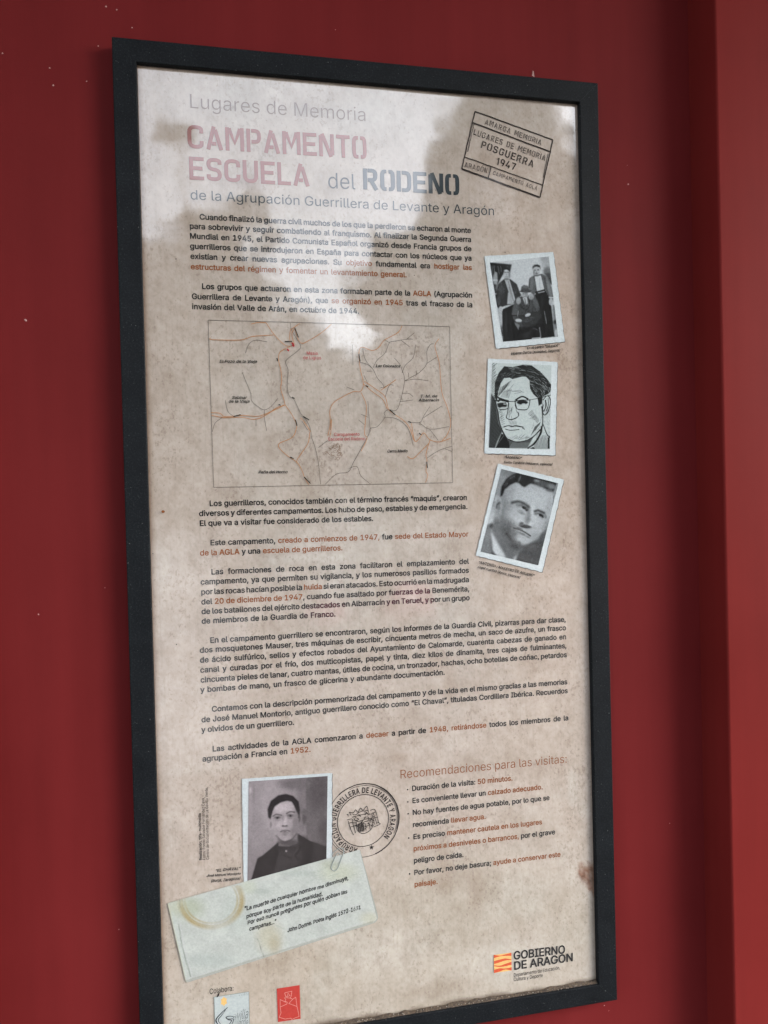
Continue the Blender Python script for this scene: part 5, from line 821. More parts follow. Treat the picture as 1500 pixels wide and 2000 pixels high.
put_text(fl, 'Masía', P(*M_(625, 250)), P(*M_(692, 250)), .0043, .002, mi0=1); put_text(fl, 'de Ligros', P(*M_(605, 276)), P(*M_(712, 277)), .0043, .002, mi0=1)
put_text(fl, 'Campamento', P(*M_(785, 726)), P(*M_(937, 724)), .0043, .002, mi0=1); put_text(fl, 'Escuela del Rodeno', P(*M_(752, 752)), P(*M_(970, 750)), .0043, .002, mi0=1)
fl.build('place_name', mframe); fl = Flat([INK, INK_MAPRED, BROWN_OLD], 5)
for a, b in (((556, 92), (578, 148)), ((198, 612), (240, 600)), ((560, 630), (570, 665)), ((606, 610), (640, 632)), ((612, 965), (648, 1003)), ((1112, 572), (1145, 602)), ((1328, 875), (1332, 912)), ((932, 245), (938, 290)), ((540, 498), (556, 506)), ((462, 540), (474, 546)),
             ((972, 430), (986, 438)), ((530, 848), (550, 858)), ((1220, 640), (1238, 646)), ((1284, 708), (1296, 718)), ((498, 172), (540, 172)), ((452, 270), (456, 288))):
    V, Fc = ribbon([P(*M_(*a)), P(*M_(*b))], .0012); fl.add(V, Fc, 0, 1)
for x, y in ((517, 222), (548, 196), (545, 186)):
    V, Fc = ribbon([P(*M_(x - 5, y - 6)), P(*M_(x + 5, y + 6))], .0022); fl.add(V, Fc, 1, 2)
fl.build('map_mark', mframe)['kind'] = 'stuff'; fl = Flat([INK, INK_MAPRED, BROWN_OLD], 5)
for i in range(26):
    x, y = random.uniform(740, 840), random.uniform(775, 835)
    if y > 775 + (x - 735) * 1.2: continue
    a0 = random.uniform(0, 6); r = random.uniform(6, 13)
    V, Fc = ribbon([P(*M_(x + r * math.cos(a0 + q * .8), y + r * .8 * math.sin(a0 + q * .8))) for q in range(6)], .0004); fl.add(V, Fc, 2, i)
for pts in (((728, 820), (745, 818), (760, 835), (785, 840), (800, 855)), ((735, 830), (742, 822)), ((800, 855), (812, 848), (818, 858), (808, 868), (800, 858), (790, 865))):
    V, Fc = ribbon(curve([P(*M_(*q)) for q in pts]), .00045); fl.add(V, Fc, 2, 30)
fl.build('map_mark', mframe)['kind'] = 'stuff'

# ------------------------------------------------------------------ rectangular stamp, top right
K = crop(700, 100, 3.0)
fl = Flat([INK_STAMP], 2)
def kl(a, b, wd, st):
    n = 14; A_, B_ = np.array(P(*K(*a))), np.array(P(*K(*b))); pts = [A_ + (B_ - A_) * i / n + rng.normal(0, .00013, 2) for i in range(n + 1)]
    V, Fc = ribbon(pts, wd); fl.add(V, Fc, 0, st)
for i, (a, b, wd) in enumerate((((682, 354), (1138, 521), .0017), ((1138, 521), (1063, 858), .0015), ((1063, 858), (605, 690), .0024), ((605, 690), (682, 354), .0014), ((668, 420), (1122, 590), .0019), ((622, 621), (1080, 786), .0013), ((776, 681), (761, 742), .0013),
                               ((676, 428), (640, 590), .0008), ((1110, 600), (1082, 740), .0008))): kl(a, b, wd, i)
def ks(t_, a, b, cap, th=.62): put_stencil(fl, t_, P(*K(*a)), P(*K(*b)), cap, th, .2, 0, .02)
ks('AMARGA MEMORIA', (738, 428), (1068, 553), .0076); ks('LUGARES DE MEMORIA', (672, 490), (1092, 645), .0083); ks('POSGUERRA', (716, 567), (1022, 683), .0102, .78); ks('1947', (806, 664), (916, 700), .0100, .8)
ks('ARAGÓN', (620, 680), (752, 716), .0072); ks('CAMPAMENTO AGLA', (786, 724), (1044, 818), .0058)
fl.build('rectangular_stamp', panel)

# ------------------------------------------------------------------ photographs
def card(quad, cr_, lay, name='photo_card', tint=(.54, .59, .61), seed=0):
    """white print with a deckled edge"""
    q = [np.array(P(*cr_(*p_))) for p_ in quad]; pts = []
    for i in range(4):
        a, b = q[i], q[(i + 1) % 4]; e = (b - a) / np.linalg.norm(b - a); nn = np.array([e[1], -e[0]]); n = 26
        for j in range(n):
            am = .00035 if i in (1, 2) else .00018; pts.append(a + (b - a) * j / n + nn * am * math.sin(j * 1.9 + seed) + rng.normal(0, .00008, 2))
    c0 = sum(q) / 4; v = [(c0[0], layer(lay), c0[1])] + [(p_[0], layer(lay), p_[1]) for p_ in pts]; n = len(pts)
    v += [(c0[0] + (p_[0] - c0[0]) * .9, layer(lay), c0[1] + (p_[1] - c0[1]) * .9) for p_ in pts]
    cl = np.ones((len(v), 3)) * np.array(tint); cl[1:n + 1] *= np.array([.93, .95, .96]) * rng.uniform(.9, 1.04, (n, 1))
    f = [(0, n + 1 + (i + 1) % n, n + 1 + i) for i in range(n)] + [(n + 1 + i, n + 1 + (i + 1) % n, 1 + (i + 1) % n, 1 + i) for i in range(n)]
    f = [tuple(reversed(x)) for x in f]
    # thin printed drop shadow line under the card's right and lower edges
    fs = Flat([INK_MAP], lay - 1); off = np.array((.0007, -.0009)); fs.add([p_ + off for p_ in pts[26:78]] + [c0], [(i, i + 1, 52) for i in range(51)], 0)
    o = mesh_obj(name, v, f, PHOTO, panel, colors=cl); fs.build('printed_edge_line', o); return o
G_TONE = tone_rgb((14, 13, 17), (222, 230, 235), .70); S_TONE = tone_rgb((24, 14, 16), (215, 203, 208), .70); D_TONE = tone_rgb((8, 8, 14), (212, 224, 224), .72)

# three men
c = crop(920, 470, 6.5217); cd1 = card(((168, 200), (1045, 148), (1190, 1290), (315, 1378)), c, 3, seed=1)
p = Paint(((238, 283), (985, 205), (1103, 1228), (402, 1292)), 160, 205, .90)
p.poly([(870, 190), (1010, 190), (1050, 640), (990, 470), (905, 330)], .74, 70); p.ell(965, 400, 50, 60, .45, .9); p.ell(930, 230, 40, 30, .70, .9); p.poly([(940, 420), (1005, 415), (1040, 560), (1000, 560)], .26, 24)
p.poly([(236, 280), (512, 308), (488, 430), (400, 440), (335, 560), (318, 840), (290, 830)], .10, 12)
for a in (((288, 325), (306, 520)), ((338, 325), (356, 430)), ((372, 330), (382, 400)), ((262, 330), (284, 500))): p.stroke([*a], 7, .52, 6)
p.poly([(268, 500), (300, 400), (328, 410), (336, 520), (318, 640), (300, 600)], .66, 14); p.stroke([(262, 508), (330, 508)], 14, .88, 8); p.stroke([(282, 684), (318, 682)], 16, .85, 8); p.poly([(278, 560), (318, 560), (312, 650), (282, 650)], .2, 14)
p.poly([(300, 840), (420, 890), (400, 1290), (345, 1200)], .80, 20); p.poly([(340, 1100), (415, 1080), (412, 1220), (352, 1210)], .40, 40); p.ell(380, 1180, 20, 40, .25, .8)
p.poly([(1030, 820), (1080, 830), (1108, 1228), (1050, 1228)], .50, 20); p.ell(1080, 1180, 22, 50, .82, .6); p.ell(1062, 1040, 20, 30, .2, .7)
p.blur(1)
# left man
p.poly([(340, 560), (405, 500), (500, 495), (580, 560), (612, 650), (635, 700), (570, 760), (520, 815), (440, 830), (345, 865), (308, 820), (318, 690)], .17, 10); p.ell(385, 620, 40, 80, .25, 1.2); p.ell(350, 770, 24, 60, .27, 1.2); p.ell(560, 640, 26, 60, .22, 1.2)
p.poly([(418, 500), (486, 497), (530, 640), (562, 755), (520, 812), (454, 812), (468, 660)], .76, 7); p.stroke(curve([(470, 520), (500, 640), (535, 770)]), 8, .42, 7); p.stroke(curve([(480, 600), (500, 700), (512, 800)]), 6, .55, 6); p.stroke([(416, 500), (470, 660)], 10, .12, 8); p.stroke([(490, 500), (560, 740)], 8, .14, 7)
p.poly([(390, 880), (545, 810), (520, 1280), (402, 1290)], .085, 10); p.ell(440, 1040, 14, 150, .17, 1.2); p.poly([(508, 960), (545, 985), (528, 1190), (505, 1150)], .42, 16)
p.ell(374, 876, 26, 36, .84, .35); p.stroke([(350, 880), (395, 905)], 4, .5, 5)
p.ell(449, 435, 42, 64, .80, .25); p.poly([(402, 420), (408, 350), (445, 322), (488, 345), (492, 415), (480, 385), (448, 372), (416, 388)], .14, 10); p.ell(470, 330, 30, 18, .2, .6)
p.stroke([(420, 407), (443, 406)], 9, .26, 8); p.stroke([(456, 406), (478, 405)], 9, .26, 8); p.ell(450, 435, 7, 16, .64, .9); p.stroke([(434, 466), (466, 466)], 7, .40, 7); p.ell(484, 440, 12, 40, .56, .9); p.ell(448, 494, 34, 12, .45, .8); p.ell(440, 385, 24, 10, .9, .9)
# right man
p.poly([(740, 480), (800, 445), (900, 425), (975, 470), (1020, 600), (1045, 720), (1040, 770), (975, 770), (935, 650), (830, 665), (780, 700), (725, 600)], .36, 10); p.ell(770, 560, 22, 90, .44, 1.2, 6); p.poly([(955, 470), (1000, 560), (1030, 700), (1000, 720), (960, 600)], .50, 24); p.stroke([(925, 470), (985, 740)], 12, .24, 14); p.stroke([(740, 500), (735, 600)], 12, .26, 12)
p.poly([(800, 462), (888, 445), (915, 520), (930, 635), (832, 655), (808, 560)], .92, 7); p.stroke([(862, 470), (880, 630)], 5, .74, 6); p.stroke([(800, 462), (830, 655)], 9, .16, 7); p.stroke([(890, 445), (934, 630)], 8, .18, 7)
p.poly([(808, 655), (930, 622), (948, 662), (828, 696)], .07, 8); p.stroke([(850, 668), (928, 650)], 11, .80, 5)
p.poly([(805, 690), (950, 660), (1010, 780), (1058, 1225), (885, 1245), (900, 920), (870, 900), (835, 800)], .05, 10); p.stroke([(930, 905), (955, 1060)], 8, .60, 7); p.ell(900, 780, 16, 90, .13, 1.2)
p.ell(1012, 782, 26, 46, .80, .35); p.stroke([(1004, 800), (1008, 826)], 4, .5, 5); p.stroke([(990, 726), (1040, 730)], 14, .92, 7)
p.ell(829, 385, 42, 62, .78, .22); p.poly([(780, 370), (776, 335), (800, 312), (840, 306), (875, 322), (880, 372), (868, 345), (830, 334), (795, 345)], .20, 9); p.ell(806, 381, 15, 8, .32, .8); p.ell(850, 376, 13, 8, .32, .8); p.ell(829, 400, 6, 16, .62, .8); p.ell(829, 420, 17, 8, .36, .8); p.ell(796, 410, 12, 40, .58, .9); p.ell(830, 447, 30, 12, .40, .8)
p.poly([(500, 860), (905, 880), (895, 1248), (505, 1282)], .08, 10)
# seated man
p.poly([(560, 745), (640, 712), (730, 700), (800, 690), (855, 800), (875, 860), (868, 905), (650, 1120), (590, 1130), (505, 930)], .235, 12); p.ell(560, 880, 30, 110, .33, 1.2, 8); p.ell(820, 800, 30, 70, .34, 1.2, -20); p.ell(740, 800, 22, 60, .30, 1.2)
p.poly([(600, 960), (860, 905), (900, 960), (830, 1060), (700, 1122), (640, 1060)], .175, 12); p.ell(720, 1010, 90, 24, .24, 1.2, -22); p.stroke(curve([(510, 960), (600, 955), (680, 960), (760, 930), (880, 905)]), 9, .07, 9); p.stroke(curve([(590, 740), (640, 850), (690, 890), (740, 830), (730, 720)]), 8, .09, 9)
p.poly([(652, 735), (708, 720), (718, 800), (690, 826)], .82, 7); p.stroke([(680, 740), (694, 820)], 8, .25, 6)
p.poly([(520, 1030), (600, 1110), (700, 1112), (870, 1070), (885, 1240), (525, 1278)], .06, 12); p.poly([(545, 1045), (612, 1075), (598, 1140)], .50, 9); p.ell(700, 1200, 50, 40, .14, 1.2); p.stroke([(775, 1248), (878, 1240)], 14, .82, 7); p.stroke([(866, 1110), (884, 1235)], 10, .62, 7); p.stroke([(780, 1110), (860, 1150)], 12, .28, 10)
p.ell(600, 1020, 42, 23, .84, .35, 4); p.stroke([(575, 1040), (632, 1038)], 5, .4, 5); p.ell(718, 950, 38, 19, .84, .35, -22); p.ell(600, 770, 29, 44, .72, .4); p.ell(762, 716, 34, 40, .72, .4)
for x in (748, 760, 772, 784): p.stroke([(x, 720), (x + 6, 762)], 4, .42, 4)
for x in (586, 600, 614): p.stroke([(x, 770), (x + 2, 808)], 4, .48, 4)
p.stroke([(598, 900), (588, 960)], 7, .80, 6)
p.ell(680, 692, 44, 40, .74, .25); p.ell(700, 690, 22, 34, .62, .9); p.ell(664, 682, 10, 5, .34, .8); p.ell(694, 680, 10, 5, .34, .8); p.stroke([(664, 712), (694, 710)], 6, .40, 6); p.ell(680, 700, 6, 8, .84, .8)
p.poly([(628, 640), (636, 592), (668, 568), (715, 578), (734, 622), (768, 640), (740, 662), (690, 656), (640, 658), (612, 650)], .30, 10); p.ell(680, 592, 34, 14, .42, 1.1); p.stroke(curve([(618, 648), (680, 660), (750, 656)]), 9, .10, 8); p.stroke([(634, 634), (734, 634)], 8, .18, 8)
p.blur(1); p.smooth_noise(.015, 18); p.grain(.022); p.build('photo_image', c, 4, PHOTO, cd1, G_TONE)
# ink portrait
c = crop(920, 690, 7.5); cd2 = card(((245, 80), (1262, 130), (1230, 1497), (192, 1468)), c, 3, seed=2)
p = Paint(((303, 140), (1172, 178), (1150, 1412), (255, 1385)), 190, 258, .92)
def st(pts, wd, val=.06, al=.95, bl=5):
    if wd < 9: p.stroke(curve(pts) if len(pts) > 2 else pts, wd, val, bl, al); return
    for _ in range(4):                                   # pen strokes laid over each other
        j = wd * .38; p.stroke(curve([(x + random.uniform(-j, j), y + random.uniform(-j, j)) for x, y in pts]), wd * .42, val, bl, .85)
for i in range(30): y = 145 + i * 22; st([(300, y + 30), (300 + random.uniform(40, 75), y - 14)], 6, .12, .8)
p.poly([(290, 600), (345, 660), (372, 800), (400, 1010), (450, 1150), (380, 1290), (345, 1390), (250, 1390)], .13, 26)
for i in range(40): y = 600 + i * 19; x1 = 350 + i * 2.3; st([(272 - i, y + 50), (x1, y - 10)], 3.5, .72, .55)
p.poly([(345, 560), (380, 640), (375, 780), (410, 1010), (450, 1140), (550, 1260), (700, 1285), (880, 1225), (1010, 1110), (1040, 900), (1035, 700), (1100, 640), (880, 330), (480, 330), (370, 420)], .93, 7)
hair = [(340, 640), (345, 430), (400, 290), (480, 192), (600, 205), (640, 195), (760, 170), (880, 180), (1000, 265), (1110, 380), (1168, 460), (1160, 560), (1120, 600), (1035, 640), (960, 650), (905, 600), (860, 520), (850, 400), (800, 345), (740, 345), (600, 380), (560, 360), (480, 365), (430, 440), (395, 560), (385, 640), (375, 720)]
p.poly(hair, .12, 7)
for i in range(330):
    x, y = random.uniform(350, 1160), random.uniform(180, 645)
    if not inpoly(x, y, hair): continue
    an = math.atan2((y - 760) * 1.1, x - 720) + math.pi / 2 + random.uniform(-.25, .25); l_ = random.uniform(14, 40); v_ = random.choice((.80, .86, .7)) if (x > 860 or (y < 300 and x > 560)) and random.random() < .55 else random.choice((.45, .3))
    st([(x - l_ * math.cos(an), y - l_ * math.sin(an)), (x + l_ * math.cos(an), y + l_ * math.sin(an))], 5, v_, .75)
for i in range(13): st([(392 + i * 10, 640 - i * 12), (432 + i * 12 + random.uniform(-6, 6), 500 - i * 8)], 4.5, .1, .85)
for i in range(9): st([(430 + i * 14, 640 + i * 2), (480 + i * 14, 560 - i * 4)], 4, .2, .7)
for a in (((520, 580), (590, 490), (615, 460)), ((540, 545), (640, 560), (770, 572)), ((600, 560), (700, 545), (740, 565)), ((630, 590), (720, 578))): st(a, 5, .25, .8)
for i in range(12): st([(830 + i * 12, 890 + i * 11 + random.uniform(-8, 8)), (890 + i * 9, 835 + i * 14)], 4.5, .15, .8)
for i in range(6): st([(850 + i * 18, 960 + i * 4), (940 + i * 8, 900 + i * 12)], 4, .3, .7)
for i in range(10): st([(875 + i * 13, 1200 - i * 16), (930 + i * 9, 1080 - i * 8)], 6, .15, .75)
for i in range(9): st([(545 + i * 14, 985 + (i % 3) * 8), (570 + i * 12, 1045)], 3.5, .3, .75)
for i in range(8): st([(410 + i * 5, 850 + i * 28), (450 + i * 6, 830 + i * 28)], 5, .2, .7)
for i in range(14): st([(500 + i * 26, 1255 + 8 * math.sin(i)), (530 + i * 26, 1225)], 4, .3, .6)
for a, wd in ((((372, 640), (440, 678), (540, 700)), 34), (((385, 700), (440, 690), (530, 705)), 34), (((380, 745), (430, 740), (500, 730)), 20), (((545, 706), (650, 706)), 11), (((650, 688), (740, 640), (825, 668)), 26), (((540, 712), (548, 770), (522, 815), (440, 828), (400, 815)), 13),
              (((638, 700), (652, 770), (678, 820), (808, 826), (845, 770), (860, 690)), 14), (((655, 700), (740, 688), (860, 686)), 16), (((860, 688), (1000, 655), (1172, 610)), 10), (((326, 690), (400, 700)), 14),
              (((545, 740), (530, 880), (512, 940), (570, 974), (640, 956), (686, 925), (690, 880), (668, 862)), 15), (((640, 760), (660, 850)), 5), (((478, 1085), (540, 1062), (600, 1074), (660, 1066), (760, 1085)), 19), (((500, 1112), (580, 1130), (700, 1118)), 11), (((750, 1098), (778, 1112)), 13),
              (((350, 700), (385, 850), (410, 1010), (460, 1150), (545, 1270), (700, 1302), (860, 1250), (1000, 1140), (1038, 1040), (1040, 860), (1030, 780)), 18), (((1050, 760), (1040, 860), (1080, 905), (1125, 850), (1160, 700), (1115, 620), (1050, 680)), 16),
              (((1085, 690), (1090, 780), (1060, 850)), 18), (((1120, 660), (1125, 760), (1090, 850)), 10), (((1045, 1040), (1110, 1190), (1150, 1230)), 15), (((820, 1395), (920, 1320), (1010, 1180), (1035, 1060)), 30), (((1130, 1230), (1130, 1400)), 30), (((545, 1262), (700, 1320), (860, 1262), (1010, 1120)), 16)): st(a, wd)
for i in range(120):                                     # loose pen hatching in the face's shaded parts
    x, y, an = random.choice(((random.uniform(390, 470), random.uniform(830, 1100), -50), (random.uniform(900, 1030), random.uniform(960, 1200), -60), (random.uniform(390, 560), random.uniform(470, 660), -62), (random.uniform(560, 900), random.uniform(1190, 1270), -30), (random.uniform(1040, 1160), random.uniform(640, 900), -70), (random.uniform(540, 600), random.uniform(800, 960), -80)))
    a_ = math.radians(an + random.uniform(-15, 15)); l_ = random.uniform(14, 34)
    st([(x - l_ * math.cos(a_), y - l_ * math.sin(a_)), (x + l_ * math.cos(a_), y + l_ * math.sin(a_))], 3.4, .15, .6)
p.poly([(968, 652), (1040, 636), (1034, 740), (985, 772)], .08, 10)
p.ell(450, 765, 70, 40, .10, .5); p.ell(470, 800, 46, 12, .85, .5); p.ell(490, 745, 26, 10, .7, .6); p.ell(745, 722, 80, 30, .09, .45); p.ell(765, 748, 30, 12, .85, .5); p.ell(700, 760, 24, 10, .8, .6); p.ell(745, 795, 64, 16, .92, .4); p.ell(720, 730, 17, 20, .03, .4)
p.poly([(440, 1180), (480, 1190), (545, 1280), (640, 1340), (560, 1392), (355, 1388)], .06, 8)
p.poly([(545, 1280), (700, 1316), (900, 1240), (820, 1390), (560, 1390)], .30, 16)
for i in range(26): x = 910 + i * 8; st([(x, 1400), (x + 50, 1190 + random.uniform(-10, 50))], 4, .2, .7)
for i in range(20): x = 555 + i * 16; st([(x, 1390), (x + 50, 1310)], 4, .8, .7)
for i in range(40): x, y = random.uniform(1050, 1165), random.uniform(900, 1200); st([(x, y), (x + 14, y + 20)], 3, .55, .5)
p.poly([(855, 1398), (905, 1372), (930, 1402)], .05, 6); st([(350, 1385), (480, 1195)], 4, .75, .8); st([(505, 1200), (540, 1290)], 5, .7, .5)
p.grain(.015); p.build('photo_image', c, 4, PHOTO, cd2, D_TONE)
# man in three quarter view
c = crop(910, 890, 7.1429); cd3 = card(((445, 112), (1362, 335), (1060, 1625), (135, 1392)), c, 3, seed=3)
p = Paint(((490, 185), (1285, 385), (1003, 1528), (200, 1338)), 140, 188, .60)
p.ell(330, 850, 110, 150, .84, 1.0); p.ell(600, 230, 110, 50, .5, 1.2)
p.poly([(900, 1150), (1200, 860), (1100, 1560), (700, 1560), (640, 1400)], .34, 120); p.ell(960, 1320, 120, 180, .22, 1.4)
p.poly([(290, 970), (372, 930), (400, 1100), (430, 1410), (180, 1370)], .46, 16); p.ell(350, 975, 26, 30, .16, .9); p.poly([(345, 1150), (440, 1400), (360, 1400)], .14, 26)
p.poly([(345, 1040), (385, 1000), (520, 1210), (545, 1430), (430, 1400), (370, 1330)], .90, 12)
p.poly([(640, 1440), (770, 1282), (730, 1350), (690, 1470)], .88, 12); p.poly([(770, 1290), (1080, 1200), (1020, 1560), (680, 1500), (720, 1370)], .22, 22)
neck = [(395, 850), (520, 900), (740, 1180), (800, 1290), (650, 1440), (560, 1425), (440, 1220), (352, 1060), (370, 960)]
p.poly(neck, .40, 26); p.blur(2)
face = [(480, 560), (520, 420), (620, 350), (760, 380), (880, 380), (1200, 480), (1228, 620), (1200, 780), (1150, 910), (1080, 1040), (980, 1160), (880, 1230), (800, 1240), (720, 1180), (600, 1080), (500, 960), (420, 860), (455, 700)]
p.poly(face, .76, 30)
for a in ((540, 800, 120, 190, .50, -10, .9), (560, 960, 120, 120, .40, -30, .9), (640, 1090, 80, 90, .36, -30, .9), (560, 1040, 60, 60, .30, 0, .6), (600, 480, 90, 110, .60, 0, .7), (500, 640, 50, 120, .52, 0, .7), (930, 560, 230, 100, .84, 14, .9), (1080, 640, 100, 120, .84, 0, .8), (660, 820, 110, 90, .78, 0, .8), (740, 880, 70, 60, .84, 0, .8),
          (1060, 940, 70, 70, .80, 0, .8), (1150, 700, 40, 100, .72, 10, .8), (1110, 960, 50, 90, .60, 20, .7), (960, 1120, 60, 60, .66, 0, .8), (790, 1170, 80, 50, .78, 20, .8), (930, 780, 34, 120, .92, -4, .9), (955, 880, 36, 50, .90, 0, .8), (870, 820, 26, 110, .52, -4, .8), (850, 900, 30, 50, .45, 0, .8)): p.ell(a[0], a[1], a[2], a[3], a[4], 1.5, a[5], a[6])
p.blur(3)
p.ell(447, 690, 52, 140, .68, .35, -4); p.ell(452, 700, 24, 80, .50, .9); p.stroke(curve([(420, 730), (432, 680), (468, 660)]), 16, .22, 14); p.ell(412, 610, 12, 50, .80, .9); p.ell(440, 800, 22, 40, .6, 1)
p.poly([(474, 570), (490, 430), (560, 320), (640, 262), (720, 238), (900, 275), (1060, 318), (1262, 385), (1215, 505), (1110, 465), (1000, 410), (900, 388), (860, 410), (815, 440), (775, 425), (735, 385), (690, 372), (610, 410), (540, 470), (502, 560)], .09, 16)
p.ell(1060, 390, 130, 46, .30, 1.2, 16); p.ell(985, 350, 40, 14, .62, 1, 14); p.ell(745, 320, 16, 60, .30, 1, 24); p.ell(640, 300, 60, 16, .28, 1.2, -30); p.ell(1190, 430, 60, 36, .48, 1.1, 14); p.ell(1160, 490, 50, 16, .40, 1, 10); p.ell(560, 400, 20, 60, .2, 1, 20)
p.blur(2)
# brows, eyes
p.stroke(curve([(640, 655), (720, 640), (800, 665), (870, 715)]), 30, .20, 34); p.stroke(curve([(720, 690), (790, 700), (850, 745)]), 34, .32, 44, .8); p.ell(808, 728, 34, 18, .10, .8, 26); p.ell(842, 760, 18, 14, .14, .9); p.ell(776, 742, 15, 8, .80, .8, 24); p.ell(760, 770, 50, 12, .66, 1, 22); p.ell(770, 800, 60, 14, .58, 1, 24)
p.stroke(curve([(955, 775), (1010, 765), (1085, 800)]), 26, .18, 26); p.stroke(curve([(960, 810), (1030, 812), (1095, 845)]), 30, .28, 34, .8); p.ell(1036, 832, 30, 18, .06, .8, 20); p.ell(1064, 856, 16, 14, .12, .9); p.ell(1002, 828, 13, 8, .82, .8); p.ell(1030, 866, 40, 9, .70, 1, 16); p.ell(1105, 850, 16, 34, .52, 1)
# nose and mouth
p.ell(815, 985, 80, 26, .12, .8, 10); p.ell(770, 950, 30, 24, .34, 1); p.ell(880, 992, 34, 10, .2, .9, 6); p.ell(905, 945, 30, 30, .84, 1); p.ell(950, 1010, 30, 16, .7, 1)
p.stroke(curve([(655, 1008), (720, 1024), (800, 1058), (895, 1118)]), 15, .06, 10); p.ell(740, 1012, 50, 12, .36, 1, 22); p.ell(780, 1090, 60, 16, .46, 1, 26); p.ell(860, 1135, 30, 14, .5, 1, 26); p.ell(760, 1130, 60, 12, .70, 1, 22); p.ell(735, 1220, 26, 26, .36, 1); p.ell(640, 1010, 16, 26, .44, 1)
p.stroke(curve([(560, 1080), (640, 1190), (740, 1266), (840, 1262), (900, 1236)]), 30, .16, 46, .8); p.ell(690, 1270, 80, 40, .24, 1.2, 20)
p.blur(1); p.stroke([(1218, 560), (1208, 690)], 9, .25, 10, .7); p.smooth_noise(.020, 26); p.grain(.03); p.build('photo_image', c, 4, PHOTO, cd3, G_TONE)
# young man above the note
c = crop(440, 1490, 4.1667); cd4 = card(((135, 128), (868, 80), (868, 800), (150, 1015)), c, 3, seed=4, tint=(.49, .53, .55))
p = Paint(((190, 148), (832, 104), (822, 800), (180, 990)), 160, 205, .58)
p.ell(330, 320, 200, 280, .72, 1.2); p.ell(250, 200, 60, 140, .66, 1); p.poly([(600, 100), (840, 100), (840, 820), (700, 740), (620, 500)], .42, 90); p.ell(760, 240, 80, 160, .34, 1.2); p.ell(820, 560, 60, 120, .32, 1.2); p.stroke([(640, 110), (650, 640)], 26, .58, 34, .8); p.stroke([(664, 140), (668, 640)], 8, .30, 12, .7)
p.stroke([(232, 160), (230, 700)], 8, .50, 12, .6); p.stroke([(292, 150), (290, 420)], 16, .70, 18, .6); p.ell(642, 440, 16, 60, .32, 1); p.ell(650, 400, 34, 24, .40, 1); p.ell(250, 560, 60, 180, .64, 1.2); p.ell(560, 170, 120, 40, .46, 1.3); p.ell(205, 220, 10, 24, .86, .6); p.blur(3)
p.poly([(195, 1000), (262, 772), (300, 752), (400, 668), (430, 640), (590, 570), (650, 612), (712, 642), (770, 668), (840, 690), (840, 820)], .085, 8); p.poly([(715, 640), (840, 684), (840, 820), (705, 820)], .15, 22); p.ell(330, 860, 60, 60, .12, 1.2); p.ell(640, 660, 30, 60, .11, 1.2)
p.poly([(428, 740), (460, 712), (540, 700), (600, 640), (640, 800), (480, 880), (395, 900)], .19, 18); p.poly([(428, 662), (590, 622), (596, 690), (510, 722), (430, 716)], .14, 10); p.stroke(curve([(425, 650), (408, 740), (470, 745), (540, 775)]), 10, .05, 9); p.stroke(curve([(598, 600), (604, 700), (570, 760), (640, 800)]), 12, .05, 10); p.ell(496, 714, 8, 8, .80, .6)
p.poly([(425, 600), (585, 560), (592, 636), (520, 676), (432, 672)], .50, 12); p.ell(520, 645, 80, 26, .30, 1.1)
p.poly([(364, 450), (378, 380), (440, 310), (520, 300), (585, 360), (602, 440), (592, 520), (570, 580), (530, 618), (486, 634), (446, 618), (405, 578), (376, 520)], .72, 12)
p.ell(366, 505, 16, 42, .74, .4, -8); p.ell(371, 500, 7, 24, .5, .9); p.ell(604, 452, 15, 44, .50, .4, 6); p.ell(603, 455, 7, 24, .28, .9)
for a in ((455, 358, 70, 38, .90, 0, .9), (520, 350, 40, 34, .82, 0, .8), (440, 505, 44, 50, .82, 0, .8), (572, 480, 26, 100, .52, 4, .9), (556, 560, 36, 50, .52, 0, .8), (488, 475, 14, 40, .90, 0, .8), (470, 440, 12, 30, .62, 0, .7), (520, 500, 24, 40, .70, 0, .7), (485, 600, 44, 20, .70, 0, .8), (420, 565, 30, 40, .66, 0, .7), (400, 480, 16, 50, .70, 0, .7)): p.ell(a[0], a[1], a[2], a[3], a[4], 1.4, a[5], a[6])
p.poly([(350, 440), (344, 372), (370, 306), (430, 262), (490, 250), (550, 266), (596, 312), (606, 380), (598, 425), (582, 395), (560, 345), (540, 312), (500, 304), (450, 318), (402, 350), (384, 392), (368, 455)], .07, 9); p.stroke(curve([(395, 300), (450, 276), (530, 284)]), 10, .18, 14); p.stroke([(600, 400), (598, 440)], 9, .14, 10)
p.blur(1)
p.stroke(curve([(388, 430), (415, 416), (458, 423)]), 8, .20, 9, .9); p.stroke(curve([(498, 409), (528, 394), (562, 398)]), 8, .18, 9, .9)
p.ell(424, 443, 28, 13, .50, 1.2); p.ell(528, 426, 28, 13, .46, 1.2); p.stroke([(402, 439), (446, 438)], 4, .16, 5, .85); p.stroke([(508, 421), (550, 420)], 4, .16, 5, .85); p.ell(425, 444, 9, 8, .12, .8); p.ell(530, 427, 9, 8, .12, .8); p.ell(424, 464, 24, 7, .64, 1.2); p.ell(530, 448, 22, 7, .58, 1.2)
p.ell(483, 510, 24, 9, .46, 1.1); p.ell(468, 510, 7, 4, .22, 1); p.ell(498, 508, 7, 4, .22, 1); p.ell(484, 496, 12, 9, .86, 1)
p.stroke(curve([(448, 556), (470, 550), (486, 554), (502, 549), (526, 552)]), 5, .14, 6); p.ell(487, 546, 28, 6, .48, 1); p.ell(487, 566, 28, 8, .52, 1); p.ell(487, 582, 22, 6, .52, 1.2); p.stroke(curve([(415, 590), (450, 624), (490, 638), (540, 618), (580, 572)]), 7, .26, 14, .8)
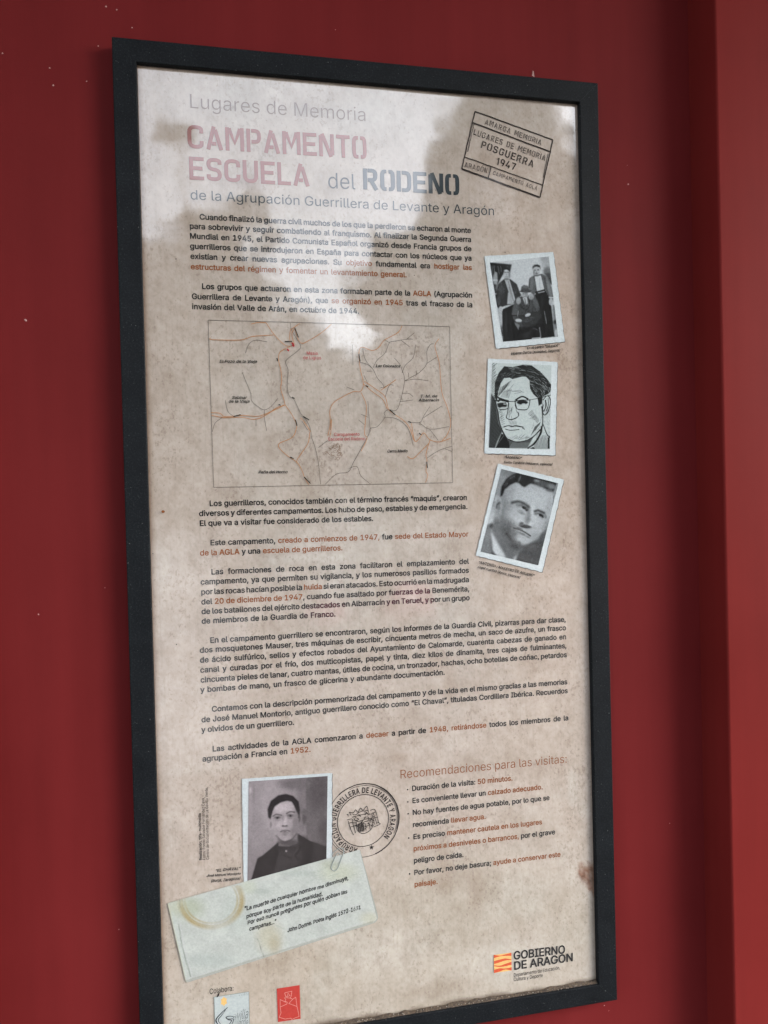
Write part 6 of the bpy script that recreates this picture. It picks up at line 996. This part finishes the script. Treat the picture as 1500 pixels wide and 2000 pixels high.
p.blur(1); p.smooth_noise(.012, 26); p.grain(.014); p.build('photo_image', c, 4, PHOTO, cd4, S_TONE)
# captions in handwriting
def hand(fl, t_, cr_, a, b, cap, off=.012): put_text(fl, t_, P(*cr_(*a)), P(*cr_(*b)), cap, off, shear=.24, jit=.07)
fl = Flat([INK_HAND], 5); c = crop(920, 470, 6.5217); hand(fl, 'En el centro “GRANDE”', c, (705, 1385), (1120, 1352), .0034); hand(fl, 'Vicente García (Aldeasaz, Segovia)', c, (500, 1458), (1130, 1412), .0034); fl.build('handwritten_caption', cd1)
fl = Flat([INK_HAND], 5); c = crop(920, 690, 7.5); hand(fl, '“MORENO”', c, (478, 1540), (735, 1555), .0033); hand(fl, 'Emilio Cardona (Requena, Valencia)', c, (470, 1610), (1185, 1645), .0031); fl.build('handwritten_caption', cd2)
fl = Flat([INK_HAND], 5); c = crop(910, 890, 7.1429); hand(fl, '“ANTONIO / MAESTRO DE AGÜERO”'.replace('Ü', 'U'), c, (165, 1500), (945, 1690), .0034); hand(fl, 'Ángel Fuentes (Ayora, Valencia)', c, (150, 1560), (748, 1712), .0034); fl.build('handwritten_caption', cd3)
fl = Flat([INK_HAND], 5); c = crop(380, 1520, 9.0917); hand(fl, '“EL CHAVAL”', c, (365, 1650), (810, 1615), .0034); hand(fl, 'José Manuel Montorio', c, (210, 1745), (815, 1700), .0032); hand(fl, '(Borja, Zaragoza)', c, (285, 1835), (812, 1790), .0034); fl.build('handwritten_caption', cd4)
fl = Flat([INK_STAMP], 2); c = crop(380, 1520, 9.0917)
put_text(fl, 'Realización: tilfa-multimedia', P(*c(132, 1450)), P(*c(112, 615)), .0032, .014); put_text(fl, 'Fotos: Fondo Salvador Fernández Cava,', P(*c(195, 1445)), P(*c(175, 330)), .0036, .003); put_text(fl, 'Centro de documentación de La Gavilla Verde.', P(*c(258, 1440)), P(*c(236, 150)), .0036, .005)
fl.build('credit_lines', panel)

# ------------------------------------------------------------------ round stamp
c = crop(440, 1490, 4.1667); C0 = np.array(P(*c(1122, 467))); R0 = abs(P(*c(1416, 455))[0] - C0[0])
fl = Flat([INK_STAMP], 2)
def ring(r, wd, a0, a1, st, wob=.0): 
    n = int(abs(a1 - a0) / 4) + 2
    pts = [C0 + (r + rng.normal(0, wob)) * np.array((math.cos(math.radians(a0 + (a1 - a0) * i / n)), math.sin(math.radians(a0 + (a1 - a0) * i / n)))) for i in range(n + 1)]
    V, Fc = ribbon(pts, wd); fl.add(V, Fc, 0, st)
ring(R0 * .993, .0013, -72, 130, 1, .0001); ring(R0 * .993, .0006, 130, 290, 2, .0001); ring(R0 * .945, .0006, -28, 112, 3, .0001); ring(R0 * .945, .0006, 160, 240, 3, .0001); ring(R0 * .975, .0008, -20, 60, 5, .0001); ring(R0 * .70, .0009, 0, 360, 4, .0001)
txt = 'AGRUPACION GUERRILLERA DE LEVANTE Y ARAGON'; tot = natural(txt, .012, .02); rb = R0 * .745; capr = R0 * .145; a_s, a_e = 257, -43
x = 0; size = capr / CAP; sx = math.radians(a_s - a_e) * (rb + capr * .4) / (tot * size)
for ch in txt:
    V, Fc, adv = glyph(ch, .012); am = math.radians(a_s) - (x + adv / 2) * size * sx / (rb + capr * .4)
    e = np.array((math.sin(am), -math.cos(am))); n = np.array((math.cos(am), math.sin(am)))
    if len(V): fl.add([C0 + n * (rb + v_[1] * size) + e * ((v_[0] - adv / 2) * size * sx * .86) for v_ in V], Fc, 0, 1)
    x += adv + .02
st = np.array(P(*c(1190, 686))); sp = [st + (R0 * .075 if i % 2 == 0 else R0 * .032) * np.array((math.sin(i * math.pi / 5 + .1), math.cos(i * math.pi / 5 + .1))) for i in range(10)]
fl.add([st] + sp, [(0, 1 + i, 1 + (i + 1) % 10) for i in range(10)], 0, 1)
def cs(pts, wd, st=1, cv=True):
    q = [P(*c(*p_)) for p_ in pts]; V, Fc = ribbon(curve(q) if cv else q, wd); fl.add(V, Fc, 0, st)
k = 10
for a in (((1030, 440), (1168, 405)), ((1025, 425), (1010, 400), (1040, 405), (1060, 380), (1080, 400), (1100, 365), (1120, 385), (1150, 350), (1165, 400)), ((1035, 415), (1060, 420), (1100, 395), (1160, 385)), ((1066, 480), (1072, 540), (1110, 572), (1160, 560), (1195, 520), (1185, 450), (1066, 480)),
          ((990, 462), (1030, 455), (1035, 480), (1000, 490)), ((1005, 490), (1030, 560), (1045, 585)), ((1035, 480), (1060, 570)), ((1180, 385), (1210, 375), (1225, 395), (1190, 410)), ((1190, 410), (1215, 500)), ((1225, 395), (1250, 490)), ((1205, 520), (1260, 495), (1235, 480)), ((1015, 520), (1050, 510)), ((1200, 450), (1235, 440)),
          ((1128, 460), (1140, 440), (1165, 440), (1160, 470), (1130, 475)), ((1128, 520), (1180, 500)), ((1140, 490), (1145, 550)), ((1170, 490), (1178, 540)), ((1045, 450), (1060, 470)), ((1000, 470), (1020, 540)), ((1200, 400), (1235, 500))): cs(a, .0008, k); k += 1
for i in range(4): cs([(1080 + i * 13, 492 - i * 3), (1088 + i * 13, 560 - i * 2)], .0016, k, False); k += 1
for i in range(60):
    x, y = random.gauss(1125, 62), random.gauss(470, 48)
    if abs(x - 1125) > 130 or abs(y - 470) > 95: continue
    cs([(x, y), (x + random.uniform(-14, 14), y + random.uniform(-12, 12)), (x + random.uniform(-16, 16), y + random.uniform(-14, 14))], random.uniform(.0004, .0010), k); k += 1
fl.build('round_stamp', panel)

# ------------------------------------------------------------------ note paper with the quotation
c = crop(320, 1640, 3.4091)
poly = [(25, 418), (1302, 62), (1418, 488), (1421, 508), (1416, 525), (1403, 541), (1385, 549), (147, 943)]
quad = ((25, 418), (1302, 62), (1424, 545), (147, 943))
p = Paint(quad, 210, 84, (.395, .418, .395)); A = lambda r, g, b: tuple(lin((r, g, b)) * .67)
p.smooth_noise(.018, 60); p.smooth_noise(.010, 20)
for x, y, rx, ry, cc, al in ((1160, 215, 120, 60, (200, 204, 172), .45), (700, 640, 80, 100, (195, 185, 150), .5), (740, 700, 40, 60, (175, 160, 125), .4), (170, 450, 90, 70, (170, 180, 150), .6), (60, 440, 50, 60, (200, 204, 176), .4), (650, 340, 60, 20, (160, 175, 165), .4),
                           (900, 220, 120, 20, (165, 180, 170), .35), (1100, 160, 60, 30, (175, 182, 160), .5), (560, 310, 50, 40, (196, 204, 176), .4), (1370, 520, 60, 40, (205, 200, 165), .4), (300, 800, 160, 40, (170, 185, 180), .3), (480, 480, 90, 120, (185, 196, 188), .4)):
    p.ell(x, y, rx, ry, A(*cc), 1.3, 0, al)
for r, wd, al in ((1.0, .12, .95), (.93, .05, .7), (.84, .05, .8)):
    dx, dy = (p.X - 315) / 208., (p.Y - 398) / 182.; rr = np.hypot(dx, dy); k2 = np.clip(1 - np.abs(rr - r) / wd, 0, 1) * (.65 + .35 * np.sin(3 * np.arctan2(dy, dx) + 1)) * (p.Y > 300)
    p.put(k2 * al, A(176, 156, 102))
p.stroke([(100, 560), (120, 700), (178, 905)], 6, A(130, 140, 135), 5, .8); p.stroke([(106, 395), (106, 450)], 4, A(140, 145, 135), 5, .7); p.stroke([(624, 655), (664, 775)], 4, A(120, 125, 118), 4, .8); p.stroke([(60, 480), (152, 930)], 16, A(200, 212, 205), 8, .4); p.stroke([(25, 418), (145, 940)], 8, A(205, 200, 160), 12, .6)
p.hatch(900, 130, 1280, 420, 14, -20, 80, 4, A(165, 180, 170), .5); p.hatch(560, 560, 1300, 680, 10, 30, 60, 4, A(170, 184, 174), .5)
p.stroke([(147, 938), (1390, 543)], 10, A(150, 152, 138), 10, .6); p.stroke([(1310, 70), (1420, 490)], 6, A(160, 165, 150), 8, .6); p.grain(.010)
keep = np.array([inpoly(x, y, [(20, 412), (1306, 56), (1420, 486), (1424, 508), (1418, 528), (1404, 545), (1385, 553), (146, 949)]) for x, y in zip(p.X, p.Y)])
note = p.build('note_paper', c, 5, NOTE, panel, keep=keep); note['label'] = 'pale greenish note with a coffee ring and a handwritten quotation'
fl = Flat([FOLD], 4); off = np.array((.0009, -.0012)); fl.add([np.array(P(*c(*q))) + off for q in poly[1:]] , [tuple(range(7))], 0); fl.build('printed_edge_line', note)
fl = Flat([INK_HAND], 6)
for t_, a, b in (('“La muerte de cualquier hombre me disminuye,', (535, 470), (1228, 262)), ('porque soy parte de la humanidad.', (548, 518), (1056, 366)), ('Por eso nunca preguntes por quién doblan las', (556, 562), (1220, 350)), ('campanas...”', (568, 602), (748, 548)), ('John Donne. Poeta inglés 1572–1631', (822, 612), (1310, 454))):
    hand(fl, t_, c, a, b, .0052, .012)
fl.build('handwriting', note)
# paper clip printed over the photo and the note
cc = crop(440, 1490, 4.1667); fl = Flat([INK_CLIP, PALE], 7)
cl = [(866, 745), (880, 720), (925, 690), (955, 690), (960, 720), (935, 790), (912, 850), (885, 872), (860, 855), (862, 830), (885, 775), (905, 735), (922, 728), (930, 745)]
V, Fc = ribbon(curve([P(*cc(*q)) for q in cl], 6), .0011); fl.add(V, Fc, 0, 2)
V, Fc = ribbon(curve([P(*cc(x + 3, y - 1)) for x, y in cl], 6), .0004); fl.add(V, Fc, 1, 12); fl.build('paper_clip', panel)

# ------------------------------------------------------------------ logos
fl = Flat([INK], 1); put_text(fl, 'Colabora:', P(*c(304, 1028)), P(*c(466, 1003)), .0068, .002); fl.build('credit_lines', panel)
q4 = [P(*c(*q)) for q in ((334, 1046), (566, 1010), (572, 1320), (344, 1356))]
fl = Flat([PALE, INK_MAP, INK_BLUE, LOGO_YEL, INK_CLIP], 2); fl.add(q4, [(0, 1, 2, 3)], 0)
for i in range(4):
    V, Fc = ribbon([q4[i], q4[(i + 1) % 4]], .0005); fl.add(V, Fc, 4, 3 + i)
put_text(fl, 'Asociación', P(*c(436, 1048)), P(*c(556, 1030)), .0024, -.002, mi0=4, track=.16)
for s, wd in (([(424, 1114), (385, 1150), (350, 1190), (352, 1215), (372, 1240), (380, 1250)], .0018), ([(412, 1130), (378, 1175), (362, 1200), (385, 1236)], .0012), ([(470, 1178), (440, 1172), (414, 1180), (430, 1195), (450, 1200), (436, 1225), (416, 1228)], .0014), ([(430, 1190), (462, 1192), (455, 1222), (438, 1232)], .0010)):
    V, Fc = ribbon(curve([P(*c(*q)) for q in s], 5), wd, .5); fl.add(V, Fc, 2, 12)
for yy in range(5):
    V, Fc = ribbon([P(*c(402, 1045 + yy * 20)), P(*c(402, 1062 + yy * 20))], .0003); fl.add(V, Fc, 4, 10)
cy_, cz_ = P(*c(400, 1074)); fl.add([(cy_ + .004 * math.cos(a * math.pi / 6) * (.8 + .3 * (a % 2)), cz_ + .0058 * math.sin(a * math.pi / 6) * (.8 + .3 * (a % 2))) for a in range(12)], [tuple(range(12))], 3, 11)
put_text(fl, 'avilla', P(*c(458, 1200)), P(*c(560, 1190)), .0120, -.002, shear=.12, jit=.05, mi0=2)
put_text(fl, 'Verde', P(*c(470, 1248)), P(*c(560, 1238)), .0100, -.002, shear=.12, jit=.05, mi0=2)
fl.build('association_logo', panel)
V = [P(*c(*q)) for q in ((364, 1018), (372, 1020), (366, 1038), (352, 1048), (356, 1032))]; fl = Flat([INK_STAMP], 3); fl.add(V, [tuple(range(5))], 0); fl.build('ink_mark', panel)
fl = Flat([EMB_RED, EMB_LINE], 2); q4 = [P(*c(*q)) for q in ((752, 990), (904, 966), (910, 1190), (760, 1212))]; fl.add(q4, [(0, 1, 2, 3)], 0)
E_ = [[(804, 1018), (852, 1006), (848, 1040), (840, 1052), (858, 1060), (878, 1046), (886, 1108), (832, 1088), (858, 1060)], [(804, 1018), (812, 1044), (804, 1052), (812, 1060), (806, 1074), (822, 1080), (818, 1092), (774, 1112), (774, 1062), (812, 1080)], [(774, 1112), (780, 1150), (768, 1180), (808, 1192), (846, 1186), (852, 1194), (884, 1180), (900, 1176), (896, 1150), (886, 1108)],
      [(812, 1044), (840, 1036), (826, 1020), (818, 1050), (842, 1052)]]
for i, s in enumerate(E_):
    V, Fc = ribbon([P(*c(*q)) for q in s], .00065); fl.add(V, Fc, 1, 5 + i)
fl.build('red_emblem', panel)
d = crop(920, 1780, 4.6875)
fl = Flat([LOGO_YEL, LOGO_RED], 2)
def qd(pts, mi, st): fl.add([P(*d(*q)) for q in pts], [tuple(range(len(pts)))], mi, st)
# yellow field, red wavy bars (thin at alternate ends)
qd([(207, 397), (368, 374), (370, 538), (209, 562)], 0, 0)
def bar(top, bot, st):
    tt, bb = curve(top, 4), curve(bot, 4); n = len(tt); V = [P(*d(*q)) for q in tt] + [P(*d(*q)) for q in bb]
    fl.add(V, [(i, i + 1, n + i + 1, n + i) for i in range(n - 1)], 1, st)
bar([(207, 395), (260, 402), (310, 392), (368, 376)], [(207, 426), (260, 410), (310, 405), (368, 404)], 6)
bar([(207, 452), (255, 440), (310, 428), (368, 436)], [(209, 480), (255, 466), (310, 448), (368, 442)], 7)
bar([(207, 490), (260, 494), (310, 478), (369, 458)], [(207, 500), (260, 506), (310, 500), (369, 486)], 8)
bar([(209, 532), (260, 518), (310, 520), (370, 508)], [(209, 562), (260, 548), (310, 530), (370, 538)], 9)
fl.build('striped_emblem', panel)
fl = Flat([INK], 2)
put_text(fl, 'GOBIERNO', P(*d(386, 440)), P(*d(862, 380)), .0112, .022); put_text(fl, 'DE ARAGON', P(*d(388, 534)), P(*d(936, 450)), .0112, .022)
put_text(fl, 'Departamento de Educación,', P(*d(388, 598)), P(*d(816, 528)), .0050, .003); put_text(fl, 'Cultura y Deporte', P(*d(388, 638)), P(*d(656, 598)), .0050, .003)
fl.build('government_lettering', panel)
# small marks on the laminate
fl = Flat([INK_BROWN, INK_STAMP], 8)
for x, y, r, mi in ((319, 999, .0019, 0), (344, 507, .0008, 1), (345, 1258, .0008, 1), (808, 539, .0007, 1), (850, 373, .0006, 1), (985, 494, .0008, 1), (340, 1242, .0004, 1), (299, 1081, .0006, 1), (1152, 1500, .0006, 1), (733, 470, .0006, 1), (1030, 1130, .0007, 0)):
    a, b = P(x, y); fl.add([(a + r * random.uniform(.7, 1.2) * math.cos(q), b + r * random.uniform(.7, 1.2) * math.sin(q)) for q in np.linspace(0, 2 * math.pi, 9)[:-1]], [tuple(range(8))], mi)
fl.build('fly_speck', panel)['kind'] = 'stuff'

# ------------------------------------------------------------------ what the laminate reflects: trees, with an added gravel patch and added bushes in pots
def leaves(centers, radii, n, size):
    v, f = [], []
    wts = np.array([r ** 2.2 for r in radii]); wts /= wts.sum(); idx = rng.choice(len(centers), n, p=wts)
    d = rng.normal(0, 1, (n, 3)); d /= np.linalg.norm(d, axis=1)[:, None]; rr = rng.random(n) ** .45
    C_ = np.array(centers)[idx] + d * (rr * np.array(radii)[idx])[:, None] * np.array([1, 1, .8])
    a = rng.normal(0, 1, (n, 3)); a /= np.linalg.norm(a, axis=1)[:, None]; b = np.cross(a, rng.normal(0, 1, (n, 3))); b /= np.linalg.norm(b, axis=1)[:, None]
    s = size * rng.uniform(.6, 1.3, n)[:, None]
    V = np.stack([C_ - a * s, C_ + b * s * .45, C_ + a * s, C_ - b * s * .45], 1).reshape(-1, 3)
    return V, [(4 * i, 4 * i + 1, 4 * i + 2, 4 * i + 3) for i in range(n)]
def limb(p0, p1, r0, r1, v, f, n=8):
    p0, p1 = np.array(p0, float), np.array(p1, float); d = (p1 - p0) / np.linalg.norm(p1 - p0); u = np.cross(d, (0, 1, .3)); u /= np.linalg.norm(u); w_ = np.cross(d, u); b = len(v)
    for p_, r in ((p0, r0), (p1, r1)):
        v += [tuple(p_ + r * (math.cos(2 * math.pi * k / n) * u + math.sin(2 * math.pi * k / n) * w_)) for k in range(n)]
    f += [(b + k, b + (k + 1) % n, b + n + (k + 1) % n, b + n + k) for k in range(n)]
def tree(x, y, clumps, n, label, size=.16, name='leafy_tree'):
    t_ = empty(name, (x, y, 0)); tag(t_, label, 'tree', 'trees standing behind the camera')
    v, f = [], []; base = (x, y, 0); top = (x + .1, y, 2.6); limb(base, top, .22, .15, v, f)
    cs_, rs = [], []
    for dx, dy, z, r in clumps:
        c0 = np.array((x + dx, y + dy, z)); limb(top, c0, .10, .03, v, f, 6); cs_.append(c0); rs.append(r * .75)
        for _ in range(5):
            q = rng.normal(0, 1, 3); q /= np.linalg.norm(q); cs_.append(c0 + q * r * .75); rs.append(r * random.uniform(.35, .6))
    mesh_obj('trunk', v, f, BARK, t_, smooth=True); V, Fc = leaves(cs_, rs, n, size); mesh_obj('crown', V, Fc, LEAF, t_)
def refl(px, py, dist):
    """where the reflection seen at a photograph pixel comes from, dist metres out from the wall"""
    a, b = on_plane(px, py); d = Vector((a, Y_PRINT, b)) - CAM_LOC; k = dist / d.y
    return a + d.x * k, Y_PRINT - dist, b + d.z * k
def tree_at(px, dist, cl, n, label, size=.16):
    x = refl(px, 800, dist)[0]; cc_ = []
    for qx, qy, r in cl:
        a = refl(qx, qy, dist); cc_.append((a[0] - x, random.uniform(-.5, .5) * r, a[2], r))
    tree(x, -dist, cc_, n, label, size)
tree_at(980, 11, [(1010, 300, 1.15), (900, 360, .8), (1090, 380, 1.3), (880, 480, 1.0), (980, 500, 1.5), (1100, 600, 1.8), (860, 620, 1.0), (960, 700, 1.6), (780, 740, .9), (905, 850, 1.1), (840, 880, 1.0), (1020, 860, 1.3), (1170, 480, 1.3), (1160, 640, 1.5), (1140, 800, 1.6), (1240, 720, 1.5)], 26000, 'tall leafy tree reflected in the right half of the panel')
tree_at(760, 13, [(765, 520, .75), (800, 610, 1.0), (770, 790, 1.2), (640, 760, 1.0), (560, 720, 1.0), (620, 860, 1.0)], 15000, 'rounded leafy tree reflected in the middle of the panel')
tree_at(430, 12, [(425, 520, .85), (380, 610, 1.0), (470, 670, .8), (420, 760, 1.5), (320, 720, 1.2), (520, 820, 1.1), (350, 880, 1.2), (490, 430, .3), (300, 560, .8), (345, 260, .22)], 19000, 'leafy tree reflected in the left half of the panel')
cs_, rs = [], []
for px in range(-300, 1900, 90):
    a = refl(px, 860, 24); cs_.append(np.array((a[0], a[1] + random.uniform(-1, 1), random.uniform(1.6, 3.4)))); rs.append(random.uniform(1.3, 2.2))
V, Fc = leaves(cs_, rs, 30000, .28); tl = mesh_obj('far_hedge', V, Fc, LEAF); tl['kind'] = 'stuff'; tag(tl, 'dark row of far trees across the paving, seen only as a reflection', 'trees')
def ground_hit(px, py):
    a, b = on_plane(px, py); d = Vector((a, Y_PRINT, b)) - CAM_LOC; k = (0.004 - b) / d.z
    return (a + d.x * k, Y_PRINT - d.y * k, 0.004)
rim = [(262, 1120), (300, 1075), (360, 1062), (430, 1090), (470, 1130), (500, 1190), (470, 1240), (430, 1290), (455, 1350), (470, 1420), (450, 1500), (390, 1480), (330, 1530), (255, 1500)]
pt = mesh_obj('added_gravel_patch', [ground_hit(*q) for q in rim], [tuple(range(len(rim)))], ADDED_GRAVEL); pt['kind'] = 'structure'  # added pale patch, shaped to reflect as a light veil
for px, py, sz in ((640, 1192, .11), (806, 1184, .15)):  # added bushes, placed only to give pink spots in the reflection
    x, y, z = refl(px, py, 3.4); t_ = empty('added_flower_bush', (x, y, 0)); tag(t_, 'small pink flowered bush in a round concrete pot, added for its reflection, %s of two reflected in the panel' % ('left' if px < 700 else 'right'), 'plant', 'added potted flower bushes')
    v, f = [], []; limb((x, y, 0), (x, y, .38), .16, .20, v, f, 16); b = len(v); v.append((x, y, .36)); f += [(b - 16 + k, b - 16 + (k + 1) % 16, b) for k in range(16)]; mesh_obj('pot', v, f, POT, t_)
    v, f = [], []; limb((x, y, .3), (x, y, z - .1), .02, .012, v, f, 6); mesh_obj('stem', v, f, BARK, t_)
    V, Fc = leaves([np.array((x, y, z - sz * .9))], [sz * .8], 900, .04); mesh_obj('foliage', V, Fc, LEAF, t_)
    V, Fc = leaves([np.array((x, y, z))], [sz], 2600, .035); mesh_obj('blossom', V, Fc, PETAL, t_)
